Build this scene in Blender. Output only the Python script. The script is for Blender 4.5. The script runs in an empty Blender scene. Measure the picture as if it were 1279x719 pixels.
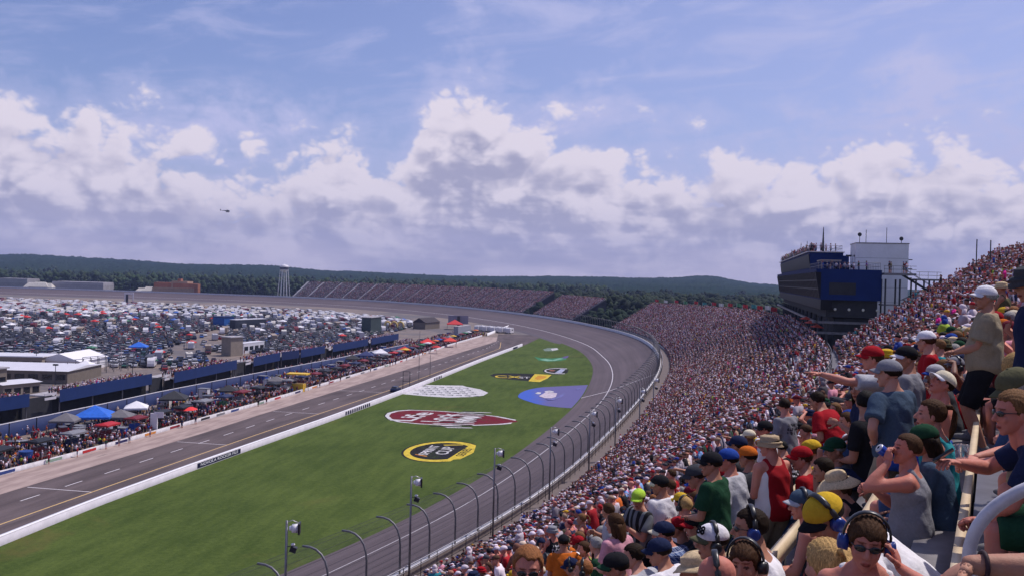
import bpy, bmesh, math, random
import numpy as np
from mathutils import Vector, Matrix
R = random.Random(11)
rng = np.random.default_rng(11)
SC = bpy.context.scene
COL = SC.collection
PI = math.pi
CAMZ = 31.0                                    # eye height above the infield

# ------------------------------------------------------------------ camera
FPX, PW, PH = 1150.0, 1279.0, 719.0
PITCH, ROLL = math.radians(-0.70), math.radians(1.5)
_cr, _sr, _cp, _sp = math.cos(ROLL), math.sin(ROLL), math.cos(PITCH), math.sin(PITCH)
def ray(px, py):
    x = px-PW/2; y = py-PH/2
    xr = x*_cr+y*_sr; yd = -x*_sr+y*_cr
    X = xr/FPX; Z = -yd/FPX
    return np.array([X, _cp-Z*_sp, _sp+Z*_cp])
def at(px, py, Y):                             # a point of the place at distance Y seen at a pixel
    r = ray(px, py)*1.0; r = r*(Y/r[1]); r[2] += CAMZ; return r
def ground(px, py, z=0.0):
    r = ray(px, py); r = r*((z-CAMZ)/r[2]); r[2] += CAMZ; return r
def proj(P):                                   # array (n,3) -> px, py, depth
    P = np.asarray(P, float).reshape(-1, 3); x, y, z = P[:,0], P[:,1], P[:,2]-CAMZ
    d = y*_cp+z*_sp; u = -y*_sp+z*_cp
    dd = np.where(d > .05, d, .05)
    xr = FPX*x/dd; yd = -FPX*u/dd
    return xr*_cr-yd*_sr+PW/2, xr*_sr+yd*_cr+PH/2, d
cam = bpy.data.cameras.new('camera'); co = bpy.data.objects.new('camera', cam); COL.objects.link(co)
cam.sensor_width = 36; cam.lens = 36*FPX/PW; cam.clip_start = .05; cam.clip_end = 30000
fwd = Vector((0, _cp, _sp)); up0 = Vector((0, -_sp, _cp)); rt0 = Vector((1, 0, 0))
rt = rt0*_cr+up0*_sr; up = up0*_cr-rt0*_sr      # rolled so that the horizon falls to the right
rt = rt0*_cr + up0*_sr
M = Matrix((rt, up, -fwd)).transposed().to_4x4(); M.translation = (0, 0, CAMZ)
co.matrix_world = M
SC.camera = co

# ------------------------------------------------------------------ objects
def tag(o, label=None, cat=None, group=None, kind=None):
    if label: o['label'] = label
    if cat: o['category'] = cat
    if group: o['group'] = group
    if kind: o['kind'] = kind
    return o
def empty(name, loc=(0,0,0), rz=0):
    o = bpy.data.objects.new(name, None); COL.objects.link(o)
    o.location = loc; o.rotation_euler = (0, 0, rz); return o
def copy_tree(o, parent=None):
    c = o.copy(); COL.objects.link(c)
    if parent is not None: c.parent = parent
    for ch in list(o.children): copy_tree(ch, c)
    return c
def link(name, me, mats=(), parent=None, smooth=False, angle=None):
    for m in mats: me.materials.append(m)
    o = bpy.data.objects.new(name, me); COL.objects.link(o)
    if parent is not None: o.parent = parent
    if smooth: me.polygons.foreach_set('use_smooth', np.ones(len(me.polygons), bool))
    return o
def np_mesh(name, V, F, mi=None, col=None):
    """V (n,3), F (m,3|4) or list of such arrays"""
    me = bpy.data.meshes.new(name)
    Fs = F if isinstance(F, list) else [F]
    Fs = [f for f in Fs if len(f)]
    nl = sum(f.size for f in Fs); nf = sum(len(f) for f in Fs)
    me.vertices.add(len(V)); me.vertices.foreach_set('co', np.asarray(V, np.float32).ravel())
    me.loops.add(nl); me.polygons.add(nf)
    me.loops.foreach_set('vertex_index', np.concatenate([f.ravel() for f in Fs]).astype(np.int32))
    sizes = np.concatenate([np.full(len(f), f.shape[1], np.int32) for f in Fs])
    st = np.zeros(nf, np.int32); st[1:] = np.cumsum(sizes)[:-1]
    me.polygons.foreach_set('loop_start', st)
    if mi is not None: me.polygons.foreach_set('material_index', np.asarray(mi, np.int32))
    if col is not None:
        a = me.color_attributes.new('tint', 'FLOAT_COLOR', 'POINT')
        c4 = np.ones((len(V), 4), np.float32); c4[:, :3] = col
        a.data.foreach_set('color', c4.ravel())
    me.update(calc_edges=True); me.validate()
    return me

class MB:
    """collects shapes; build() links them as ONE mesh object"""
    def __init__(s): s.v = []; s.f = []; s.m = []
    def add(s, V, F, m=0):
        b = len(s.v); s.v.extend([tuple(map(float, p)) for p in V])
        s.f.extend([tuple(i+b for i in f) for f in F]); s.m.extend([m]*len(F)); return s
    def box(s, c, d, rz=0, m=0, tilt=None):
        x, y, z = d[0]/2, d[1]/2, d[2]/2
        V = [Vector(p) for p in ((-x,-y,-z),(x,-y,-z),(x,y,-z),(-x,y,-z),(-x,-y,z),(x,-y,z),(x,y,z),(-x,y,z))]
        if tilt: V = [Matrix.Rotation(tilt[0], 3, tilt[1]) @ p for p in V]
        ca, sa = math.cos(rz), math.sin(rz)
        V = [(p.x*ca-p.y*sa+c[0], p.x*sa+p.y*ca+c[1], p.z+c[2]) for p in V]
        return s.add(V, [(0,3,2,1),(4,5,6,7),(0,1,5,4),(1,2,6,5),(2,3,7,6),(3,0,4,7)], m)
    def cyl(s, p0, p1, r0, r1=None, n=8, m=0, caps=True):
        r1 = r0 if r1 is None else r1
        p0 = Vector(p0); p1 = Vector(p1); d = (p1-p0)
        if d.length < 1e-6: return s
        d.normalize(); a = d.orthogonal().normalized(); b = d.cross(a)
        V = [p0+(a*math.cos(2*PI*i/n)+b*math.sin(2*PI*i/n))*r0 for i in range(n)]
        V += [p1+(a*math.cos(2*PI*i/n)+b*math.sin(2*PI*i/n))*r1 for i in range(n)]
        F = [(i, (i+1)%n, n+(i+1)%n, n+i) for i in range(n)]
        if caps: F += [tuple(reversed(range(n))), tuple(range(n, 2*n))]
        return s.add(V, F, m)
    def tube(s, pts, r, n=8, m=0):
        pts = [Vector(p) for p in pts]; L = len(pts); V = []; F = []
        a = None
        for i, p in enumerate(pts):
            d = (pts[min(i+1, L-1)]-pts[max(i-1, 0)]).normalized()
            a = d.orthogonal().normalized() if a is None else (a-d*a.dot(d)).normalized()
            b = d.cross(a); rr = r[i] if isinstance(r, (list, tuple)) else r
            V += [p+(a*math.cos(2*PI*k/n)+b*math.sin(2*PI*k/n))*rr for k in range(n)]
        for i in range(L-1):
            F += [(i*n+k, i*n+(k+1)%n, (i+1)*n+(k+1)%n, (i+1)*n+k) for k in range(n)]
        F += [tuple(reversed(range(n))), tuple(range((L-1)*n, L*n))]
        return s.add(V, F, m)
    def ell(s, c, r, nu=10, nv=7, m=0):
        V = [(c[0], c[1], c[2]-r[2])]; F = []
        for j in range(1, nv):
            t = -PI/2+PI*j/nv
            V += [(c[0]+r[0]*math.cos(t)*math.cos(2*PI*i/nu), c[1]+r[1]*math.cos(t)*math.sin(2*PI*i/nu), c[2]+r[2]*math.sin(t)) for i in range(nu)]
        V.append((c[0], c[1], c[2]+r[2])); e = len(V)-1
        F += [(0, 1+(i+1)%nu, 1+i) for i in range(nu)]
        for j in range(nv-2):
            o = 1+j*nu; F += [(o+i, o+(i+1)%nu, o+nu+(i+1)%nu, o+nu+i) for i in range(nu)]
        o = 1+(nv-2)*nu; F += [(o+i, o+(i+1)%nu, e) for i in range(nu)]
        return s.add(V, F, m)
    def prism(s, poly, z0, z1, m=0):
        n = len(poly); V = [(p[0], p[1], z0) for p in poly]+[(p[0], p[1], z1) for p in poly]
        F = [(i, (i+1)%n, n+(i+1)%n, n+i) for i in range(n)]+[tuple(reversed(range(n))), tuple(range(n, 2*n))]
        return s.add(V, F, m)
    def quad(s, a, b, c, d, m=0): return s.add([a, b, c, d], [(0,1,2,3)], m)
    def strip(s, A, B, m=0):
        n = len(A); return s.add(list(A)+list(B), [(i, i+1, n+i+1, n+i) for i in range(n-1)], m)
    def build(s, name, mats, parent=None, smooth=False):
        me = bpy.data.meshes.new(name); me.from_pydata(s.v, [], s.f)
        if not isinstance(mats, (list, tuple)): mats = [mats]
        me.polygons.foreach_set('material_index', np.asarray(s.m, np.int32))
        me.update()
        return link(name, me, mats, parent, smooth)

# ------------------------------------------------------------------ materials
class X:
    """socket arithmetic"""
    nt = None
    def __init__(s, k): s.k = k
    @staticmethod
    def op(o, a, b=None, c=None):
        n = X.nt.nodes.new('ShaderNodeMath'); n.operation = o
        for i, q in enumerate((a, b, c)):
            if q is None: continue
            if isinstance(q, X): X.nt.links.new(q.k, n.inputs[i])
            else: n.inputs[i].default_value = q
        return X(n.outputs[0])
    def __add__(s, o): return X.op('ADD', s, o)
    __radd__ = __add__
    def __sub__(s, o): return X.op('SUBTRACT', s, o)
    def __rsub__(s, o): return X.op('SUBTRACT', o, s)
    def __mul__(s, o): return X.op('MULTIPLY', s, o)
    __rmul__ = __mul__
    def __truediv__(s, o): return X.op('DIVIDE', s, o)
    def clamp(s): return X.op('MINIMUM', X.op('MAXIMUM', s, 0.0), 1.0)
    def sstep(s, a, b):
        n = X.nt.nodes.new('ShaderNodeMapRange'); n.interpolation_type = 'SMOOTHSTEP'
        X.nt.links.new(s.k, n.inputs[0]); n.inputs[1].default_value = a; n.inputs[2].default_value = b
        return X(n.outputs[0])
def xyz(a, b, c=0.0):
    n = X.nt.nodes.new('ShaderNodeCombineXYZ')
    for i, q in enumerate((a, b, c)):
        if isinstance(q, X): X.nt.links.new(q.k, n.inputs[i])
        else: n.inputs[i].default_value = q
    return n.outputs[0]
def noise(vec, scale, detail=4, rough=.5, dist=0.0):
    n = X.nt.nodes.new('ShaderNodeTexNoise'); n.inputs['Scale'].default_value = scale
    n.inputs['Detail'].default_value = detail; n.inputs['Roughness'].default_value = rough; n.inputs['Distortion'].default_value = dist
    if vec is not None: X.nt.links.new(vec, n.inputs['Vector'])
    return X(n.outputs[0])
def mixc(f, a, b):
    n = X.nt.nodes.new('ShaderNodeMix'); n.data_type = 'RGBA'
    if isinstance(f, X): X.nt.links.new(f.k, n.inputs[0])
    else: n.inputs[0].default_value = f
    for i, q in ((6, a), (7, b)):
        if isinstance(q, (tuple, list)): n.inputs[i].default_value = (*q, 1)
        else: X.nt.links.new(q, n.inputs[i])
    return n.outputs[2]
def new_mat(name):
    m = bpy.data.materials.new(name); m.use_nodes = True; X.nt = m.node_tree
    return m, m.node_tree, m.node_tree.nodes['Principled BSDF']
def coords(kind='Object'):
    n = X.nt.nodes.new('ShaderNodeTexCoord'); return n.outputs[kind]
def sep(v):
    n = X.nt.nodes.new('ShaderNodeSeparateXYZ'); X.nt.links.new(v, n.inputs[0]); return [X(o) for o in n.outputs]
def bump(bs, h, strength=.3, dist=.02):
    n = X.nt.nodes.new('ShaderNodeBump'); n.inputs['Strength'].default_value = strength; n.inputs['Distance'].default_value = dist
    X.nt.links.new(h.k, n.inputs['Height']); X.nt.links.new(n.outputs[0], bs.inputs['Normal'])
_M = {}
def mat(name, c, rough=.7, var=.15, scale=3.0, metal=0.0, spec=.3, bmp=0.0, kind='Object'):
    """a base colour broken up by two sizes of noise"""
    if name in _M: return _M[name]
    m, nt, bs = new_mat(name)
    v = coords(kind)
    f = (noise(v, scale, 5, .6)*.7+noise(v, scale*6.3, 3, .6)*.3)
    f = f.sstep(.3, .7)
    lo = tuple(max(0, q*(1-var)) for q in c); hi = tuple(min(1, q*(1+var)) for q in c)
    nt.links.new(mixc(f, lo, hi), bs.inputs['Base Color'])
    bs.inputs['Roughness'].default_value = rough; bs.inputs['Metallic'].default_value = metal
    bs.inputs['Specular IOR Level'].default_value = spec
    if bmp: bump(bs, noise(v, scale*4, 4, .6), bmp, .02)
    _M[name] = m; return m
def attr_mat(name, rough=.85, var=.12, scale=2.0):
    if name in _M: return _M[name]
    m, nt, bs = new_mat(name)
    a = nt.nodes.new('ShaderNodeAttribute'); a.attribute_name = 'tint'
    hs = nt.nodes.new('ShaderNodeHueSaturation'); nt.links.new(a.outputs['Color'], hs.inputs['Color'])
    f = noise(coords('Object'), scale, 3, .6)*(2*var)+(1-var)
    nt.links.new(f.k, hs.inputs['Value'])
    nt.links.new(hs.outputs[0], bs.inputs['Base Color']); bs.inputs['Roughness'].default_value = rough
    bs.inputs['Specular IOR Level'].default_value = .2
    _M[name] = m; return m

# ------------------------------------------------------------------ daylight
SUN_AZ, SUN_EL = math.radians(62), math.radians(60)    # to the right and a little ahead of the camera
sd = bpy.data.lights.new('sun', 'SUN'); so = bpy.data.objects.new('sun', sd); COL.objects.link(so)
sd.energy = 4.2; sd.angle = math.radians(.53); sd.color = (1.0, .93, .88)
sv = Vector((math.sin(SUN_AZ)*math.cos(SUN_EL), math.cos(SUN_AZ)*math.cos(SUN_EL), math.sin(SUN_EL)))
so.rotation_euler = sv.to_track_quat('Z', 'Y').to_euler(); so.location = sv*400

W = bpy.data.worlds.new('World'); SC.world = W; W.use_nodes = True
nt = W.node_tree; nt.nodes.clear(); X.nt = nt
sky = nt.nodes.new('ShaderNodeTexSky'); sky.sky_type = 'NISHITA'; sky.sun_disc = False
sky.sun_elevation = SUN_EL; sky.sun_rotation = SUN_AZ; sky.air_density = 1.0; sky.dust_density = 1.2; sky.ozone_density = 1.6
g = nt.nodes.new('ShaderNodeTexCoord').outputs['Generated']
gx, gy, gz = sep(g)
u = X.op('ARCTAN2', gx, gy); v = X.op('ARCSINE', gz)
# top of the cumulus bank by azimuth
tops = [(-200,.13),(-60,.15),(0,.166),(50,.150),(100,.147),(150,.145),(200,.132),(240,.116),(270,.118),(330,.112),(380,.120),(405,.148),(425,.152),(445,.142),(470,.124),
        (500,.133),(525,.180),(550,.206),(580,.212),(615,.196),(640,.172),(680,.163),(740,.158),(800,.148),(850,.139),(900,.134),(960,.128),(1000,.138),(1040,.148),(1090,.150),(1150,.142),(1279,.146)]
rp = nt.nodes.new('ShaderNodeValToRGB'); cr = rp.color_ramp; cr.interpolation = 'LINEAR'
for i, (px, t) in enumerate(tops):
    pos = (math.atan((px-640)/1150)+.75)/1.5
    e = cr.elements[i] if i < 2 else cr.elements.new(pos)
    e.position = pos; e.color = (t*4, t*4, t*4, 1)
nt.links.new((u/1.5+.5).k, rp.inputs[0])
T = X(rp.outputs[0])*.25
def cl(du, dv, sc, det, ro, off=.37): return noise(xyz(u+du, (v+dv)*1.45, off), sc, det, ro, .15)
def lump(n): return X.op('ABSOLUTE', n-.5)*2
def puff(du, dv, dx=0.0, deep=True):
    wv = xyz(u+du+dx, (v+dv)*1.3, .2)
    f = lump(noise(wv, 15, 1, .4, .25))
    if deep: return f+lump(noise(wv, 37, 1, .4, .3))*.5+lump(noise(wv, 85, 1, .4))*.25
    return f+lump(noise(wv, 37, 0, .4, .3))*.5
big = cl(0, 0, 8, 7, .56); bigu = cl(.016, .030, 8, 3, .55)
pf = puff(0, 0); pfu = puff(.007, .013, 0.0, False)
fine = cl(.2, .4, 55, 4, .62)
D = (T-v)*22.0+(big-.5)*3.4+(pf-.30)*2.2+(fine-.5)*.55
cov = D.sstep(-.05, .62)
thin = (D+.9).sstep(-.4, 1.0)*.42
# light from above right: bright where the cloud thins towards the sun
lay0 = noise(xyz(u*2.6, v*13, 6.2), 4, 5, .55)
lit = (big-bigu)*1.3+(pf-pfu)*1.05+(pf-.3)*.50+(fine-.5)*.28
depth = (T-v)*9.0
lit = (lit+.74-depth.sstep(.0, 1.1)*(.16+(1-lay0.sstep(.38, .62))*.48)).clamp()
edge = (1-D.sstep(.2, 1.5))*.36
lit = (lit+edge).sstep(.05, 1.0)
c1 = mixc(lit, (.41,.40,.56), (.82,.75,.85))
hz = (1-v.sstep(-.01, .085))
layer = noise(xyz(u*1.9, v*9, 1.7), 5, 6, .55)
c2 = mixc(layer.sstep(.36, .66), (.44,.415,.585), (.66,.59,.74))
cc = mixc(hz*.85, c1, c2)
# high veil and wisps
ci = noise(xyz(u*1.3+v*1.2, v*6-u*1.1, 3.1), 4.5, 9, .62, .6)
veil = (ci.sstep(.44, .70)*.62+(u+.55).sstep(0, 1.1)*.42)*(1-v.sstep(.55, 1.1)*.6)
def blob(px, py, rx, ry, s):
    a = (u-math.atan((px-640)/1150))/(rx/1150.); b = (v-((345.6+.026*(px-640))-py)/1150.)/(ry/1150.)
    return (1-(a*a+b*b)).clamp()*s
wis = (blob(1130,130,75,45,.9)+blob(310,150,95,55,.8)+blob(700,30,160,30,.3)+blob(1060,10,140,26,.7))*(fine*.5+big*.7).sstep(.45, .85)
skyc = nt.nodes.new('ShaderNodeMix'); skyc.data_type = 'RGBA'; skyc.blend_type = 'MULTIPLY'; skyc.inputs[0].default_value = 1
nt.links.new(sky.outputs[0], skyc.inputs[6]); skyc.inputs[7].default_value = (1.0, .95, 1.27, 1)
b1 = nt.nodes.new('ShaderNodeBackground'); b1.inputs[1].default_value = .108; nt.links.new(skyc.outputs[2], b1.inputs[0])
b2 = nt.nodes.new('ShaderNodeBackground'); b2.inputs[1].default_value = 1.10
b3 = nt.nodes.new('ShaderNodeBackground'); b3.inputs[1].default_value = 1.10; nt.links.new(mixc(0.0, (.52,.54,.82), (0,0,0)), b3.inputs[0])
nt.links.new(cc, b2.inputs[0])
m0 = nt.nodes.new('ShaderNodeMixShader'); nt.links.new((veil*.75+wis+thin).clamp().k, m0.inputs[0]); nt.links.new(b1.outputs[0], m0.inputs[1]); nt.links.new(b3.outputs[0], m0.inputs[2])
m1 = nt.nodes.new('ShaderNodeMixShader'); nt.links.new((cov*(1-v.sstep(.4, .8))).k, m1.inputs[0]); nt.links.new(m0.outputs[0], m1.inputs[1]); nt.links.new(b2.outputs[0], m1.inputs[2])
wo = nt.nodes.new('ShaderNodeOutputWorld'); nt.links.new(m1.outputs[0], wo.inputs[0])
W.cycles.sampling_method = 'MANUAL'; W.cycles.sample_map_resolution = 512
SC.view_settings.view_transform = 'Standard'; SC.view_settings.look = 'None'; SC.view_settings.exposure = -0.14; SC.view_settings.gamma = 1
# ------------------------------------------------------------------ people: shapes
def np_ell(c, r, rot=None, nu=16, nv=11):
    t = np.linspace(-PI/2, PI/2, nv+1)[1:-1]; a = np.arange(nu)*2*PI/nu
    T_, A_ = np.meshgrid(t, a, indexing='ij')
    P = np.stack([np.cos(T_)*np.cos(A_), np.cos(T_)*np.sin(A_), np.sin(T_)], -1).reshape(-1, 3)
    P = np.vstack([[[0,0,-1.]], P, [[0,0,1.]]])*np.asarray(r, float)
    if rot is not None: P = P @ np.asarray(rot, float).T
    n = len(t); F = []
    for i in range(nu): F.append((0, 1+(i+1)%nu, 1+i, 1+i))
    F3 = [(0, 1+(i+1)%nu, 1+i) for i in range(nu)]; F4 = []
    for j in range(n-1):
        o = 1+j*nu; F4 += [(o+i, o+(i+1)%nu, o+nu+(i+1)%nu, o+nu+i) for i in range(nu)]
    o = 1+(n-1)*nu; e = len(P)-1
    F3 += [(o+i, o+(i+1)%nu, e) for i in range(nu)]
    return P+np.asarray(c, float), F3+F4
def frame_of(d):
    d = np.asarray(d, float); d = d/np.linalg.norm(d)
    a = np.cross(d, [0,0,1.]) if abs(d[2]) < .9 else np.cross(d, [1.,0,0]); a /= np.linalg.norm(a)
    return a, np.cross(d, a), d
def np_cone(p0, p1, r0, r1, n=14, ends=True):
    p0 = np.asarray(p0, float); p1 = np.asarray(p1, float)
    a, b, d = frame_of(p1-p0); t = np.arange(n)*2*PI/n
    ring = np.outer(np.cos(t), a)+np.outer(np.sin(t), b)
    V = np.vstack([p0+ring*r0, p1+ring*r1])
    F = [(i, (i+1)%n, n+(i+1)%n, n+i) for i in range(n)]+[tuple(range(n))[::-1], tuple(range(n, 2*n))]
    out = [(V, F)]
    if ends: out += [np_ell(p0, (r0,)*3, nu=n, nv=8), np_ell(p1, (r1,)*3, nu=n, nv=8)]
    return out
def np_loft(rings, n=20):
    V = []; F = []
    t = np.arange(n)*2*PI/n
    for c, e1, e2, rx, ry in rings:
        V.append(np.asarray(c)+np.outer(np.sign(np.cos(t))*abs(np.cos(t))**.85*rx, e1)+np.outer(np.sign(np.sin(t))*abs(np.sin(t))**.85*ry, e2))
    V = np.vstack(V); L = len(rings)
    for i in range(L-1): F += [(i*n+k, i*n+(k+1)%n, (i+1)*n+(k+1)%n, (i+1)*n+k) for k in range(n)]
    F += [tuple(range(n))[::-1], tuple(range((L-1)*n, L*n))]
    return V, F
def join(parts):
    V = []; F = []; b = 0
    for v, f in parts:
        V.append(v); F += [tuple(i+b for i in q) for q in f]; b += len(v)
    return np.vstack(V), F
def modified(V, F, mods):
    me = bpy.data.meshes.new('tmp'); me.from_pydata([tuple(p) for p in V], [], F); me.update()
    o = bpy.data.objects.new('tmp', me); COL.objects.link(o)
    for kind, kw in mods:
        m = o.modifiers.new('m', kind)
        for k, q in kw.items(): setattr(m, k, q)
    dg = bpy.context.evaluated_depsgraph_get()
    ev = o.evaluated_get(dg); em = ev.to_mesh()
    n = len(em.vertices); v = np.zeros(n*3, np.float32); em.vertices.foreach_get('co', v)
    f = [tuple(p.vertices) for p in em.polygons]
    ev.to_mesh_clear(); bpy.data.objects.remove(o); bpy.data.meshes.remove(me)
    return v.reshape(-1, 3).astype(float), f
def remesh(parts, voxel, smooth=3, fac=.5):
    V, F = join(parts)
    mods = [('REMESH', dict(mode='VOXEL', voxel_size=voxel))]
    if smooth: mods.append(('SMOOTH', dict(factor=fac, iterations=smooth)))
    return modified(V, F, mods)
def decimate(V, F, n_faces):
    tri = sum(len(f)-2 for f in F)
    return modified(V, F, [('TRIANGULATE', {}), ('DECIMATE', dict(ratio=min(1.0, n_faces/max(tri, 1))))])
def rotm(yaw=0, pitch=0, roll=0):
    """head turned left by yaw, bowed by pitch, tipped by roll (degrees)"""
    y, p, r = map(math.radians, (yaw, -pitch, roll))
    Rz = np.array([[math.cos(y), -math.sin(y), 0], [math.sin(y), math.cos(y), 0], [0, 0, 1]])
    Rx = np.array([[1, 0, 0], [0, math.cos(p), -math.sin(p)], [0, math.sin(p), math.cos(p)]])
    Ry = np.array([[math.cos(r), 0, math.sin(r)], [0, 1, 0], [-math.sin(r), 0, math.cos(r)]])
    return Rz @ Rx @ Ry

# ---- a head, its hair styles and its hats, in the head's own frame (origin mid-head, +y is the face)
def head_mesh(voxel=.0065, fem=False):
    j = .93 if fem else 1.0
    P = [np_ell((0, -.012, .035), (.074, .096, .088)), np_ell((0, .012, -.02), (.066, .078, .085)), np_ell((0, .038, -.073), (.043*j, .045, .037)),
         np_ell((0, .062, -.098), (.021*j, .018, .016)), np_ell((0, .070, .036), (.050, .016, .012)),
         np_ell((.034, .068, -.022), (.023, .017, .021)), np_ell((-.034, .068, -.022), (.023, .017, .021)),
         np_ell((0, .088, -.060), (.023, .008, .006)), np_ell((0, .086, -.071), (.020, .009, .007))]
    P += np_cone((0, .083, .020), (0, .108, -.022), .008, .0135)
    P += [np_ell((.010, .094, -.029), (.008, .009, .007)), np_ell((-.010, .094, -.029), (.008, .009, .007))]
    for s in (1, -1):
        P += [np_ell((s*.077, -.006, -.006), (.009, .019, .030), rotm(s*-18)), np_ell((s*.030, .074, .010), (.013, .009, .010))]
    P += np_cone((0, -.022, -.06), (0, -.035, -.155), .053*(.86 if fem else 1), .058*(.86 if fem else 1))
    return remesh(P, voxel, 4, .45)
HEAD_M, HEAD_F = head_mesh(), head_mesh(fem=True)
HEAD_LOW = head_mesh(.013)
def strands(V, amp=.004, k=1.0):
    ph = V[:,0]*210*k+np.sin(V[:,2]*60)*2+V[:,1]*40
    ph2 = V[:,1]*170*k+np.sin(V[:,2]*45+1)*2
    r = V-np.array([0, -.02, 0]); r /= np.linalg.norm(r, axis=1)[:, None]+1e-6
    return V+r*(np.sin(ph)*np.sin(ph2*.7+1)*amp)[:, None]
def hair_mesh(style):
    V, F = np_ell((0, -.014, .034), (.085, .107, .097), nu=64, nv=44)
    low = {'crop': -.005, 'short': -.02, 'bob': -.075, 'long': -.09, 'tail': -.035, 'fringe': -.03}.get(style, 0)
    top = {'fringe': .055, 'bob': .068}.get(style, .086)
    x, y, z = V.T
    q = np.clip((y-(.012 if style in ('bob', 'long', 'fringe') else -.004))/.062, 0, 1); q = q*q*(3-2*q)
    lim = low+(top-low)*q+np.sin(x*130+y*60)*.005+np.sin(x*57)*.006*q
    k = np.clip((lim-z)/.020+.35, 0, 1)[:, None]; k = k*k*(3-2*k)
    inn = (V-np.array([0, -.01, 0]))*np.array([.78, .80, .95])+np.array([0, -.01, 0])
    V = strands(V, .002 if style == 'crop' else .0038, 1.5)*(1-k)+inn*k
    P = [(V, F)]
    if style in ('long', 'bob'):
        ln = .30 if style == 'long' else .13
        rings = []
        for q in np.linspace(0, 1, 9):
            rings.append(((0, -.062-.03*math.sin(q*2.4), .02-q*ln), (1,0,0), (0,1,0), (.088+.012*math.sin(q*5))*(1-.35*q**2), .05*(1-.45*q)))
        v, f = np_loft(rings, 30); P.append((strands(v, .007), f))
        for s in (1, -1):
            v, f = np_loft([((s*.076, -.02-.02*q, .03-q*ln*.8), (1,0,0), (0,1,0), .022*(1-.4*q), .045*(1-.5*q)) for q in np.linspace(0, 1, 7)], 16); P.append((strands(v, .005), f))
    if style == 'tail':
        pts = [(0, -.105, .075), (0, -.150, .085), (0, -.178, .04), (0, -.175, -.04), (0, -.160, -.12), (0, -.15, -.17)]
        rr = [.022, .030, .036, .036, .028, .006]
        v, f = np_loft([(p, (1,0,0), (0, .5, .8), r_, r_*.9) for p, r_ in zip(pts, rr)], 20); P.append((strands(v, .006), f))
        P.append(np_ell((0, -.108, .07), (.02, .016, .02)))
    return join(P)
HAIR = {k: hair_mesh(k) for k in ('crop', 'short', 'fringe', 'bob', 'long', 'tail')}
def cap_mesh(flat=False):
    V, F = np_ell((0, -.012, .038), (.091, .113, .098), nu=32, nv=20)
    for i, p in enumerate(V):
        if p[2] < .045: V[i] = np.array([p[0]*.97, p[1]*.97, max(p[2], .036)])
    k = (V[:,1] > 0) & (V[:,2] > .05); V[k, 2] += V[k, 1]*.10
    P = [(V, F), np_ell((0, -.012, .137), (.008, .008, .005))]
    nb = 14; bv = []; bf = []
    for j, q in enumerate(np.linspace(0, 1, 6)):
        for i in range(nb):
            t = (i/(nb-1)-.5)*2
            x = t*(.086-.010*q); y = .090*math.sqrt(max(0, 1-(t*.80)**2))-.010+q*.078*math.sqrt(max(0, 1-t*t*.92))
            bv.append((x, y, .058-.030*(t*t)-.018*q))
    m = len(bv); bv = bv+[(x, y, z-.006) for x, y, z in bv]
    for j in range(5):
        for i in range(nb-1):
            a = j*nb+i; bf += [(a, a+1, a+nb+1, a+nb), (m+a, m+a+nb, m+a+nb+1, m+a+1)]
    for i in range(nb-1): a = 5*nb+i; bf.append((a, a+1, m+a+1, m+a))
    for j in range(5): a = j*nb; bf.append((a, a+nb, m+a+nb, m+a)); a = j*nb+nb-1; bf.append((a, m+a, m+a+nb, a+nb))
    return (V, F), (np.array(bv, float), bf), P[1]
def brim_hat(width=.17, tall=.105, droop=.03, pinch=False):
    rings = []
    prof = [(.088, .048), (.090, .075), (.086, .105), (.074, tall+.022), (.045, tall+.036), (.004, tall+.040)]
    n = 36; V = []; F = []
    ringsR = [(width, .036-droop), (width*.86, .040-droop*.55), (.118, .047), (.094, .050)]+prof
    for j, (r_, z) in enumerate(ringsR):
        for i in range(n):
            t = 2*PI*i/n; wob = (math.sin(t*3+.7)*.012+math.cos(t*2)*.015)*max(0, (r_-.10)/.07)
            zz = z+wob
            if pinch and j >= 7: zz -= .020*max(0, 1-abs(math.cos(t))*1.4)*(1 if abs(math.cos(t)) < .5 else 0)
            V.append((r_*.97*math.cos(t), r_*1.14*math.sin(t)-.012, zz))
    L = len(ringsR)
    for j in range(L-1): F += [(j*n+i, j*n+(i+1)%n, (j+1)*n+(i+1)%n, (j+1)*n+i) for i in range(n)]
    F.append(tuple(range((L-1)*n, L*n)))
    b = len(V); V += [(x*.99, y*.99, z-.005) for x, y, z in V[:3*n]]
    for j in range(2): F += [(b+j*n+i, b+(j+1)*n+i, b+(j+1)*n+(i+1)%n, b+j*n+(i+1)%n) for i in range(n)]
    F += [(i, b+i, b+(i+1)%n, (i+1)%n) for i in range(n)]
    return np.array(V, float), F
CAP = cap_mesh(); CAP_ALL = join([CAP[0], CAP[1], CAP[2]])
STRAW = brim_hat(.185, .10, .045); FEDORA = brim_hat(.150, .095, .012, True); BUCKET = brim_hat(.128, .085, .035)
def glasses_mesh():
    P = []
    for s in (1, -1):
        v, f = np_ell((s*.032, .0885, .010), (.026, .006, .0165), rotm(s*-14), 16, 9); P.append((v, f))
        P += np_cone((s*.056, .081, .016), (s*.082, .0, .010), .0028, .0024, 6, False)
    P += np_cone((-.012, .094, .014), (.012, .094, .014), .0028, .0028, 6, False)
    return join(P)
GLASSES = glasses_mesh()
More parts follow.
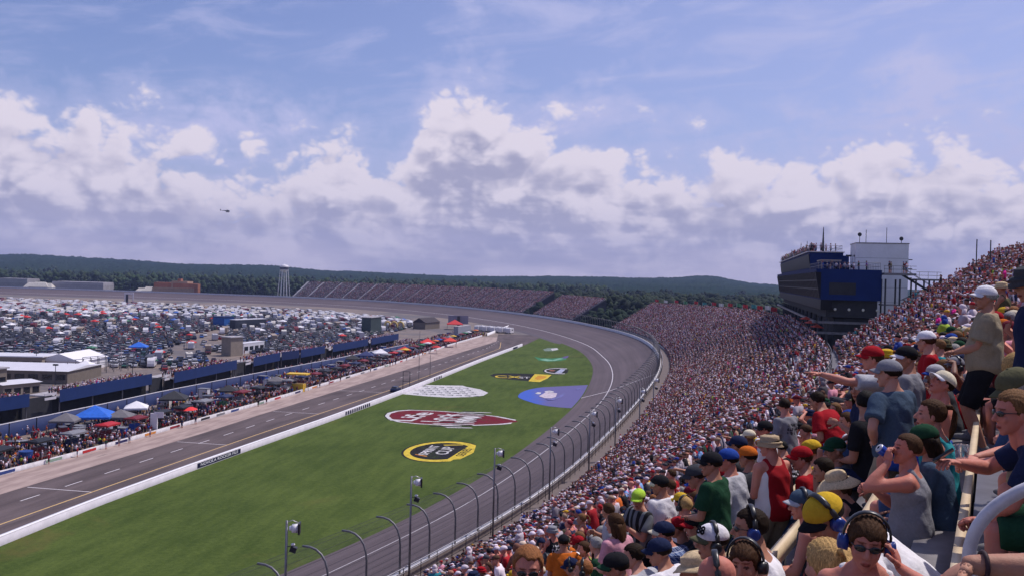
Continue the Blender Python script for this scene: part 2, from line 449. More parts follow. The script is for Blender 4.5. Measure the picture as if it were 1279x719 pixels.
def headset_mesh():
    P = []
    a = np.linspace(-.05, PI+.05, 15)
    pts = [(math.cos(t)*.102, -.012, .020+math.sin(t)*.128) for t in a]
    band = np_loft([(p, frame_of(np.array((-math.sin(t), 0, math.cos(t))))[0], np.array((math.cos(t), 0, math.sin(t))), .016, .006) for p, t in zip(pts, a)], 10)
    cups = []
    for s in (1, -1):
        cu_ = np_cone((s*.078, -.006, -.008), (s*.118, -.006, -.008), .040, .034, 18, False)
        cups.append(join(cu_+[np_ell((s*.116, -.006, -.008), (.012, .033, .036))]))
    return band, cups
HEADSET = headset_mesh()

def ik(a, c, l1, l2, pole):
    a = np.asarray(a, float); c = np.asarray(c, float); d = c-a; L = np.linalg.norm(d)
    L2 = min(L, (l1+l2)*.998)
    if L > L2: c = a+d/L*L2; d = c-a; L = L2
    x = (l1*l1-l2*l2+L*L)/(2*L); h = math.sqrt(max(0, l1*l1-x*x)); d = d/L
    pole = np.asarray(pole, float); pole = pole-d*np.dot(pole, d); pole /= np.linalg.norm(pole)+1e-9
    return a+d*x+pole*h, c
def hand(w, d, up, side, curl=.5, point=False, rad=1.0):
    """palm, five unequal bent fingers and a thumb; w wrist, d direction of the hand, up = back of the hand"""
    d = np.asarray(d, float)/np.linalg.norm(d); up = np.asarray(up, float); up = up-d*np.dot(up, d); up /= np.linalg.norm(up)+1e-9
    ac = np.cross(d, up)*side                   # towards the thumb
    Rm = np.stack([d, ac, up], 1); pal = w+d*.045
    P = [np_ell(pal, (.052, .041, .016), Rm, 14, 9)]
    for i, (o, ln) in enumerate(((.029, .070), (.010, .080), (-.010, .075), (-.028, .060))):
        k = 0.05 if (point and i == 0) else curl*(1.15 if point else 1)
        p = w+d*.078+ac*o; dirn = d.copy(); r_ = .0095*rad
        for q, fr in enumerate((.45, .32, .25)):
            ang = k*(.55 if q == 0 else .9)
            dn = dirn*math.cos(ang)-np.cross(dirn, ac)*math.sin(ang)*(1 if side*np.dot(np.cross(d, ac), up) > 0 else 1)
            dn = dirn*math.cos(ang)-up_of(dirn, ac, up)*math.sin(ang)
            p2 = p+dn*ln*fr; P += np_cone(p, p2, r_, r_*.93, 8); p, dirn = p2, dn; r_ *= .92
    t0 = w+d*.030+ac*.034; t1 = t0+(d*.55+ac*.75-up*.15)/1.0*.040; t2 = t1+(d*.85+ac*.25-up*.25*(1+curl))*.032
    P += np_cone(w+d*.012+ac*.015, t0, .017, .014, 8)+np_cone(t0, t1, .0135, .011, 8)+np_cone(t1, t2, .011, .0092, 8)
    return P
def up_of(dirn, ac, up):
    n = np.cross(dirn, ac); n /= np.linalg.norm(n)+1e-9
    return n if np.dot(n, up) > 0 or abs(np.dot(n, up)) < .2 and np.dot(n, up) >= 0 else n*(1 if np.dot(n, up) > 0 else -1)

def figure(sit=False, lean=8, side=0, twist=0, head=(0, 0, 0), arms=('knee', 'knee'), fat=1.0, fem=False, wide=1.0, legs=None, scale=1.0, knee_out=1.0, hipz=None):
    """joints of one person in the local frame: origin on the floor under the hips, facing +y"""
    J = {}
    hz = hipz if hipz is not None else (.53 if sit else .93)
    l = math.radians(lean); sd_ = math.radians(side)
    u_ = np.array([math.sin(sd_), math.sin(l), math.cos(l)]); u_ /= np.linalg.norm(u_)
    # the spine curls forward more towards the neck when bent
    l2 = math.radians(lean*1.35); u2 = np.array([math.sin(sd_)*1.2, math.sin(l2), math.cos(l2)]); u2 /= np.linalg.norm(u2)
    P = np.array([0, 0, hz]); Wa = P+u_*.17; C = Wa+u_*.10+u2*.09; S = C+u2*.12; N = S+u2*.065
    tw = math.radians(twist); e1 = np.array([math.cos(tw), math.sin(tw), 0]); e1 = e1-u2*np.dot(e1, u2); e1 /= np.linalg.norm(e1)
    e2 = np.cross(u2, e1)
    ex = np.array([1., 0, 0]); ey = np.cross(u_, ex); ey /= np.linalg.norm(ey)
    hw = .5; ux = e1*.7+ex*.3; ux /= np.linalg.norm(ux); uy = np.cross(u2, ux)
    sh = (.158 if fem else .178)*wide
    J.update(P=P, W=Wa, C=C, S=S, N=N, e1=e1, e2=e2, u=u_, u2=u2)
    f = fat
    hx = (.170 if fem else .158)*wide*(.5+.5*f)
    J['rings'] = [(P-u_*.09, ex, ey, hx*.80, .095*f), (P-u_*.03, ex, ey, hx, .118*(.4+.6*f)), (P+u_*.06, ex, ey, hx*.99, .118*f), (Wa, ex, ey, (.128 if fem else .145)*wide*f, .106*f),
                  (Wa+(C-Wa)*.5, ux, uy, .150*wide*(.6+.4*f), .108*(.5+.5*f)), (C, ux, uy, (.155 if fem else .168)*wide*(.7+.3*f), .114*(.7+.3*f)), (C+(S-C)*.55, e1, e2, .168*wide, .100), (S, e1, e2, .135*wide, .075), (S+(N-S)*.5, e1, e2, .085, .062), (N, e1, e2, .055, .055)]
    hy, hp, hr = head
    J['HR'] = rotm(hy, hp, hr)
    nd = u2*.35+np.array([0, .25 if hp > 15 else .08, .9]); nd /= np.linalg.norm(nd)
    if hp > 35: nd = u2*.5+np.array([0, .7, .45]); nd /= np.linalg.norm(nd)
    J['H'] = N+nd*.090+J['HR'] @ np.array([0, .030, .022])
    J['arm'] = {}; J['leg'] = {}
    for s, side_n in ((1, 'R'), (-1, 'L')):
        hip = P+ex*s*.088*(.6+.4*f)-u_*.045
        if sit:
            ko = s*(.13+.05*knee_out)
            kn = np.array([ko, .43, .475]); ft = np.array([ko*1.0, .40, .075])
        else:
            ft = np.array([s*.115, 0.02*s, .075]); kn, ft = ik(hip, ft, .43, .43, (s*.08, 1, 0))
        if legs and side_n in legs: ft = np.array(legs[side_n]); kn, ft = ik(hip, ft, .43, .43, (s*.25, 1, .3))
        J['leg'][s] = (hip, kn, ft)
        sj = S+e1*s*sh-u2*.035
        a = arms[0 if s == 1 else 1]; pole = -e2*.6+e1*s*.6-np.array([0, 0, .5])
        up = np.array([0, 0, 1.]); hd = None; curl = .55; pt = False
        if isinstance(a, tuple) and not isinstance(a[0], tuple): a = (a,)
        if isinstance(a, tuple): tgt, pole2, hd, up, curl = (list(a)+[None]*5)[:5]; tgt = np.array(tgt, float); pole = np.array(pole2, float) if pole2 is not None else pole; curl = .6 if curl is None else curl; up = np.array([0, 0, 1.]) if up is None else np.array(up, float)
        elif a == 'down': tgt = sj+np.array([s*.07, .03, -.53]); hd = (0, .15, -1); up = e1*s; curl = .5
        elif a == 'knee': tgt = kn+np.array([-s*.01, -.07, .085]); hd = (-s*.25, 1, -.15); curl = .35
        elif a == 'lap': tgt = P+np.array([s*.05, .26, .10]); hd = (-s*.8, .6, -.1); curl = .5
        elif a == 'clasp': tgt = np.array([s*.045, .50, .50]) if sit else P+np.array([s*.05, .2, .05]); hd = (-s*.55, .8, -.2); curl = .9; pole = np.array([s*.8, -.1, -.6])
        elif a == 'hip': tgt = P+np.array([s*.155*wide*f, .07, .07]); hd = (-s*.5, .7, -.4); pole = np.array([s*1., -.55, -.1]); curl = .3; up = e1*s
        elif a == 'cross': tgt = C+e2*.17-e1*s*.07+u2*.0; hd = -e1*s; up = e2; pole = np.array([s*.6, .2, -1])
        elif a == 'phone': tgt = C+e2*.30+e1*s*.03+u2*.10; hd = (-s*.25, .35, .8); pole = np.array([s*.5, 0, -1]); curl = .8
        elif a == 'brow': tgt = J['H']+J['HR'] @ np.array([s*.11, .10, .06]); hd = (-s*.8, .25, .3); pole = np.array([s*1., .3, -.1]); curl = .1
        elif a == 'ear': tgt = J['H']+J['HR'] @ np.array([s*.145, .02, -.075]); hd = (-s*.35, .05, 1); pole = np.array([s*.6, .5, -.7]); curl = .7; up = e1*s
        elif a == 'cup': tgt = C+e2*.27+e1*s*.06-u2*.02; hd = (-s*.45, .8, .2); pole = np.array([s*.6, -.2, -1]); curl = .9; up = np.array([s, 0, .3])
        elif a == 'drink': tgt = J['H']+J['HR'] @ np.array([s*.075, .150, -.10]); hd = (-s*.35, .1, .9); pole = np.array([s*.7, .5, -1]); curl = 1.0; up = np.array([s*.8, .6, 0])
        elif a == 'point': tgt = sj+np.array([s*.05, .52, .06]); hd = (0, 1, .1); pt = True; curl = 1.0
        elif a == 'reach': tgt = sj+np.array([s*.10, .45, -.12]); hd = (0, 1, -.1); curl = .5
        else: tgt = sj+np.array([s*.1, .1, -.5])
        el, wr = ik(sj, tgt, .285, .255, pole)
        if hd is None: hd = wr-el
        J['arm'][s] = (sj, el, wr, np.asarray(hd, float), np.asarray(up, float), curl, pt)
    J['fem'] = fem; J['fat'] = fat; J['sit'] = sit; J['scale'] = scale; J['wide'] = wide
    return J
def body_parts(J, head=None, fingers=True, voxel=.012):
    g = .88 if J['fem'] else 1.0; f = .6+.4*J['fat']
    P = [np_loft(J['rings'])]
    P += np_cone(J['N']-J['u2']*.03, J['H']-J['HR'] @ np.array([0, .03, .06]), .066*g, .058*g)
    for s in (1, -1): P += np_cone(J['N']-J['u2']*.005-J['e2']*.012, J['S']+J['e1']*s*.13-J['u2']*.012, .050*g, .040*g)
    for s in (1, -1):
        sj, el, wr, hd, up, cu, pt = J['arm'][s]
        P += np_cone(J['S']+J['e1']*s*.08-J['u2']*.03, sj, .055, .062*g)
        P += np_cone(sj, el, .056*g*f, .040*g)+np_cone(el, el+(wr-el)*.35, .041*g, .042*g*f)+np_cone(el+(wr-el)*.35, wr, .042*g*f, .026*g)
        hip, kn, ft = J['leg'][s]
        P += np_cone(hip, kn, .086*f, .055)+np_cone(kn, kn+(ft-kn)*.35, .054, .056)+np_cone(kn+(ft-kn)*.35, ft, .056, .036)
    V, F = remesh(P, voxel, 3)
    out = [(V, F)]
    for s in (1, -1):
        sj, el, wr, hd, up, cu, pt = J['arm'][s]
        if fingers: out += hand(wr, hd, up, s, cu, pt, 1.0 if voxel < .016 else 1.15)
        else:
            d = hd/np.linalg.norm(hd); out.append(np_ell(wr+d*.07, (.028, .034, .08), np.stack(frame_of(d), 1), 8, 6))
    if head is not None:
        out.append(((head[0]*J.get('hs', .985)) @ J['HR'].T+J['H'], head[1]))
    return join(out)
def wrinkle(V, amp=.006, seed=0):
    a = seed*1.7
    n = np.sin(V[:,2]*19+np.sin(V[:,0]*13+a)*2.2+V[:,1]*11+a)*np.sin(V[:,0]*11-V[:,1]*14+a*2.1)+.55*np.sin(V[:,2]*33+V[:,0]*37+np.sin(V[:,1]*15+a)*1.7+a*2)
    c = V.mean(0); r = V-c; r[:, 2] *= .2; r /= np.linalg.norm(r, axis=1)[:, None]+1e-6
    return V+r*(n*amp)[:, None]
def torso_cloth(J, kind='tee', voxel=.013, loose=1.0, seed=0):
    g = .018*loose
    R_ = J['rings']; rings = []
    top = {'tee': 9, 'polo': 9, 'tank': 8, 'none': 0}[kind]
    for i, (c, a, b, rx, ry) in enumerate(R_[:top]):
        e = g*(1.3 if i < 4 else 1.0)
        if kind == 'tank' and i >= 6: rings.append((c-J['u2']*.012, a, b, rx*(.86 if i == 6 else .68)+e, ry+e))
        else: rings.append((c, a, b, rx+e, ry+e))
    P = [np_loft(rings)]
    f = .6+.4*J['fat']
    for s in (1, -1):
        sj, el, wr = J['arm'][s][:3]
        if kind in ('tee', 'polo'):
            end = sj+(el-sj)*(.72 if kind == 'tee' else .78)
            P += np_cone(J['S']+J['e1']*s*.07-J['u2']*.03, sj, .064, .074)
            P += np_cone(sj, end, .073*f, .066*f*loose, 16, False)
        elif kind == 'tank':
            p = J['S']+J['e1']*s*.092+J['u2']*.030
            P += np_cone(p-J['e2']*.085-J['u2']*.12, p-J['e2']*.01, .036, .032)+np_cone(p-J['e2']*.01, p+J['e2']*.085-J['u2']*.14, .032, .036)
    V, F = remesh(P, voxel, 3)
    return wrinkle(V, .0045*loose, seed), F
def leg_cloth(J, kind='shorts', voxel=.014, seed=0):
    R_ = J['rings']; e = .014; f = .6+.4*J['fat']
    P = [np_loft([(c, a, b, rx+e, ry+e) for c, a, b, rx, ry in R_[:4]])]
    for s in (1, -1):
        hip, kn, ft = J['leg'][s]
        if kind == 'shorts':
            P += np_cone(hip, hip+(kn-hip)*.55, .103*f, .096*f, 16, False)+np_cone(hip+(kn-hip)*.5, hip+(kn-hip)*.98, .097*f, .090, 16, False)
            P += [np_ell(hip, (.102*f,)*3)]
        else:
            P += np_cone(hip, kn, .101*f, .074)+np_cone(kn, ft, .074, .060, 16, False)
    V, F = remesh(P, voxel, 3)
    return wrinkle(V, .005, seed+3), F
def shoe_parts(J, s):
    ft = J['leg'][s][2]; b = np.array([ft[0], ft[1], ft[2]-.03])
    return join([np_ell(b+np.array([0, .07, -.005]), (.045, .13, .040)), np_ell(b+np.array([0, .0, .02]), (.040, .055, .055))])

# ---- cloth, skin and hair
def cloth(name, c, var=.16):
    key = 'cloth '+name
    if key in _M: return _M[key]
    m, nt, bs = new_mat(key); v = coords(); f = (noise(v, 5, 5, .6)*.6+noise(v, 60, 3, .7)*.4).sstep(.3, .7)
    nt.links.new(mixc(f, tuple(q*(1-var) for q in c), tuple(min(1, q*(1+var)) for q in c)), bs.inputs['Base Color']); bs.inputs['Roughness'].default_value = .95; bs.inputs['Specular IOR Level'].default_value = .08
    bump(bs, noise(v, 6.5, 4, .55, 2.2)+noise(v, 22, 3, .6, 1.5)*.35, .34, .03); _M[key] = m; return m
def cloth_print(name, c, c2, zc):
    """cloth with a printed block across the back and chest"""
    key = 'printed cloth %s %.2f' % (name, zc)
    if key in _M: return _M[key]
    m, nt, bs = new_mat(key); v = coords(); x, y, z = sep(v)
    inb = (X.op('LESS_THAN', X.op('ABSOLUTE', x), .115))*(X.op('LESS_THAN', X.op('ABSOLUTE', z-zc), .085))
    ink = X.op('GREATER_THAN', noise(xyz(x*26, y*3, z*17), 1.0, 2, .5), .50)*X.op('GREATER_THAN', X.op('FRACT', z*17), .22)
    f = (noise(v, 5, 5, .6)*.6+noise(v, 60, 3, .7)*.4).sstep(.3, .7)
    base = mixc(f, tuple(q*.84 for q in c), tuple(min(1, q*1.16) for q in c))
    nt.links.new(mixc(inb*ink*.85, base, c2), bs.inputs['Base Color']); bs.inputs['Roughness'].default_value = .95; bs.inputs['Specular IOR Level'].default_value = .08
    bump(bs, noise(v, 6.5, 4, .55, 2.2)+noise(v, 22, 3, .6, 1.5)*.35, .34, .03); _M[key] = m; return m

def skin_mat(name, c):
    key = 'skin '+name
    if key in _M: return _M[key]
    m, nt, bs = new_mat(key); v = coords()
    f = (noise(v, 9, 4, .6)*.6+noise(v, 45, 3, .6)*.4).sstep(.3, .7)
    c2 = (c[0]*1.08, c[1]*.86, c[2]*.82)
    at_ = nt.nodes.new('ShaderNodeAttribute'); at_.attribute_name = 'tint'
    mu = nt.nodes.new('ShaderNodeMix'); mu.data_type = 'RGBA'; mu.blend_type = 'MULTIPLY'; mu.inputs[0].default_value = 1
    nt.links.new(mixc(f, c, c2), mu.inputs[6]); nt.links.new(at_.outputs['Color'], mu.inputs[7])
    nt.links.new(mu.outputs[2], bs.inputs['Base Color']); bs.inputs['Roughness'].default_value = .58
    bs.inputs['Specular IOR Level'].default_value = .28
    bump(bs, noise(v, 28, 6, .7), .35, .010)
    _M[key] = m; return m
def hair_mat(name, c):
    key = 'hair '+name
    if key in _M: return _M[key]
    m, nt, bs = new_mat(key); x, y, z = sep(coords())
    f = noise(xyz(x*3.2, y*3.2, z*.6), 70, 4, .6).sstep(.3, .7)
    nt.links.new(mixc(f, tuple(q*.55 for q in c), tuple(min(1, q*1.5) for q in c)), bs.inputs['Base Color'])
    bs.inputs['Roughness'].default_value = .7; bs.inputs['Specular IOR Level'].default_value = .12
    bump(bs, noise(xyz(x*3, y*3, z*.7), 90, 4, .6), .5, .006)
    _M[key] = m; return m
SKINS = {'fair': (.50, .27, .195), 'pink': (.54, .245, .18), 'tan': (.40, .205, .135), 'burnt': (.50, .20, .145), 'brown': (.17, .085, .055), 'pale': (.56, .33, .25)}
HAIRS = {'dark': (.018, .010, .006), 'brown': (.060, .028, .013), 'light brown': (.17, .085, .036), 'blond': (.42, .26, .10), 'reddish': (.24, .095, .035), 'grey': (.28, .27, .26), 'black': (.010, .009, .009)}
CLOTH = {'white': (.72, .70, .73), 'light grey': (.42, .42, .45), 'grey': (.22, .22, .245), 'charcoal': (.055, .057, .065), 'black': (.016, .016, .019), 'navy': (.017, .024, .062), 'royal blue': (.022, .06, .29),
         'sky blue': (.18, .36, .62), 'teal': (.025, .22, .26), 'dark green': (.017, .058, .030), 'lime green': (.40, .62, .06), 'olive': (.105, .10, .055), 'yellow': (.60, .38, .03), 'orange': (.55, .135, .02),
         'red': (.33, .013, .02), 'maroon': (.145, .014, .024), 'pink': (.62, .30, .36), 'hot pink': (.72, .03, .28), 'purple': (.12, .045, .22), 'tan': (.40, .30, .19), 'khaki': (.30, .245, .165), 'brown': (.10, .055, .032), 'cream': (.68, .60, .44), 'denim': (.055, .095, .19), 'slate blue': (.055, .085, .13)}
def cm(n): return cloth(n, CLOTH[n])
PRINTC = {'white': 'red', 'light grey': 'navy', 'grey': 'black', 'black': 'white', 'charcoal': 'orange', 'navy': 'white', 'red': 'white', 'maroon': 'cream', 'royal blue': 'yellow', 'yellow': 'black', 'orange': 'navy', 'dark green': 'white'}
def printed(n, sit): return cloth_print(n, CLOTH[n], CLOTH[PRINTC[n]], .86 if sit else 1.27)
def sm(n): return skin_mat(n, SKINS[n])
def hm(n): return hair_mat(n, HAIRS[n])
DARKGLASS = mat('dark lens', (.012, .011, .012), .12, .1, 3, 0, .6)
PLASTIC = mat('black plastic', (.018, .018, .02), .35, .15, 8, 0, .5)
BLUEPLASTIC = mat('blue plastic', (.012, .035, .20), .3, .15, 8, 0, .5)
SHOE = mat('grey shoe', (.16, .16, .17), .8, .3, 12)
STRAWM = mat('woven straw', (.66, .50, .30), .85, .22, 60, 0, .2, .6)

def put(name, VF, mats, parent, smooth=True, mi=None):
    me = bpy.data.meshes.new(name); me.from_pydata([tuple(p) for p in VF[0]], [], VF[1]); me.update()
    if mi is not None: me.polygons.foreach_set('material_index', np.asarray(mi, np.int32))
    return link(name, me, mats if isinstance(mats, list) else [mats], parent, smooth)
def hx(J, VF): return ((VF[0]*J.get('hs', .985)) @ J['HR'].T+J['H'], VF[1])
def dress(J, body, o):
    """clothes and hair as children of the body mesh"""
    vx = o.get('voxel', .013); sd_ = o.get('seed', 1)
    if o.get('top'):
        k, c = o['top']; s_ = put({'tee': 't_shirt', 'polo': 'shirt', 'tank': 'tank_top'}[k], torso_cloth(J, k, vx, o.get('loose', 1.0), sd_), c if not isinstance(c, str) else cm(c), body)
    if o.get('legs'):
        k, c = o['legs']; put('shorts' if k == 'shorts' else 'trousers', leg_cloth(J, k, vx+.002, sd_), cm(c), body)
    if o.get('shoes', True):
        for s_i in (1, -1): put('shoe', shoe_parts(J, s_i), SHOE, body)
    if o.get('hair'):
        st, c = o['hair']; put('hair', hx(J, HAIR[st]), hm(c), body)
    if o.get('cap'):
        c = o['cap']; c = c if isinstance(c, tuple) else (c, c)
        back = o.get('cap_back', False)
        VF = CAP_ALL
        if back: VF = (VF[0]*np.array([-1, -1, 1.]), VF[1])
        nd = len(CAP[0][1]); nb = len(CAP[1][1])
        h = put('cap', hx(J, VF), [cm(c[0]), cm(c[1])], body, True, [0]*nd+[1]*nb+[0]*(len(VF[1])-nd-nb))
    if o.get('hat'):
        shp, m = o['hat']; put('hat', hx(J, {'straw': STRAW, 'fedora': FEDORA, 'bucket': BUCKET}[shp]), m, body)
    if o.get('glasses'): put('sunglasses', hx(J, GLASSES), DARKGLASS, body)
    if o.get('headset'):
        b_, c_ = HEADSET; hb = put('headset', hx(J, b_), PLASTIC, body); [put('ear_cup', hx(J, q_), BLUEPLASTIC if o['headset'] == 'blue' else PLASTIC, hb) for q_ in c_]
def face_tint(n, head):
    """eyes, brows and lips are another colour than the skin; the head's vertices come last"""
    c = np.ones((n, 3), np.float32)
    if head is None: return c
    h = head[0]; k = np.ones((len(h), 3), np.float32)
    for s in (1, -1):
        d = np.linalg.norm((h-np.array([s*.031, .082, .011]))*np.array([.75, .6, 1.5]), axis=1); k[d < .0125] = (.14, .12, .13)
        d = np.linalg.norm((h-np.array([s*.032, .085, .034]))*np.array([.5, .5, 2.0]), axis=1); k[d < .012] = (.40, .33, .28)
    d = np.linalg.norm((h-np.array([0, .09, -.066]))*np.array([.55, .5, 1.2]), axis=1); k[d < .0125] = (.72, .40, .42)
    k[(abs(h[:,0]) < .02) & (abs(h[:,2]+.0655) < .0035) & (h[:,1] > .06)] = (.35, .2, .2)
    c[n-len(h):] = k; return c
def set_tint(o, c):
    a = o.data.color_attributes.new('tint', 'FLOAT_COLOR', 'POINT'); c4 = np.ones((len(c), 4), np.float32); c4[:, :3] = c
    a.data.foreach_set('color', c4.ravel())
def person(J, loc, rz, skin, label, o, head=None, group=None):
    hd = head if head is not None else (HEAD_F if J['fem'] else HEAD_M)
    V, F = body_parts(J, hd, True, o.get('bvox', .0125))
    body = put('person', (V, F), sm(skin), None)
    set_tint(body, face_tint(len(V), hd))
    dress(J, body, o)
    body.location = loc; body.rotation_euler = (0, 0, rz); s = J['scale']; body.scale = (s, s, s)
    tag(body, label, 'person', group)
    return body
# ------------------------------------------------------------------ the line of the outer wall (front stretch, turn, far straight)
_nodes = np.array([(-131,-130),(-98.5,-84.6),(-65.8,-34.3),(-36.7,18.2),(-7.3,76),(4.5,105),(16,146),(27.3,191),(38.3,239.7),(47.5,294),(53,350),(53.2,407),(44.5,475),(29,545),(0.7,628),(-46,722),(-108,803),(-180,858),(-260,893),(-385,927),(-528,952),(-720,978),(-900,996)], float)
def _spline(P, n=40):
    P = np.vstack([2*P[0]-P[1], P, 2*P[-1]-P[-2]]); out = []
    for i in range(1, len(P)-2):
        t = np.linspace(0, 1, n, endpoint=False)[:, None]
        a, b, c, d = P[i-1], P[i], P[i+1], P[i+2]
        out.append(.5*((2*b)+(-a+c)*t+(2*a-5*b+4*c-d)*t*t+(-a+3*b-3*c+d)*t**3))
    return np.vstack(out+[P[-2:-1]])
_c = _spline(_nodes)
_L = np.concatenate([[0], np.cumsum(np.linalg.norm(np.diff(_c, axis=0), axis=1))])
SS = np.arange(0, _L[-1], 1.0)
_c = np.stack([np.interp(SS, _L, _c[:, i]) for i in (0, 1)], 1)
def _smooth(c, w):
    k = np.ones(w)/w; p = np.vstack([np.repeat(c[:1], w//2, 0)-(c[1:w//2+1][::-1]-c[:1]) if False else 2*c[0]-c[1:w//2+1][::-1], c, 2*c[-1]-c[-w//2:-1][::-1]])
    return np.stack([np.convolve(p[:, i], k, 'valid')[:len(c)] for i in (0, 1)], 1)
CUR = _smooth(_smooth(_c, 41), 31)
TAN = np.gradient(CUR, axis=0); TAN /= np.linalg.norm(TAN, axis=1)[:, None]
def cur(s, r=0.0):
    """point r metres outside the wall line at arc length s, and the tangent"""
    s = np.asarray(s, float)
    p = np.stack([np.interp(s, SS[:len(CUR)], CUR[:, i]) for i in (0, 1)], -1); t = np.stack([np.interp(s, SS[:len(CUR)], TAN[:, i]) for i in (0, 1)], -1)
    t = t/np.linalg.norm(t, axis=-1, keepdims=True)
    n = np.stack([t[..., 1], -t[..., 0]], -1)
    return p+n*np.asarray(r, float)[..., None], t, n
def P3(s, r, z):
    p, t, n = cur(s, r); return (float(p[0]), float(p[1]), z)
def s_of(x, y): return float(np.argmin(((CUR-np.array([x, y]))**2).sum(1)))
S_CAM = s_of(0, 0); _p, _t, _n = cur(S_CAM); R_CAM = float(np.dot(_n, -_p))
SW = 6.0                                               # wall base height
NEAR = 25.0
# ------------------------------------------------------------------ ground, grass, track
def ruled(name, lines, mats, uv=None, mi=None, parent=None, smooth=True):
    """sheet through several lines of equally many points"""
    L = np.array(lines, float); k, n = L.shape[:2]
    V = L.reshape(-1, 3); idx = np.arange(k*n).reshape(k, n)
    F = np.stack([idx[:-1, :-1], idx[:-1, 1:], idx[1:, 1:], idx[1:, :-1]], -1).reshape(-1, 4)
    me = np_mesh(name, V, F, None if mi is None else np.repeat(mi, n-1))
    if uv is not None:
        U = np.array(uv, float).reshape(-1, 2); ul = me.uv_layers.new(name='uv')
        li = np.zeros(len(me.loops), np.int32); me.loops.foreach_get('vertex_index', li)
        ul.data.foreach_set('uv', U[li].astype(np.float32).ravel())
    return link(name, me, mats if isinstance(mats, list) else [mats], parent, smooth)

def asphalt_mat(name, c, uvs=(1.0, .02), dark=.35, groove=True):
    m, nt, bs = new_mat(name)
    x, y, z = sep(coords('UV') if groove else coords('Object'))
    st = noise(xyz(x*uvs[0], y*uvs[1]), 1.0, 5, .6)
    blot = noise(xyz(x*.05, y*.03, 4.0) if groove else coords('Object'), 1.0 if groove else .08, 5, .6)
    gr = noise(coords('Object'), 3.0, 5, .65)
    f = (st*.40+blot*.25+gr*.15+(noise(xyz(x*.42, y*.0016, 2.0), 1.0, 2, .5) if groove else gr)*.20).sstep(.36, .64)
    nt.links.new(mixc(f, tuple(q*(1-dark) for q in c), tuple(q*(1+dark*.55) for q in c)), bs.inputs['Base Color'])
    bs.inputs['Roughness'].default_value = .88; bs.inputs['Specular IOR Level'].default_value = .15
    bump(bs, noise(coords('Object'), 9, 5, .7), .15, .02); return m
ASPH = asphalt_mat('track asphalt', (.122, .096, .106), (.9, .012), .26)
# land far beyond, and the paved and dusty infield
m, nt, bs = new_mat('open land'); v_ = coords()
f1 = noise(v_, .004, 5, .6).sstep(.42, .6); f2 = noise(v_, .05, 5, .6).sstep(.3, .7)
nt.links.new(mixc(f1, mixc(f2, (.035, .055, .020), (.075, .095, .035)), mixc(f2, (.10, .11, .05), (.19, .165, .10))), bs.inputs['Base Color']); bs.inputs['Roughness'].default_value = .95
LAND = m
b = MB(); b.quad((-9000,-2500,-.6), (9000,-2500,-.6), (9000,12000,-.6), (-9000,12000,-.6))
tag(b.build('ground', LAND), kind='structure')
m, nt, bs = new_mat('infield ground'); v_ = coords()
f1 = noise(v_, .018, 5, .6).sstep(.42, .6); f2 = noise(v_, .35, 6, .65).sstep(.3, .7)
nt.links.new(mixc(f1, mixc(f2, (.15, .115, .10), (.24, .185, .155)), mixc(f2, (.085, .075, .08), (.15, .13, .13))), bs.inputs['Base Color']); bs.inputs['Roughness'].default_value = .95
INF = m

S1 = np.arange(0, 1880, 4.0)
OL = [(0,15),(240,14.3),(260,13.8),(290,12.2),(310,11.8),(355,11.2),(395,11.7),(440,13.3),(490,15.8),(530,18.4),(600,19.5),(700,20),(1900,20)]
OG = [(0,21.5),(240,21),(260,19.6),(290,18),(310,17.2),(355,17.2),(395,18),(440,20),(490,21.6),(530,23.5),(570,25),(600,26.5),(650,27),(1900,27)]
def itp(T_, s): a = np.array(T_, float); return np.interp(s, a[:, 0], a[:, 1])
def sm1(a, w=9): return np.convolve(np.pad(a, w//2, 'edge'), np.ones(w)/w, 'valid')
oL, oG = sm1(itp(OL, S1)), sm1(itp(OG, S1))
def off(r, z):
    p, t, n = cur(S1, r); return np.column_stack([p, np.full(len(S1), z) if np.isscalar(z) else z])
zz = np.zeros(len(S1))
lines = [off(zz+.3, SW-.02), off(-oL*.5, SW-.02-2.1), off(-oL, SW-4.2), off(-oL-(oG-oL)*.5, .95), off(-oG, .5)]
uvs = [np.column_stack([np.full(len(S1), u_), S1]) for u_ in (0, 7, 14, 18, 22)]
tag(ruled('race_track', lines, ASPH, uvs), kind='structure')
PAINT = mat('white road paint', (.62, .58, .60), .7, .15, 2.0); YPAINT = mat('yellow road paint', (.60, .40, .16), .7, .15, 2.0)
i0 = 25
def lift(a, d=.006): a = a.copy(); a[:, 2] += d; return a
ln = lambda o, z: off(-o, z)
tag(ruled('track_line', [lift(ln(oL-.10, SW-4.2+.10*.3), .012), lift(ln(oL+.14, SW-4.2-.14*.34), .012)], PAINT), kind='structure')
ptA, ptB = s_of(36.6, 248.8), 0
cl_ = []
for i, q in enumerate(np.linspace(0, 1, 14)):
    s_ = 395-2*q; cl_.append(q)
def track_z(s, r):                                       # banked surface height at r (negative) metres inside the wall
    a, b_ = float(np.interp(s, S1, oL)), float(np.interp(s, S1, oG)); r = -r
    if r < a: return SW-.02-4.18*r/a
    return SW-4.2-(SW-4.7)*(r-a)/(b_-a)
fl = [[], []]
for q in np.linspace(.5, float(np.interp(412, S1, oG)), 20):
    for j, ds in enumerate((0, .9)):
        s_ = 420-1.05*q*.9+ds; fl[j].append(P3(s_, -q, track_z(s_, -q)+.014))
tag(ruled('start_line', fl, PAINT), kind='structure')

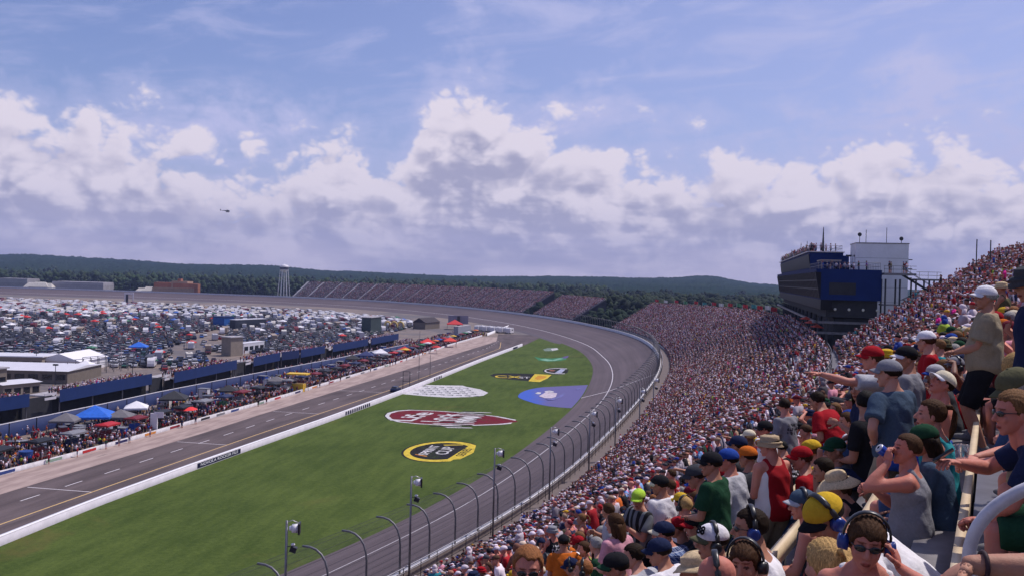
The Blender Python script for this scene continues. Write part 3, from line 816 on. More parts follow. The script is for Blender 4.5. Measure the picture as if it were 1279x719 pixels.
# infield sheet out to the inner edge of the track (it runs under the grass)
edge = off(-oG-.0, .0)
ring = [tuple(p) for p in edge[(S1 > 5)]]
b = MB(); far_l = [(-1700, 960, 0), (-1700, -250, 0), (-150, -250, 0)]
poly = [(p[0], p[1], -.02) for p in ring]+[(p[0], p[1], -.02) for p in far_l]
me = bpy.data.meshes.new('infield'); bm = bmesh.new(); vs = [bm.verts.new(p) for p in poly]; f_ = bm.faces.new(vs); bmesh.ops.triangulate(bm, faces=[f_], ngon_method='EAR_CLIP'); bm.normal_update()
for fc in bm.faces:
    if fc.normal.z < 0: fc.normal_flip()
bm.to_mesh(me); bm.free(); tag(link('infield_ground', me, [INF]), kind='structure')
# lip that joins the track apron to the infield
tag(ruled('track_apron', [off(-oG, .5), off(-oG-2.6, -.015)], asphalt_mat('apron asphalt', (.12, .10, .112), (.9, .012), .2), [np.column_stack([np.full(len(S1), u_), S1]) for u_ in (0, 3)]), kind='structure')

# ---- grass between pit wall and track
WG = np.array([ground(*p)[:2] for p in ((0,682),(120,633),(240,588),(320,559),(410,527),(505,491),(600,452),(655,431))])
d0 = (WG[0]-WG[1])/np.linalg.norm(WG[0]-WG[1]); WG = np.vstack([WG[0]+d0*120, WG])
Wy, Wx = WG[:, 1], WG[:, 0]
APEX = (17.0, 486.0)
Lx = lambda y: np.interp(y, np.append(Wy, APEX[1]), np.append(Wx, APEX[0]))
ge = off(-oG, .0)
k = (S1 > 120) & (S1 < 720); gy, gx_ = ge[k, 1], ge[k, 0]
Rx = lambda y: np.interp(y, gy, gx_)
m, nt, bs = new_mat('mown grass'); x, y, z = sep(coords())
v_ = xyz(x*1.0-y*.16, y*.16+x*.1)                         # mowing streaks follow the track
st = noise(v_, .55, 5, .6); pat = noise(coords(), .045, 5, .6); fn = noise(coords(), 1.6, 5, .7)
fg = (st*.26+pat*.26+fn*.26+noise(coords(), 7, 4, .75)*.22).sstep(.36, .64)
br = noise(coords(), .032, 6, .65, .6).sstep(.60, .74)
gc = mixc(fg, (.036, .060, .011), (.092, .126, .028))
nt.links.new(mixc(br*.62, gc, (.135, .105, .035)), bs.inputs['Base Color']); bs.inputs['Roughness'].default_value = .95; bs.inputs['Specular IOR Level'].default_value = .08
bump(bs, fn+noise(coords(), 6, 4, .7), .5, .08); GRASS = m
ys = np.concatenate([np.arange(float(Wy[0])+2, 470, 4.0), [476, 481, 485]])
gl = []
for q in np.linspace(0, 1, 13):
    gl.append(np.column_stack([Lx(ys)*(1-q)+Rx(ys)*q, ys, .02+.48*np.clip((q-.80)/.2, 0, 1)**1.5+.0*ys]))
tag(ruled('grass_infield', gl, GRASS), kind='structure')

# ---- pit road
def line_px(pts): return np.array([ground(*p)[:2] for p in pts])
def ext(P, a, b):
    d0 = P[0]-P[1]; d0 /= np.linalg.norm(d0); d1 = P[-1]-P[-2]; d1 /= np.linalg.norm(d1)
    return np.vstack([P[0]+d0*a, P, P[-1]+d1*b])
YL = ext(line_px([(0,654.5),(160,598),(320,542.5),(492,485),(600,444)]), 120, 40)
CE = ext(line_px([(0,617),(255,540),(320,519),(495,465),(555,446),(620,426)]), 120, 0)
PB = ext(line_px([(0,594),(100,568),(325,505),(495,454),(560,432),(615,416)]), 120, 0)
def resamp(P, ys): return np.column_stack([np.interp(ys, P[:, 1], P[:, 0]), ys])
yy = np.arange(10, 500, 5.0)
def z_(a, z): return np.column_stack([a, np.full(len(a), z)])
wl = np.column_stack([np.interp(yy, np.append(Wy, [486, 520]), np.append(Wx, [17, 24])), yy])
PITA = asphalt_mat('pit asphalt', (.114, .088, .090), (.5, .05), .42)
uvl = [np.column_stack([np.full(len(yy), u_), yy]) for u_ in (0, 4, 8, 16)]
ce = resamp(CE, yy); yl = resamp(YL, yy); pb = resamp(PB, yy)
tag(ruled('pit_road', [z_(wl, .012), z_(wl*.5+yl*.5, .012), z_(yl, .012), z_(ce, .012)], PITA, uvl), kind='structure')
y2 = yy[yy < 475]
m, nt, bs = new_mat('pit concrete'); x, y, z = sep(coords('UV'))
fs = noise(xyz(x*.9, y*.10), 1, 5, .65).sstep(.35, .65); sk = noise(xyz(x*1.6, y*.11, 3), 1, 4, .6).sstep(.62, .72)
nt.links.new(mixc(sk*.75, mixc(fs, (.27, .195, .175), (.40, .30, .265)), (.07, .06, .062)), bs.inputs['Base Color']); bs.inputs['Roughness'].default_value = .9
tag(ruled('pit_lane', [z_(resamp(CE, y2), .016), z_(resamp(PB, y2), .016)], m, [np.column_stack([np.full(len(y2), u_), y2]) for u_ in (0, 5)]), kind='structure')
yl = yl[yy < 440]
tag(ruled('yellow_line', [z_(yl-[.12, 0], .017), z_(yl+[.12, 0], .017)], YPAINT), kind='structure')
b = MB()
DASH = [(10,630),(70,610),(120,595),(160,581),(202,568),(272,545),(300,538)]
mid = lambda y: .5*(np.interp(y, YL[:, 1], YL[:, 0])+np.interp(y, CE[:, 1], CE[:, 0]))-.3
for yc in np.arange(60, 440, 8.6):
    a0 = (mid(yc), yc); a1 = (mid(yc+3.6), yc+3.6)
    b.quad((a0[0]-.1, a0[1], .018), (a0[0]+.1, a0[1], .018), (a1[0]+.1, a1[1], .018), (a1[0]-.1, a1[1], .018))
for yc in (126, 162.5, 201, 240):
    a0 = (np.interp(yc+1.8, CE[:, 1], CE[:, 0])+.4, yc+1.8); a1 = (np.interp(yc, YL[:, 1], YL[:, 0])-.1, yc)
    b.quad((a0[0], a0[1]-.1, .0195), (a1[0], a1[1]-.1, .0195), (a1[0], a1[1]+.1, .0195), (a0[0], a0[1]+.1, .0195))
tag(b.build('pit_road_markings', PAINT), kind='structure')

# ---- walls: along the grass, along the pits, along the outside of the track
WHITEW = mat('white painted concrete', (.60, .57, .62), .75, .10, .8); WHITET = mat('fresh white paint', (.80, .78, .80), .6, .05, 1.5)
GREYC = mat('grey concrete', (.36, .34, .36), .85, .15, .8)
NAVY = mat('navy sign', (.012, .012, .055), .5, .1, 3); INKW = mat('white lettering', (.75, .74, .80), .6, .04, 3)
def swept(name, P, half, z0, z1, m, parent=None):
    P = np.asarray(P, float); t = np.gradient(P, axis=0); t /= np.linalg.norm(t, axis=1)[:, None]; n = np.column_stack([t[:, 1], -t[:, 0]])
    A, B = P+n*half, P-n*half
    ls = [np.column_stack([q, np.full(len(P), zz_)]) for q, zz_ in ((A, z0), (A, z1), (B, z1), (B, z0))]
    return ruled(name, ls, m, parent=parent, smooth=False)
yw = np.arange(12, float(Wy[-1]), 6.0); PW_ = np.column_stack([np.interp(yw, Wy, Wx)-.28, yw])
pw = swept('concrete_wall', PW_, .25, -.02, 1.05, WHITEW)
tag(pw, 'long white concrete wall between the grass and pit road', 'wall')
swept('wall_cap', PW_, .27, 1.052, 1.10, WHITET, pw)
_fonts = {}
def text_mesh(txt, size, bold=0.0, extr=.0):
    cu = bpy.data.curves.new('lettering', 'FONT'); cu.body = txt; cu.size = size; cu.align_x = 'CENTER'; cu.align_y = 'CENTER'; cu.offset = bold; cu.extrude = extr
    o = bpy.data.objects.new('lettering', cu); COL.objects.link(o)
    me = bpy.data.meshes.new_from_object(o.evaluated_get(bpy.context.evaluated_depsgraph_get())); bpy.data.objects.remove(o); me.name = 'lettering'; return me
def lettering(txt, size, m, origin, ax, ay, parent=None, sx=1.0, bold=.0, name='lettering'):
    """flat words: ax reads along the line, ay is up the letters"""
    me = text_mesh(txt, size, bold); me.materials.append(m)
    ax = Vector(ax).normalized(); ay = Vector(ay).normalized(); az = ax.cross(ay)
    Mx = Matrix((ax*sx, ay, az)).transposed().to_4x4(); Mx.translation = Vector(origin); me.transform(Mx)
    o = bpy.data.objects.new(name, me); COL.objects.link(o)
    if parent is not None: o.parent = parent
    return o
def on_wall(y): return float(np.interp(y, Wy, Wx))
def wall_banner(y0, y1, txt, mbg, mtx, label, bgname='wall_banner', z0=.16, z1=.92):
    a = Vector((on_wall(y0)+.004, y0, 0)); c = Vector((on_wall(y1)+.004, y1, 0)); d = (c-a).normalized(); n = Vector((d.y, -d.x, 0))
    b = MB(); a2, c2 = a+n*.012, c+n*.012
    b.quad((a2.x, a2.y, z0), (c2.x, c2.y, z0), (c2.x, c2.y, z1), (a2.x, a2.y, z1))
    o = b.build(bgname, mbg, pw); tag(o, label)
    mdl = (a+c)/2+n*.020
    if txt: lettering(txt, .62, mtx, (mdl.x, mdl.y, (z0+z1)/2), d, (0, 0, 1), o, sx=(y1-y0)/(len(txt)*.40), bold=.012)
wall_banner(142.0, 155.0, 'NOVOLA ROCKER FILE', NAVY, INKW, 'navy banner with white lettering on the wall')
for q in range(12): wall_banner(199+q*1.28, 199.8+q*1.28, '', NAVY, INKW, 'dark block on the white wall')
for q in range(5): wall_banner(268+q*1.9, 269.1+q*1.9, '', NAVY, INKW, 'dark block on the white wall')
wall_banner(392, 402, '', NAVY, INKW, 'dark banner at the far end of the wall')
# pit wall with team boards
ypb = np.arange(12, 478, 6.0); PBW = np.column_stack([np.interp(ypb, PB[:, 1], PB[:, 0])-.2, ypb])
pbw = tag(swept('pit_wall', PBW, .15, -.02, .72, mat('scuffed white wall', (.56, .53, .55), .7, .22, 1.2)), 'low white pit wall hung with team boards', 'wall')
bc = [('dark red', (.30,.03,.04)), ('black', (.02,.02,.02)), ('grey', (.2,.2,.22)), ('blue', (.03,.06,.22)), ('pale green', (.25,.36,.28)), ('red', (.5,.03,.03)), ('navy', (.02,.02,.10)), ('orange', (.65,.25,.05))]
for i, yc in enumerate((112, 121, 128, 133.5, 143, 151, 159.5, 168, 176, 187, 193, 199, 211, 220, 232, 243, 255, 268, 281, 293, 305, 322, 340, 357, 375)):
    nm, c = bc[i % len(bc)]; x0 = float(np.interp(yc, PB[:, 1], PB[:, 0])); x1 = float(np.interp(yc+3.4, PB[:, 1], PB[:, 0]))
    b = MB(); b.quad((x0-.03, yc, .12), (x1-.03, yc+3.4, .16), (x1-.03, yc+3.4, .58), (x0-.03, yc, .58))
    tag(b.build('team_board', mat('board '+nm+' '+str(round(c[0],2)), c, .5, .15, 4), pbw), nm+' team board on the pit wall')
# white end of the pit wall that runs out towards the turn
q = line_px([(608,419),(648,403)])
tag(swept('concrete_wall', np.array([q[0]*(1-a)+q[1]*a for a in np.linspace(0, 1, 6)]), .25, -.02, 1.2, WHITET), 'white wall stub at pit exit beyond the last pit stall', 'wall')

# outer wall of the track
S2 = np.arange(100, 1760, 5.0)
def offs(S, r, z): p, t, n = cur(S, np.full(len(S), float(r))); return np.column_stack([p, np.full(len(S), z)])
ow = ruled('outer_wall', [offs(S2, 0, SW-.4), offs(S2, 0, SW+1.05), offs(S2, .55, SW+1.05), offs(S2, .55, SW-1)], mat('pale barrier', (.58, .56, .58), .6, .12, .5), smooth=False)
tag(ow, 'pale concrete barrier along the outside of the banked track', 'wall')
# catch fence: curved posts, cables and wire mesh
STEEL = mat('galvanised steel', (.20, .195, .215), .42, .2, 2, .75); DSTEEL = mat('dark steel', (.05, .05, .06), .5, .2, 2, .5); LSTEEL = mat('pale aluminium', (.46, .45, .48), .42, .15, 3, .6)
FPOST = mat('pale fence post', (.17, .165, .18), .45, .15, 2, .3)
fence = empty('catch_fence', P3(237, .3, SW+1.05)); tag(fence, 'tall catch fence with curved overhanging posts along the outer wall', 'fence')
forg = Vector(fence.location)
prof = [(.30, 0), (.30, 2.3), (.22, 2.9), (.02, 3.45), (-.32, 3.88), (-.80, 4.16), (-1.35, 4.27), (-2.0, 4.24)]
FS = list(np.arange(204.9, 720, 4.72))
for i, s_ in enumerate(FS[:100]):
    p, t, n = cur(s_); b = MB()
    pts = [Vector((p[0]+n[0]*r_, p[1]+n[1]*r_, SW+1.05+z_q))-forg for r_, z_q in prof]
    b.tube(pts, .085, 7); b.build('fence_post', FPOST, fence, True)
b = MB()
for s_ in FS[100:]:
    p, t, n = cur(s_); b.tube([Vector((p[0]+n[0]*r_, p[1]+n[1]*r_, SW+1.05+z_q))-forg for r_, z_q in prof], .062, 5)
tag(b.build('fence_post', STEEL, fence, True), kind='stuff')
b = MB(); S3 = np.arange(182, 1500, 3.2)
for r_, z_q in [(.30, .5), (.30, 1.0), (.30, 1.5), (.30, 2.0), (.27, 2.5), (.16, 3.1), (-.10, 3.65), (-.55, 4.02), (-1.3, 4.26), (-1.95, 4.24)]:
    p = offs(S3, r_, SW+1.05+z_q)-np.array(forg)
    b.tube(p, .011, 4)
b.build('fence_cable', DSTEEL, fence)
m = bpy.data.materials.new('wire mesh'); m.use_nodes = True; nt = m.node_tree; X.nt = nt; nt.nodes.remove(nt.nodes['Principled BSDF'])
tb = nt.nodes.new('ShaderNodeBsdfTransparent'); db = nt.nodes.new('ShaderNodeBsdfDiffuse'); db.inputs[0].default_value = (.07, .066, .075, 1)
mx = nt.nodes.new('ShaderNodeMixShader'); mx.inputs[0].default_value = .12; nt.links.new(tb.outputs[0], mx.inputs[1]); nt.links.new(db.outputs[0], mx.inputs[2]); nt.links.new(mx.outputs[0], nt.nodes['Material Output'].inputs[0])
ruled('wire_mesh', [offs(S3, r_, SW+1.05+z_q)-np.array(forg) for r_, z_q in prof], m, parent=fence)
# walkway and rail on the spectators' side
S4 = np.arange(100, 640, 4.0)
tag(ruled('walkway', [offs(S4, .55, SW+.35), offs(S4, 3.6, SW+.40)], mat('walkway concrete', (.15, .12, .115), .9, .12, 1.0)), kind='structure')
rl = empty('walkway_rail', P3(237, 1.0, SW+.35)); tag(rl, 'grey steel railing with posts beside the lowest row of seats', 'railing'); ro = np.array(rl.location)
b = MB()
for z_q, r_ in ((1.75, .045), (1.35, .03)): b.tube(offs(np.arange(150, 620, 3.0), 1.0, SW+z_q)-ro, r_, 6)
b.build('top_rail', LSTEEL, rl, True)
for s_ in np.arange(205, 472, 2.7):
    p = Vector(P3(s_, 1.0, SW+.35))-Vector(ro); b = MB(); b.cyl(p, p+Vector((0, 0, 1.4)), .035, n=5); b.build('rail_post', DSTEEL, rl)
b = MB(); rw = [offs(np.arange(150, 620, 3.0), .62, z_q)-ro for z_q in (SW+.36, SW+1.22)]
ruled('kick_panel', rw, mat('tan kick panel', (.22, .18, .165), .8, .15, .6), parent=rl)

# poles with a spotlight and a smaller lamp below, one about every 15 m
POLES = [(-14.1,59.1),(-7.6,73.1),(-1.2,86.0),(4.6,99.0),(10.0,112.8),(14.6,125.4),(19.5,137.0),(24.0,153.0)]
def pole():
    o = empty('lamp_pole')
    b = MB(); b.cyl((0,0,0), (0,0,8.6), .10, .075, 10); b.cyl((0,0,0), (0,0,.05), .2, n=10); b.build('pole', STEEL, o, True)
    b = MB(); b.tube([(0,0,8.5), (.35,0,8.62), (.8,0,8.42)], .03, 6); b.build('bracket', LSTEEL, o, True)
    b = MB(); b.cyl((.16,0,8.1), (.34,0,8.1), .13, .18, 14); b.cyl((.34,0,8.1), (.74,0,8.1), .27, .31, 16); h = b.build('spotlight', WHITET, o, True)
    b = MB(); b.box((.80, 0, 8.1), (.12, .70, .70)); b.build('grille', PLASTIC, h)
    b = MB(); b.box((.45, 0, 6.75), (.42, .40, .34), tilt=(.35, 'Y')); b.cyl((0,0,6.95), (.4,0,6.9), .03, n=6); h = b.build('small_lamp', DSTEEL, o)
    b = MB(); b.ell((.42, 0, 7.05), (.14, .14, .09), 10, 6); b.build('lamp_cap', WHITET, h, True)
    return o
WORDS = ['nearest', 'second', 'third', 'fourth', 'fifth', 'sixth', 'seventh', 'farthest']
proto = pole()
for i, (x, y) in enumerate(POLES):
    o = proto if i == 0 else copy_tree(proto)
    o.location = (x, y, SW+.35-(.0)); o.rotation_euler = (0, 0, .12)
    tag(o, 'grey pole with white spotlight behind the catch fence, %s from the camera' % WORDS[i], 'lamp pole', 'spotlight poles along the catch fence')

# ------------------------------------------------------------------ paint on the grass
def frame_logo(cx, cy, head_deg):
    h = math.radians(head_deg); rd = Vector((math.sin(h), math.cos(h), 0)); upv = Vector((-rd.y, rd.x, 0))     # read by the stands: letters run away, tops point across
    return Vector((cx, cy, 0)), rd, upv
GZ = .03
LZ = [0]
def flat(poly, m, name, parent, z): 
    b = MB(); b.add([(p[0], p[1], z) for p in poly], [tuple(range(len(poly)))]); return b.build(name, m, parent)
def paint(n, c):
    key = 'turf paint '+n
    if key in _M: return _M[key]
    m, nt, bs = new_mat(key); v = coords(); f = (noise(v, 2.2, 6, .72)*.6+noise(v, .35, 4, .6)*.4).sstep(.48, .64); g_ = noise(v, 1.2, 4, .6).sstep(.3, .7)
    nt.links.new(mixc(f*.55, mixc(g_, tuple(q*.80 for q in c), tuple(min(1, q*1.1) for q in c)), (.055, .080, .020)), bs.inputs['Base Color']); bs.inputs['Roughness'].default_value = .95; bs.inputs['Specular IOR Level'].default_value = .05
    _M[key] = m; return m
PWH, PBK, PYE, PRE, PBL = paint('white', (.56,.54,.56)), paint('black', (.022,.02,.024)), paint('yellow', (.62,.46,.06)), paint('red', (.155,.016,.03)), paint('blue', (.035,.085,.36))
def ell_poly(c, a, b_, ax, ay, n=48, t0=0, t1=2*PI): return [c+ax*(a*math.cos(t))+ay*(b_*math.sin(t)) for t in np.linspace(t0, t1, n, endpoint=(t1-t0) < 6.2)]
def root_logo(name, poly, m, label, z=GZ):
    o = flat(poly, m, name, None, z); tag(o, label, 'painted emblem', 'emblems painted on the infield grass'); return o
def wp(px): return [Vector((*ground(*p)[:2], 0)) for p in px]
# yellow ringed oval
c, ax, ay = frame_logo(-11.5, 162.0, -2)
A_, B_ = 9.3, 7.4; axs = Vector((.18, .98, 0)).normalized(); ays = Vector((-.98, .18, 0)).normalized()
o = root_logo('painted_emblem', ell_poly(c, 10.2, 6.9, axs, ays), PBK, 'black oval emblem with a yellow ring painted on the grass', GZ)
flat(ell_poly(c, 9.7, 6.5, axs, ays), PYE, 'yellow_ring', o, GZ+.006); flat(ell_poly(c-ays*-.25, 8.0, 5.2, axs, ays), PBK, 'black_field', o, GZ+.012)
flat([c+axs*a+ays*b_ for a, b_ in ((-7.6,-2.6),(7.4,-3.4),(6.3,-4.6),(0,-5.6),(-6,-4.7))], PYE, 'series_bar', o, GZ+.018)
lettering('SERIES', 2.0, PBK, c+ays*-4.0+Vector((0,0,GZ+.026)), axs, ays, o, 1.35, .03)
lettering('SPRINT', 2.3, PWH, c+ays*2.3+Vector((0,0,GZ+.026)), axs, ays, o, 1.25, .05); lettering('CUP', 3.1, PWH, c+ays*-.5+axs*.4+Vector((0,0,GZ+.026)), axs, ays, o, 1.2, .05)
flat([c+axs*a+ays*b_ for a, b_ in ((-5.8,1.3),(-4.6,3.7),(-4.2,3.7),(-5.2,1.3))], paint('orange', (.6,.25,.06)), 'accent', o, GZ+.018)
flat([c+axs*a+ays*b_ for a, b_ in ((5.8,1.4),(7.2,-2.0),(6.6,-2.2),(5.2,1.0))], PYE, 'swoosh', o, GZ+.018)
# red shield with a blunt top and a long point towards the stands
sh = [(483,519),(486,515.5),(496,512.8),(512,511.6),(545,512.8),(580,515),(620,519.5),(655,526.3),(625,529.4),(590,530.8),(555,530.6),(520,528.6),(498,526.2),(487,522.8)]
P_ = wp(sh); cc_ = sum(P_, Vector())/len(P_)
o = root_logo('painted_emblem', [cc_+(p-cc_)*1.06 for p in P_], PBK, 'dark red shield emblem with a long point painted on the grass', GZ)
flat([cc_+(p-cc_)*1.035 for p in P_], PWH, 'white_border', o, GZ+.006); flat([cc_+(p-cc_)*.955 for p in P_], PRE, 'red_field', o, GZ+.012)
ax = Vector((.30, .955, 0)).normalized(); ay = Vector((-.99, .10, 0)).normalized()
lettering('Life', 6.6, PWH, Vector((*ground(517, 520)[:2], GZ+.026)), ax, ay, o, 1.45, .14); lettering('Lock', 5.6, PWH, Vector((*ground(551, 521.5)[:2], GZ+.026)), ax, ay, o, 1.15, .12)
lk = R
for i in range(20):
    q = i/19; p0 = Vector((*ground(570+24*q, 534-20*q)[:2], 0)); L_ = 6.2+2.6*math.sin(i*1.9)-abs(q-.5)*3
    d_ = Vector((.99, .05, 0)); w_ = .50
    a0 = p0-d_*L_*.5+Vector((-1.4 if i % 3 else .6, 0, 0)); a1 = a0+d_*L_
    m_ = PBK if i % 2 else PWH
    flat([a0, a1+Vector((.5, 0, 0)), a1+Vector((0, w_*1.5, 0)), a0+Vector((-.8, w_*1.5, 0))], m_, 'speed_stripe', o, GZ+.020+.001*i)
lettering('400', 4.6, PWH, Vector((*ground(583, 523.5)[:2], GZ+.050)), ax, ay, o, 1.35, .16)
# white checkered pad by the wall
cp = [(501,491.5),(513,485.8),(534,480.2),(545,480.6),(578,481),(582,482.4),(600,485.8),(610,490),(604,493.4),(590,495.2),(560,496),(535,494.6)]
P_ = wp(cp); o = root_logo('painted_emblem', P_, PWH, 'white pad with dark checks painted against the wall', GZ)
bq = MB(); GL = paint('grey', (.09,.085,.12))
for r_ in range(5):
    for i in range(9):
        a0 = Vector((-25.0+i*2.25+(r_ % 2)*1.1+r_*.25, 239.0+r_*3.9-i*.25, 0))
        xw = 1.2
        if a0.x+xw > -7.6-max(0, (a0.y-246))*.28 or (r_ == 4 and i > 5): continue
        zt = GZ+.008
        bq.add([(a0.x, a0.y, zt), (a0.x+1.15, a0.y-.1, zt), (a0.x+1.15, a0.y+.8, zt), (a0.x, a0.y+.9, zt)], [(0,1,2,3)])
        bq.add([(a0.x+1.16, a0.y-.9, zt), (a0.x+1.5, a0.y-.9, zt), (a0.x+1.5, a0.y+.8, zt), (a0.x+1.16, a0.y+.8, zt)], [(0,1,2,3)])
bq.build('checks', GL, o)
# black bar with a yellow end
bk = [(612,468.4),(617,466.2),(632,465.6),(668,466.4),(690,467.6),(687,471),(678,475),(660,475.2),(640,474),(620,471.6)]
P_ = wp(bk); o = root_logo('painted_emblem', P_, PBK, 'long black emblem with a yellow end painted on the grass', GZ)
flat(wp([(668,466.6),(689,467.8),(684,472),(674,476.6),(660,475.6),(664,471)]), PYE, 'yellow_end', o, GZ+.006); flat(wp([(672,468.6),(683,469.2),(680,472.2),(672,474),(667,472.8)]), paint('amber', (.55,.26,.04)), 'amber_patch', o, GZ+.012)
lettering('CX', 9.5, PYE, Vector((*ground(634, 470.3)[:2], GZ+.014)), (1, 0, 0), (0, 1, 0), o, .62, .1)
lettering('ST', 6.5, PWH, Vector((*ground(655, 471.2)[:2], GZ+.014)), (1, 0, 0), (0, 1, 0), o, .50, .02)
# small black and white oval
c = Vector((*ground(699.5, 462.8)[:2], 0)); e1, e2 = Vector((1, -.12, 0)).normalized(), Vector((.12, 1, 0)).normalized()
o = root_logo('painted_emblem', ell_poly(c, 5.7, 11.5, e1, e2), PBK, 'small black and white oval emblem painted near the turn', GZ)
flat(ell_poly(c, 5.2, 9.6, e1, e2), PWH, 'white_ring', o, GZ+.006); flat(ell_poly(c, 4.7, 8.0, e1, e2), PBK, 'black_field', o, GZ+.012)
flat([c+e1*a+e2*b_ for a, b_ in ((-1.2,-6.6),(.9,-7),(1.5,6.6),(-.2,7.0))], paint('pale blue', (.36,.38,.52)), 'slanted_panel', o, GZ+.018)
flat([c+e1*a+e2*b_ for a, b_ in ((-3.8,-1.2),(-2.0,-1.8),(-1.6,2),(-3.2,2.2))], paint('rust', (.3,.12,.09)), 'rust_mark', o, GZ+.018)
lettering('TM', 4.6, PWH, Vector((*ground(725, 463.4)[:2], GZ+.006)), (1, 0, 0), (0, 1, 0), o, .42, .03)
# green wave
gw = [(667,445),(676,446.8),(690,447.2),(703,445.8),(711,443.6),(709,448),(700,450.2),(685,451),(673,449.6)]
o = root_logo('painted_emblem', wp(gw), paint('green', (.05,.20,.10)), 'green and pale wave emblem painted far down the grass', GZ)
flat(wp([(674,448.6),(681,447.6),(690,449.2),(698,446.9),(704,447.4),(694,450),(683,450.4)]), paint('mint', (.20,.38,.28)), 'mint_wave', o, GZ+.006); flat(wp([(702,445.6),(711,443.4),(709,446.6),(704,447.4)]), paint('violet', (.12,.09,.22)), 'violet_tip', o, GZ+.012)
o = root_logo('painted_emblem', wp([(678,436),(684,434.2),(696,434),(698,436.4),(690,438),(681,438)]), paint('grey green', (.18,.23,.20)), 'grey green emblem nearest the tip of the grass', GZ)
flat(wp([(688,435.2),(696,434.2),(697,436),(690,437.4)]), PWH, 'white_mark', o, GZ+.006)
# blue disc cut off by the track
N_ = 26; arc = []
for t in np.linspace(PI*.5, PI*1.5, N_): arc.append((692+46*math.cos(t), 496.5+13.6*math.sin(t)*(1 if t < PI else 1)))
bl = [(742,482.4)]+[(720,482.2)]+[(695+48*math.cos(t), 495-12.6*math.sin(t)) for t in np.linspace(PI*.52, PI*1.02, 14)]+[(653,498.6),(668,503.5),(690,508.3),(714,511.8)]
P_ = [Vector((p.x, p.y, 0)) for p in wp(bl)]
m, nt, bs = new_mat('turf paint disc'); x, y, z = sep(coords())
f_ = ((x-7.5)+noise(coords(), .25, 4, .6)*6-3).sstep(-2.5, 3.5)
nt.links.new(mixc(f_, (.030, .085, .42), (.095, .085, .24)), bs.inputs['Base Color']); bs.inputs['Roughness'].default_value = .9
zs = GZ
bq = MB(); 
def gz_at(p):
    q = (p.x-float(Lx(p.y)))/max(1e-3, float(Rx(p.y))-float(Lx(p.y))); return .02+.48*min(1, max(0, (q-.80)/.2))**1.5+.03
# drawn as a fan of strips that follow the rise of the grass
rows = []
yv = np.linspace(min(p.y for p in P_)+.3, max(p.y for p in P_)-.3, 22)
for y_ in yv:
    xs_ = []
    for i in range(len(P_)):
        a0, a1 = P_[i], P_[(i+1) % len(P_)]
        if (a0.y-y_)*(a1.y-y_) < 0: xs_.append(a0.x+(a1.x-a0.x)*(y_-a0.y)/(a1.y-a0.y))
    x0, x1 = min(xs_), max(xs_); x1 = min(x1, float(Rx(y_))-.3)
    rows.append([(x_, y_, gz_at(Vector((x_, y_, 0)))) for x_ in np.linspace(x0, x1, 16)])
o = ruled('painted_emblem', rows, m); tag(o, 'big blue half disc emblem painted on the grass beside the track', 'painted emblem', 'emblems painted on the infield grass')
def fl3(px, m_, nm, dz): 
    P2 = wp(px); return flat(P2, m_, nm, o, max(gz_at(p) for p in P2)+dz)
PPK = paint('pale pink', (.52,.45,.52)); PPB = paint('washed blue', (.16,.16,.38))
fl3([(673,494.6),(683,488.9),(696,491),(694,495.6),(689,497.2),(680,497)], PPK, 'cube_mark', .012); fl3([(680,488.4),(686,487.4),(692,488.6),(691,489.6),(685,488.6),(681,489.4)], PWH, 'arc_mark', .012)
fl3([(681,498),(688,498.6),(696,496.4),(704,491.4),(706,492.2),(700,497),(692,499.8),(684,499.6)], PPB, 'lower_arc_mark', .012); fl3([(668,490.8),(672,489.4),(676,489.8),(675,491.6),(671,491.8)], PWH, 'spark_mark', .012)  # washed blue arc curving under the cube mark
fl3([(681,493.8),(685,491.4),(688,492),(686,494.6)], paint('mauve', (.30,.22,.34)), 'core_mark', .018); fl3([(719,487),(725,485.8),(726,486.8),(721,488)], PPB, 'small_mark', .012)
# two small white words by the track
o = root_logo('painted_lettering', wp([(597,564.6),(615,565.4),(615,567.6),(597,566.8)]), PWH, 'short white line of lettering painted beside the yellow oval', GZ)
# ------------------------------------------------------------------ grandstands
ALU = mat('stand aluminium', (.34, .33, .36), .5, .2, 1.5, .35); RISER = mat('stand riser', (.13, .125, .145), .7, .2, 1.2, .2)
def plank_mat():
    m, nt, bs = new_mat('bench board'); x, y, z = sep(coords())
    f = noise(xyz(x*.7, y*.7, z*3), 2.2, 6, .65).sstep(.3, .7); g_ = noise(coords(), 14, 4, .7).sstep(.55, .75)
    nt.links.new(mixc(g_*.35, mixc(f, (.50, .37, .22), (.68, .54, .35)), (.22, .17, .13)), bs.inputs['Base Color']); bs.inputs['Roughness'].default_value = .62
    bump(bs, noise(coords(), 30, 4, .7), .15, .004); return m
SEATB = mat('shaded seat board', (.20, .185, .19), .6, .2, 2.0)  # grey darkened to carry the shadows that lie over the seats
PLANK = plank_mat(); PLANKG = mat('pale bench board', (.50, .46, .47), .6, .15, 2.0)
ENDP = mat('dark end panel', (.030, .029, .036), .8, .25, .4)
UP_PITCH, UP_RISE, LO_RISE = .72, .475, .435
def urow(k): return R_CAM+.59-UP_PITCH*k, CAMZ-1.6-UP_RISE*k       # backrest radius, floor height of upper row k (k = 0 is the photographer's)
LO_R0, LO_Z0 = urow(13)[0]-1.6, urow(13)[1]-.35
def lrow(j): return LO_R0-UP_PITCH*j, LO_Z0-LO_RISE*j
N_LO = 38
S_UP_END, S_LO_END = 290.0, 632.0
def lo_lim(j): return S_LO_END if j >= 9 else 395+(S_LO_END-395)*j/9.0
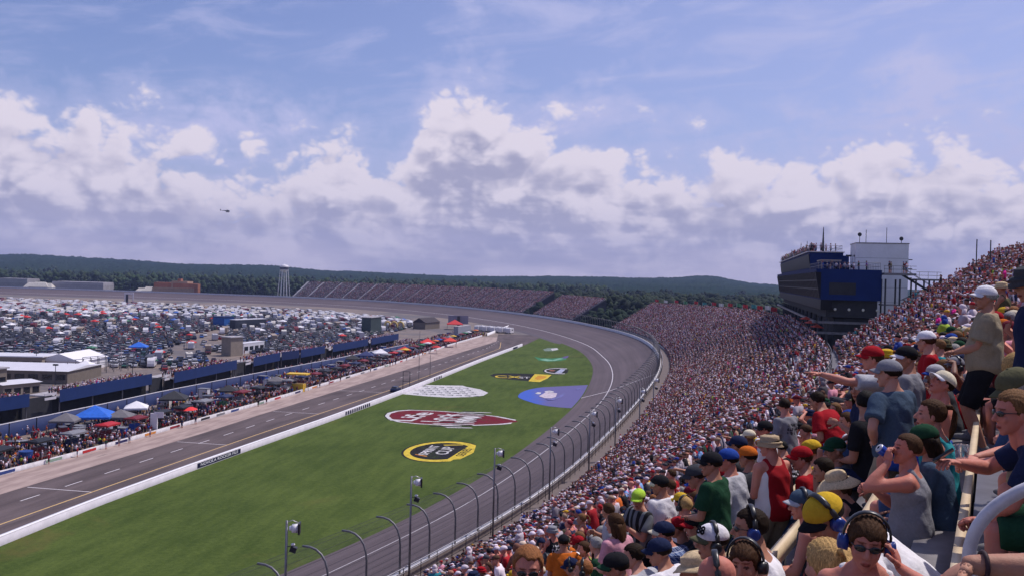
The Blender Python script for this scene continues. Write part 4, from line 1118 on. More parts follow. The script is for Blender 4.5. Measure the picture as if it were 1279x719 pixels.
def step_stand(name, label, rows, s0, s1, ds, back=True, parent_loc=None, mats=None):
    """rows: (backrest radius, floor z) from top to bottom"""
    S_ = np.arange(s0, s1+.01, ds); g_ = empty(name, P3((s0+s1)/2, rows[-1][0], SW)); tag(g_, label, 'grandstand'); o_ = np.array(g_.location)
    lines = []; mi = []
    top = rows[0]
    for (rb, z) in rows:
        lines += [offs(S_, rb+.03, z)-o_, offs(S_, rb-UP_PITCH+.031, z)-o_]; mi += [0, 1]
    lines = [offs(S_, top[0]+.03, SW-4)-o_]+lines+[offs(S_, rows[-1][0]-UP_PITCH+.031, SW)-o_]
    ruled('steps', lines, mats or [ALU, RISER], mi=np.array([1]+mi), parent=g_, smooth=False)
    for s_e, nm in ((s0, 0), (s1, 1)):
        V = []; 
        for (rb, z) in rows: V += [P3(s_e, rb+.03, z), P3(s_e, rb-UP_PITCH+.03, z)]
        V += [P3(s_e, rows[-1][0]-UP_PITCH+.03, SW-1), P3(s_e, top[0]+.03, SW-1)]
        b = MB(); n_ = len(V); V = [Vector(v) for v in V]
        c0 = V[-2]
        for i in range(n_-2):
            lo = Vector((V[i].x, V[i].y, SW-1)); lo2 = Vector((V[i+1].x, V[i+1].y, SW-1))
            b.quad(V[i]-Vector(o_), V[i+1]-Vector(o_), lo2-Vector(o_), lo-Vector(o_))
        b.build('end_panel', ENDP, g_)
    return g_, o_
def bench(parent, o_, rb, z, s0, s1, ds, m, backrest=True):
    S_ = np.arange(s0, s1+.01, ds); A = lambda r_, z_q: offs(S_, r_, z_q)-o_
    V, F, = [], []
    loops = [[(rb-.30, z+.40), (rb-.30, z+.445), (rb-.04, z+.445), (rb-.04, z+.40)]]
    if backrest: loops.append([(rb-.024, z+.66), (rb-.024, z+.81), (rb+.024, z+.81), (rb+.024, z+.66)])
    b = 0; Fs = []; nseat = 0
    for lp in loops:
        ls = np.array([A(*q) for q in lp+lp[:1]]); kk, nn = ls.shape[:2]; V.append(ls.reshape(-1, 3)); ix = b+np.arange(kk*nn).reshape(kk, nn)
        Fs.append(np.stack([ix[:-1, :-1], ix[:-1, 1:], ix[1:, 1:], ix[1:, :-1]], -1).reshape(-1, 4)); b += kk*nn; nseat = nseat or sum(len(q) for q in Fs)
    V = np.vstack(V); Fs = np.vstack(Fs)
    # uprights that carry the board
    mb = MB()
    for s_ in np.arange(s0+1, s1, 1.8 if backrest else 6.0):
        p = Vector(P3(s_, rb, z))-Vector(o_); p2 = Vector(P3(s_, rb-.17, z))-Vector(o_)
        if backrest: mb.cyl(p+Vector((0,0,.0)), p+Vector((0,0,.68)), .02, n=4)
        mb.cyl(p2, p2+Vector((0,0,.40)), .025, n=4)
    V = np.vstack([V, np.array(mb.v)]); F4 = np.array([f for f in mb.f if len(f) == 4])+b
    nb = len(Fs)
    me = np_mesh('bench', V, np.vstack([Fs, F4]), np.r_[np.full(nseat, 2 if backrest else 0), np.zeros(nb-nseat, int), np.ones(len(F4), int)])
    return link('bench', me, [m, DSTEEL, SEATB], parent)
urows = [urow(k) for k in range(-11, 14)]
gu, ou = step_stand('grandstand', 'near upper grandstand packed with spectators on the right', urows, 110, S_UP_END, 3.0)
for k in range(-11, 14):
    rb, z = urow(k); bench(gu, ou, rb, z, 130, S_UP_END-.5, 2.0, PLANK if k >= -2 else PLANKG)
rb, z = urow(-11)
ruled('concourse', [offs(np.arange(110, S_UP_END+.1, 4.), rb+.03, z+.3)-ou, offs(np.arange(110, S_UP_END+.1, 4.), rb+3.6, z+.3)-ou], RISER, parent=gu)
b = MB()
for zq in (1.1, .6): b.tube(offs(np.arange(110, S_UP_END, 4.), rb+3.4, z+.3+zq)-ou, .03, 5)
for s_ in np.arange(111, S_UP_END, 2.5): p = Vector(P3(s_, rb+3.4, z+.3))-Vector(ou); b.cyl(p, p+Vector((0,0,1.1)), .03, n=5)
b.build('top_rail', DSTEEL, gu)
# railings along the end of the upper stand and along the cross aisle
b = MB(); e_pts = [Vector(P3(S_UP_END-.3, r_, z_q+1.0))-Vector(ou) for r_, z_q in urows]
b.tube(e_pts, .04, 6); b.tube([p-Vector((0,0,.5)) for p in e_pts], .03, 6)
for p in e_pts[::2]: b.cyl(p, p-Vector((0,0,1.0)), .03, n=5)
b.build('end_rail', LSTEEL, gu)
b = MB(); Sx = np.arange(228, S_UP_END, 3.0)
for r_ in (LO_R0+.15, LO_R0+1.35):
    for zq in (1.05, .6): b.tube(offs(Sx, r_, LO_Z0+.1+zq)-ou, .026, 5)
    for s_ in np.arange(229, S_UP_END, 3.0): p = Vector(P3(s_, r_, LO_Z0))-Vector(ou); b.cyl(p, p+Vector((0,0,1.1)), .03, n=5)
b.build('aisle_rail', STEEL, gu)
Sx = np.arange(150, S_UP_END, 3.0)
ruled('cross_aisle', [offs(Sx, LO_R0+1.7, LO_Z0+.06)-ou, offs(Sx, LO_R0-.02, LO_Z0+.06)-ou], RISER, parent=gu)

lrows = [lrow(j) for j in range(N_LO)]
gl_, ol_ = step_stand('grandstand', 'long lower grandstand curving round the turn', lrows[9:], 110, S_LO_END, 4.0)
gm, om = step_stand('grandstand', 'middle tier of seats between the cross aisle and the lower rows', lrows[:9], 110, 420, 4.0)
for j in range(N_LO):
    rb, z = lrow(j); bench(gm if j < 9 else gl_, om if j < 9 else ol_, rb, z, 150, min(lo_lim(j), 400), 4.0, PLANKG, False)
gc, oc = step_stand('grandstand', 'small separate far grandstand before the trees', lrows[9:], 708, 780, 4.0)
gd, od = step_stand('grandstand', 'farthest long grandstand with pale aisle stripes beside the water tower', lrows[5:], 798, 1140, 6.0, mats=[mat('far seats', (.20, .14, .17), .8, .3, .35), RISER])
for s_ in list(np.arange(806, 1140, 21.0))+[1138.5]:
    b = MB()
    for a, c in zip(lrows[5:-1], lrows[6:]):
        p0, p1 = P3(s_, a[0], a[1]+.30), P3(s_+1.7, a[0], a[1]+.30); q0, q1 = P3(s_, c[0], c[1]+.30), P3(s_+1.7, c[0], c[1]+.30)
        O = np.array(od); b.quad(*[tuple(np.array(v)-O) for v in (p0, p1, q1, q0)])
    b.build('aisle_stairs', mat('pale stairs', (.42, .40, .44), .8, .1, 1), gd)
# flags on the rim of the turn stand
fc_ = [('red', (.45,.03,.04)), ('white', (.6,.58,.6)), ('red', (.45,.03,.04)), ('teal', (.05,.22,.24)), ('red', (.45,.03,.04)), ('green', (.10,.26,.14))]
for i, s_ in enumerate(np.linspace(428, 630, 15)):
    j = max(0, min(9, int((s_-395)/26.3)+1)); rb, z = lrow(j); p = P3(s_, rb+.6, z)
    nm, c = fc_[i % 6]; o = empty('flag', p); tag(o, nm+' flag on a pole at the rim of the far turn stand, number of its row told by place between %s' % ('trees and aisle' if i < 8 else 'press tower and trees'), 'flag', 'flags along the rim of the turn stand')
    o['label'] = '%s flag on a thin pole at the rim of the turn grandstand' % nm
    b = MB(); b.cyl((0,0,-.5), (0,0,2.7), .05, n=5); b.build('flagpole', LSTEEL, o)
    b = MB(); nn = 7; A_ = [(.05+1.7*q/nn, .16*math.sin(q*1.5+i), 2.65-.03*q) for q in range(nn+1)]
    b.strip(A_, [(x_, y_+.05, z_q-1.15) for x_, y_, z_q in A_]); b.strip([(x_, y_+.02, z_q) for x_, y_, z_q in A_], [(x_, y_+.07, z_q-1.15) for x_, y_, z_q in A_]); b.build('banner', mat('flag '+nm, c, .8, .1, 3), o)

# ------------------------------------------------------------------ crowd
def regions(J, top='tee', legs='shorts', hair='short', hat=True, n=(150, 190, 90, 70)):
    """a person as triangles with a region index: 0 skin 1 top 2 legs 3 hair or hat 4 shoes"""
    P = [(body_parts(J, HEAD_LOW, False, .022), 0, n[0]), (torso_cloth(J, top, .02), 1, n[1]), (leg_cloth(J, legs, .022), 2, n[2]), (hx(J, CAP_ALL if hat else HAIR[hair]), 3, n[3])]
    V = []; F = []; G = []; b = 0
    for (v, f), g_, k in P:
        v, f = decimate(v, f, k); v = v*J['scale']
        V.append(v); F += [tuple(i+b for i in q) for q in f]; G += [g_]*len(v); b += len(v)
    return np.vstack(V), np.array(F), np.array(G)
LOD0 = [regions(figure(sit=True, lean=10, head=(25, 5, 0), arms=('knee', 'knee'))), regions(figure(sit=True, lean=26, head=(-10, 0, 0), arms=('clasp', 'clasp')), hat=False),
        regions(figure(sit=True, lean=4, head=(40, -3, 0), arms=('lap', 'knee'), fem=True), hat=False, hair='bob', top='tank'), regions(figure(sit=True, lean=12, head=(0, 8, 0), arms=('cup', 'lap'), fat=1.15)),
        regions(figure(sit=True, lean=8, head=(30, 0, 0), arms=('brow', 'knee')), hat=False, top='tank'), regions(figure(sit=False, lean=3, head=(20, 5, 0), arms=('down', 'hip'))),
        regions(figure(sit=False, lean=2, head=(-20, 0, 0), arms=('cross', 'cross'), fem=True), hat=False, hair='long', legs='trousers')]
def simple(kind):
    P = []
    def add(VF, g_, n_):
        V, F = VF; T_ = [t for f in F for t in ([(f[0], f[k], f[k+1]) for k in range(1, len(f)-1)])]; P.append((np.asarray(V), T_, g_))
    e1, e2 = np.array([1., 0, 0]), np.array([0, 1., 0])
    sit = kind != 'stand'
    z0 = .46 if sit else .9; le = .10 if sit else .02
    n_ = 6 if kind in ('mid', 'stand') else 4
    add(np_loft([((0, 0, z0), e1, e2, .17, .12), ((0, le*.5, z0+.28), e1, e2, .19, .13), ((0, le, z0+.50), e1, e2, .20, .11), ((0, le, z0+.57), e1, e2, .09, .07)][:4 if n_ == 6 else 4], n_), 1, 0)
    if kind in ('mid', 'stand'):
        add(np_ell((0, le+.03, z0+.70), (.085, .105, .125), None, 6, 5), 0, 0)
        add(np_ell((0, le+.02, z0+.765), (.093, .116, .076), None, 6, 4), 3, 0)
        add(np_loft([((0, le+.10, z0+.755), e1, e2, .09, .05), ((0, le+.14, z0+.765), e1, e2, .08, .07)], 5), 3, 0)
        for s in (1, -1):
            el = (s*.26, .06, z0+.27)
            add(np_cone((s*.19, le, z0+.48), el, .058, .05, 4, False)[0], 1, 0); add(np_cone(el, (s*.16, .32, z0+.14) if sit else (s*.24, .12, z0+.02), .042, .035, 4, False)[0], 0, 0)
            if sit: add(np_cone((s*.10, 0, .50), (s*.13, .44, .50), .095, .07, 5, False)[0], 2, 0); add(np_cone((s*.13, .42, .48), (s*.13, .40, .03), .06, .05, 4, False)[0], 0, 0)
            else: add(np_cone((s*.09, 0, .95), (s*.10, 0, .45), .10, .075, 5, False)[0], 2, 0); add(np_cone((s*.10, 0, .48), (s*.11, .02, .02), .055, .05, 4, False)[0], 0, 0)
    else:
        add(np_ell((0, le+.03, z0+.70), (.095, .115, .13), None, 5, 4), 0, 0)
        add(np_ell((0, le+.02, z0+.775), (.098, .122, .072), None, 5, 3), 3, 0)
        add(np_loft([((0, .02, .55), e1, np.array([0, 0, 1.]), .19, .09), ((0, .50, .52), e1, np.array([0, 0, 1.]), .18, .075)], 4), 2, 0)
        if kind == 'far':
            add(np_loft([((0, .48, .52), e1, e2, .15, .05), ((0, .46, .0), e1, e2, .14, .05)], 4), 0, 0)
    V = []; F = []; G = []; b = 0
    for v, f, g_ in P: V.append(v); F += [tuple(i+b for i in q) for q in f]; G += [g_]*len(v); b += len(v)
    return np.vstack(V), np.array(F), np.array(G)
LOD1 = [simple('mid'), simple('stand')]; LOD2 = simple('far'); LOD3 = simple('tiny')
PAL_TOP = [('white', 35), ('light grey', 9), ('grey', 9), ('charcoal', 12), ('black', 19), ('navy', 8), ('royal blue', 4), ('sky blue', 1), ('teal', 1), ('dark green', 2), ('lime green', 1), ('olive', 1), ('yellow', 2), ('orange', 2), ('red', 12), ('maroon', 10), ('pink', 5), ('hot pink', 1), ('tan', 1), ('cream', 2), ('purple', 2)]
PAL_HAT = [('white', 30), ('black', 26), ('navy', 12), ('red', 8), ('grey', 6), ('tan', 4), ('brown', 20), ('yellow', 1.5), ('cream', 3), ('royal blue', 4), ('charcoal', 14), ('orange', 1), ('maroon', 5)]
PAL_LEG = [('khaki', 12), ('denim', 18), ('black', 26), ('grey', 10), ('navy', 8), ('maroon', 8), ('brown', 8), ('olive', 4), ('white', 3), ('tan', 4)]
PAL_SKIN = [('fair', 18), ('pink', 30), ('tan', 28), ('burnt', 26), ('brown', 6)]
def draw(pal, src, n):
    w = np.array([q for _, q in pal], float); i = rng.choice(len(pal), n, p=w/w.sum())
    return np.minimum(1, np.array([src[k] for k, _ in pal])[i]*rng.uniform(.78, 1.12, (n, 1))*(1.06, .94, 1.0)), i
def tile(T_, pos, rz, scale, cols):
    """T_: template; pos (P,3); cols (P,5,3) by region"""
    V, F, G = T_; P = len(pos); c, s = np.cos(rz)[:, None], np.sin(rz)[:, None]
    x = V[None, :, 0]*scale[:, None]; y = V[None, :, 1]*scale[:, None]; z = V[None, :, 2]*scale[:, None]
    W_ = np.stack([x*c-y*s+pos[:, :1], x*s+y*c+pos[:, 1:2], z+pos[:, 2:3]], -1).reshape(-1, 3)
    Fo = (F[None]+(np.arange(P)*len(V))[:, None, None]).reshape(-1, 3)
    return W_, Fo, cols[:, G].reshape(-1, 3)
def stack(chunks):
    V = []; F = []; Cc = []; b = 0
    for v, f, c in chunks:
        if len(v) == 0: continue
        V.append(v); F.append(f+b); Cc.append(c); b += len(v)
    return np.vstack(V), np.vstack(F), np.vstack(Cc)
def seats(rows, s0, s1, occ, ds=.46, standing=.035, lim=None):
    out = []
    for j, (rb, z) in enumerate(rows):
        e = s1 if lim is None else lim(j)
        s_ = np.arange(s0, e, ds); s_ = s_+rng.normal(0, .10, len(s_))
        oc_ = occ(s_, j) if callable(occ) else np.full(len(s_), occ)
        s_ = s_[rng.random(len(s_)) < oc_]
        st = rng.random(len(s_)) < standing
        p, t, n = cur(s_, np.where(st, rb-.42, rb-.19)+rng.normal(0, .09, len(s_)))
        rz = np.arctan2(n[:, 0], -n[:, 1])+rng.normal(-.12, .30, len(s_))
        out.append(np.column_stack([p, np.full(len(s_), z)+rng.normal(0, .035, len(s_)), rz, st, s_, np.full(len(s_), j)]))
    return np.vstack(out)
empt = lambda s_, j: np.where(np.isin(j, (2, 3, 4, 5)) & (s_ < 300) & (np.sin(s_*.19+j*.7) > -.45), .10, np.where(((s_+j*.0) % 15.0) < .95, .30, .955))
SEAT_U = seats([urow(k) for k in range(-11, 14)], 150, S_UP_END-.6, lambda s_, j: np.where((s_ % 15.0) < .95, .25, .95))
SEAT_L = seats(lrows, 170, S_LO_END-.5, empt, lim=lo_lim)
SEAT_C = seats(lrows[9:], 709, 779, .95, .52)
SEAT_D = seats(lrows[5:], 799, 1136, lambda s_, j: np.where(((s_-806) % 21.0) < 2.6, .0, np.clip(.95-(s_-1000)/220., .52, .95)), .55)
rb, z = urow(-11)
s_ = np.arange(150, S_UP_END, .62)+rng.normal(0, .15, len(np.arange(150, S_UP_END, .62))); s_ = s_[rng.random(len(s_)) < .8]
p, t, n = cur(s_, rb+1.2+rng.random(len(s_))*1.8); SEAT_R = np.column_stack([p, np.full(len(s_), z+.3), np.arctan2(n[:, 0], -n[:, 1])+rng.normal(0, .5, len(s_)), np.ones(len(s_)), s_, np.full(len(s_), -1)])
ALLS = np.vstack([SEAT_U, SEAT_L, SEAT_C, SEAT_D, SEAT_R])
hz_ = np.where(ALLS[:, 4] > .5, 1.66, 1.22)
px_, py_, dp_ = proj(ALLS[:, :3]+np.column_stack([np.zeros((len(ALLS), 2)), hz_]))
keep = (dp_ > .8) & (px_ > -260) & (px_ < PW+260) & (py_ < PH+330)
ALLS, px_, py_, dp_ = ALLS[keep], px_[keep], py_[keep], dp_[keep]
# ------------------------------------------------------------------ the people around the camera, one by one
HEROES = []
def hero(px, py, Y, k, face, J, skin, o, label, top=True):
    p = at(px, py, Y)
    lt = J['H']+J['HR'] @ np.array([0, -.012, .128])*.985
    fl = urow(k)[1]; need = p[2]-fl
    sc = min(1.12, max(.90, need/lt[2])); J['scale'] = sc
    c, s = math.cos(math.radians(face)), math.sin(math.radians(face))
    loc = (p[0]-(lt[0]*c-lt[1]*s)*sc, p[1]-(lt[0]*s+lt[1]*c)*sc, p[2]-lt[2]*sc)
    o.setdefault('seed', len(HEROES)+1)
    o.setdefault('bvox', .0105 if Y < 6 else .0145); o.setdefault('voxel', .0115 if Y < 6 else .0155)
    b = person(J, loc, math.radians(face), skin, label, o, None, 'spectators in the stands')
    HEROES.append((px, py, Y, loc, .27*FPX/Y)); return b
def wpos(body, J, q):                                   # local point to the place
    m = Matrix.Translation(body.location) @ body.rotation_euler.to_matrix().to_4x4() @ Matrix.Scale(J['scale'], 4); return m @ Vector(q)
F_ = figure
def stripe_mat(name, c1, c2, scale, axis=0, plaid=None):
    if name in _M: return _M[name]
    m, nt, bs = new_mat(name); x, y, z = sep(coords())
    def saw(v_, sc): return X.op('FRACT', v_*sc)
    q = (x, y, z)[axis]
    f = X.op('GREATER_THAN', saw(q+noise(coords(), 3, 2, .5)*.02, scale), .5)
    c = mixc(f, c1, c2)
    if plaid is not None:
        f2 = X.op('GREATER_THAN', saw(z, scale*.9), .55); c = mixc(f2*.55, c, plaid); f3 = X.op('GREATER_THAN', saw(z+.3, scale*2.1), .88)+X.op('GREATER_THAN', saw(x+y*.4, scale*2.1), .88); c = mixc(f3.clamp()*.8, c, (.55, .58, .66))
    nt.links.new(c, bs.inputs['Base Color']); bs.inputs['Roughness'].default_value = .92; bs.inputs['Specular IOR Level'].default_value = .1
    _M[name] = m; return m
PLAID = stripe_mat('blue plaid cloth', (.04, .07, .20), (.16, .22, .40), 14, 0, (.02, .03, .10)); STRIPES = stripe_mat('black and grey striped cloth', (.018, .018, .02), (.16, .17, .18), 9, 0)
m, nt, bs = new_mat('red jersey with white sides'); x, y, z = sep(coords()); bs.inputs['Roughness'].default_value = .9; bs.inputs['Specular IOR Level'].default_value = .1
nt.links.new(mixc(X.op('GREATER_THAN', X.op('ABSOLUTE', x+noise(coords(), 4, 2, .5)*.02-.01), .150), (.30, .012, .018), (.70, .68, .70)), bs.inputs['Base Color']); REDJ = m

# right of the bench board: the photographer's own row
J = F_(sit=False, lean=-1, head=(24, -2, 0), arms=((.12, .30, .98), 'hip'), fat=1.30, wide=1.06)
J = F_(sit=False, lean=-2, head=(20, 0, 0), arms=('lap', 'lap'), fat=1.28, wide=1.06)
hero(1232, 357, 8.9, 0, 66, J, 'tan', dict(top=('polo', 'khaki'), legs=('shorts', 'black'), cap=('white', 'white'), hair=('crop', 'grey'), loose=1.5), 'heavy man standing in khaki shirt, black shorts and mottled white cap')
J = F_(sit=True, lean=30, head=(30, 6, 0), arms=((.02, .62, .78), 'clasp'), legs=None)
sunR = hero(1266, 486, 4.5, 0, 62, J, 'burnt', dict(top=('tee', 'navy'), legs=('shorts', 'dark green'), hair=('short', 'light brown'), glasses=True), 'man with brown curly hair and dark sunglasses leaning forward at the right edge'); JR = J
J = F_(sit=True, lean=32, head=(24, 30, 0), arms=((.02, .60, .62), (-.06, .60, .60)))
oc = hero(1259, 462, 5.3, 0, 62, J, 'pink', dict(top=('tee', 'tan'), legs=('shorts', 'khaki'), cap='olive', hair=('crop', 'grey')), 'man in olive cap bending forward beside the bench board'); JO = J
J = F_(sit=True, lean=34, head=(10, 44, 0), arms=('clasp', 'knee'), fem=True)
hero(1258, 444, 6.9, 0, 62, J, 'pink', dict(top=('tank', 'sky blue'), legs=('shorts', 'tan'), hair=('bob', 'blond'), shoes=True), 'blond woman bowed forward with bare sunburnt shoulders')
J = F_(sit=False, lean=3, head=(30, 10, 0), arms=('hip', 'down'))
hero(1285, 330, 6.2, 0, 70, J, 'tan', dict(top=('tee', 'navy'), legs=('trousers', 'denim'), hat=('bucket', cm('charcoal')), hair=('crop', 'dark')), 'person in dark bucket hat and navy shirt standing at the right edge')
def to_local(px, py, Y, k, face, J, P):
    """a point of the place in the frame of a person who will sit there"""
    p = at(px, py, Y); lt = J['H']+J['HR'] @ np.array([0, -.012, .128])*.985; sc = min(1.12, max(.90, (p[2]-urow(k)[1])/lt[2])); c, s = math.cos(math.radians(face)), math.sin(math.radians(face))
    loc = np.array([p[0]-(lt[0]*c-lt[1]*s)*sc, p[1]-(lt[0]*s+lt[1]*c)*sc, p[2]-lt[2]*sc]); q = (np.asarray(P)-loc)/sc
    return (q[0]*c+q[1]*s, -q[0]*s+q[1]*c, q[2])
kw = dict(sit=True, lean=12, head=(20, 5, 0)); nbp = (1445, 525, 2.4, 0, 66)
J = F_(**kw); wl2 = to_local(*nbp, J, at(1192, 704, 2.3)); wl3 = to_local(*nbp, J, at(1345, 690, 1.75))
J = F_(arms=('lap', (wl2, (.2, -.5, -.6), (-.1, .75, -.65))), **kw)
nb = hero(*nbp, J, 'tan', dict(top=('tee', 'navy'), legs=('shorts', 'denim'), hair=('crop', 'brown')), 'tanned arm with a braided bracelet reaching in at the lower right corner')
sj, el, wr = J['arm'][-1][:3]; b = MB(); d_ = (wr-el)/np.linalg.norm(wr-el); a_, b_, _ = frame_of(d_); c_ = wr-d_*.03
b.tube([c_+(a_*math.cos(t)+b_*math.sin(t))*.033 for t in np.linspace(0, 2*PI, 17)], .006, 6); b.build('bracelet', mat('dark braid', (.04,.02,.025), .7, .4, 60), nb, True)

# left of the board
J = F_(sit=True, lean=2, head=(32, -6, 0), arms=('lap', 'drink'), fat=1.18, wide=1.05)
J = F_(sit=True, lean=2, head=(30, -8, 0), arms=('cup', 'drink'), fat=1.18, wide=1.05)
tk = hero(1137, 541, 6.15, 1, 62, J, 'burnt', dict(top=('tank', 'grey'), legs=('shorts', 'black'), hair=('crop', 'brown')), 'man in grey tank top drinking from a blue can'); JT = J
J = F_(sit=True, lean=6, head=(20, -4, 0), arms=('knee', 'lap'), fem=True)
hero(1166, 498, 6.7, 1, 58, J, 'pink', dict(top=('tank', 'teal'), legs=('shorts', 'denim'), hair=('tail', 'brown')), 'woman in teal tank top sitting by the bench board')
J = F_(sit=True, lean=-4, head=(40, -32, 0), arms=('knee', 'lap'))
hero(1186, 466, 8.4, 1, 60, J, 'burnt', dict(top=None, legs=('shorts', 'royal blue'), cap=('cream', 'white'), hair=('crop', 'dark')), 'shirtless man in pale cap tipping his head back')
J = F_(sit=True, lean=10, head=(15, 12, 0), arms=('knee', 'knee'), fem=True)
hero(1152, 530, 6.4, 1, 60, J, 'tan', dict(top=('tee', 'slate blue'), legs=('shorts', 'denim'), cap=('dark green', 'white'), hair=('long', 'dark')), 'woman with long dark hair in green cap behind the man drinking')
J = F_(sit=True, lean=14, head=(35, 5, 0), arms=('knee', 'lap'))
hero(1168, 455, 10.2, 1, 60, J, 'tan', dict(top=('tee', 'charcoal'), legs=('shorts', 'denim'), cap=('light grey', 'royal blue'), hair=('crop', 'dark')), 'person in grey cap with blue brim before the khaki shirted man')
J = F_(sit=False, lean=4, head=(26, 2, 0), arms=('down', 'hip'), fat=1.08, wide=1.05)
hero(1111, 449, 8.7, 2, 30, J, 'fair', dict(top=('tee', 'slate blue'), legs=('shorts', 'khaki'), cap=('grey', 'grey'), hair=('crop', 'dark'), loose=1.25), 'man standing in slate blue t-shirt and grey cap seen from behind')
J = F_(sit=False, lean=2, head=(10, 2, 0), arms=('down', 'point'), fat=1.1)
hero(1090, 432, 10.0, 2, 74, J, 'pink', dict(top=('tee', 'light grey'), legs=('shorts', 'khaki'), cap='red', hair=('short', 'brown'), loose=1.2), 'man in red cap pointing at the track with a straight arm')
J = F_(sit=False, lean=3, head=(38, 4, 0), arms=('down', 'down'))
hero(1132, 432, 10.2, 2, 52, J, 'tan', dict(top=('tee', 'grey'), legs=('shorts', 'denim'), cap=('black', 'white'), hair=('crop', 'dark'), loose=1.3), 'man in grey t-shirt and black cap standing behind the pointing man')
J = F_(sit=False, lean=3, head=(-20, 4, 0), arms=('lap', 'lap'))
hero(1157, 413, 12.2, 2, 70, J, 'fair', dict(top=('tee', 'red'), legs=('shorts', 'denim'), cap=('white', 'white'), hair=('short', 'brown')), 'spectator in white cap and red t-shirt with a yellow stripe')
J = F_(sit=False, lean=5, head=(0, 6, 0), arms=('lap', 'lap'), scale=.8)
hero(1172, 423, 13.0, 1, 60, J, 'fair', dict(top=('tee', 'teal'), legs=('shorts', 'grey'), hair=('short', 'light brown')), 'child in bright teal shirt beside the white capped spectator')
J = F_(sit=True, lean=8, head=(50, 5, 0), arms=('lap', 'cup'), fem=True)
hero(1073, 470, 10.6, 2, 80, J, 'tan', dict(top=('tee', 'navy'), legs=('shorts', 'denim'), hair=('long', 'dark')), 'woman with long dark hair in navy top below the pointing arm')
J = F_(sit=True, lean=6, head=(-60, 8, 0), arms=('lap', 'lap'), scale=.85)
hero(1082, 487, 9.6, 2, 40, J, 'tan', dict(top=('tee', 'black'), legs=('shorts', 'navy'), hair=('short', 'black')), 'dark haired child turning round below the pointing man')
J = F_(sit=False, lean=24, head=(10, 25, 0), arms=('lap', 'lap'), fat=1.25)
hero(1017, 489, 13.6, 4, 40, J, 'tan', dict(top=('tee', 'red'), legs=('shorts', 'denim'), hair=('short', 'dark'), loose=1.3), 'broad person in big red t-shirt seen from behind, standing bent')
J = F_(sit=True, lean=16, head=(40, 8, 0), arms=('knee', 'lap'))
hero(1057, 514, 12.4, 3, 50, J, 'fair', dict(top=('tee', 'white'), legs=('shorts', 'khaki'), hair=('short', 'brown')), 'brown haired man in white t-shirt sitting below the red shirted back')
J = F_(sit=True, lean=14, head=(42, 4, 0), arms=('knee', 'lap'))
hero(1043, 546, 9.8, 3, 58, J, 'tan', dict(top=('tee', 'grey'), legs=('shorts', 'khaki'), cap='dark green', hair=('crop', 'grey')), 'man in grey t-shirt and dark green cap sitting')
J = F_(sit=True, lean=18, head=(10, 15, 0), arms=('lap', 'lap'), scale=.85)
hero(1011, 549, 11.3, 4, 58, J, 'fair', dict(top=('tee', 'yellow'), legs=('shorts', 'navy'), cap='yellow', hair=('short', 'brown')), 'child in yellow cap and yellow shirt')
J = F_(sit=True, lean=12, head=(30, 5, 0), arms=('lap', 'lap'))
hero(1001, 557, 10.3, 4, 58, J, 'fair', dict(top=('tee', 'red'), legs=('shorts', 'denim'), cap='red', hair=('short', 'brown')), 'boy in red cap and red shirt beside the yellow capped child')
J = F_(sit=True, lean=10, head=(15, 12, 0), arms=('knee', 'lap'))
hero(1026, 571, 9.2, 3, 58, J, 'tan', dict(top=('tee', 'black'), legs=('shorts', 'denim'), hair=('short', 'dark')), 'dark haired person in black shirt above the floppy straw hat')
J = F_(sit=True, lean=14, head=(30, 16, 0), arms=('knee', 'lap'), fem=True)
hero(1042, 588, 8.6, 3, 60, J, 'fair', dict(top=('tank', 'black'), legs=('shorts', 'black'), hat=('straw', STRAWM), hair=('bob', 'brown')), 'woman under a wide floppy straw hat')
J = F_(sit=True, lean=12, head=(30, 4, 0), arms=('lap', 'knee'))
hero(1003, 611, 7.6, 3, 62, J, 'pink', dict(top=('tank', 'charcoal'), legs=('shorts', 'denim'), cap=('slate blue', 'light grey'), hair=('crop', 'dark'), headset='black'), 'person in pale blue cap with black headset over it')
J = F_(sit=True, lean=44, head=(30, 34, 0), arms=('knee', 'knee'), fat=1.22, wide=1.08)
hero(1019, 621, 5.2, 2, 76, J, 'tan', dict(top=('tee', 'white'), legs=('shorts', 'navy'), cap=('yellow', 'black'), hair=('crop', 'dark'), headset='blue', loose=1.3), 'person bent low in white t-shirt, yellow cap and blue headset')
J = F_(sit=True, lean=16, head=(12, 10, 0), arms=('lap', 'lap'), fem=True)
hero(1030, 671, 4.3, 2, 12, J, 'fair', dict(top=('tank', 'hot pink'), legs=('shorts', 'denim'), hair=('tail', 'blond')), 'woman with blond ponytail in hot pink top seen from behind')
J = F_(sit=True, lean=4, head=(10, 8, -4), arms=('lap', 'ear'), fem=True)
hero(1086, 644, 3.7, 1, 152, J, 'burnt', dict(top=('tank', 'white'), legs=('shorts', 'denim'), hair=('fringe', 'brown'), glasses=True, headset='blue'), 'smiling woman with sunglasses holding her blue headset, facing back')
J = F_(sit=True, lean=10, head=(22, 2, 0), arms=('knee', 'lap'))
bh = hero(938, 634, 6.2, 3, 68, J, 'tan', dict(top=('tank', 'white'), legs=('shorts', 'navy'), hair=('short', 'dark'), glasses=True, headset='blue'), 'dark haired man in profile with big blue ear cups and sunglasses'); 
lettering('7', .17, cm('maroon'), (.03, -.175, .86), (1, 0, .05), (0, .12, 1), bh, 1.0, .006, 'number')
J = F_(sit=True, lean=8, head=(28, 2, 0), arms=('lap', 'knee'))
c88 = hero(891, 654, 6.4, 3, 66, J, 'tan', dict(top=('tee', 'light grey'), legs=('shorts', 'denim'), cap=('white', 'olive'), hair=('crop', 'dark'), headset='black'), 'person in white cap with the number 88 and olive brim, headset over it')
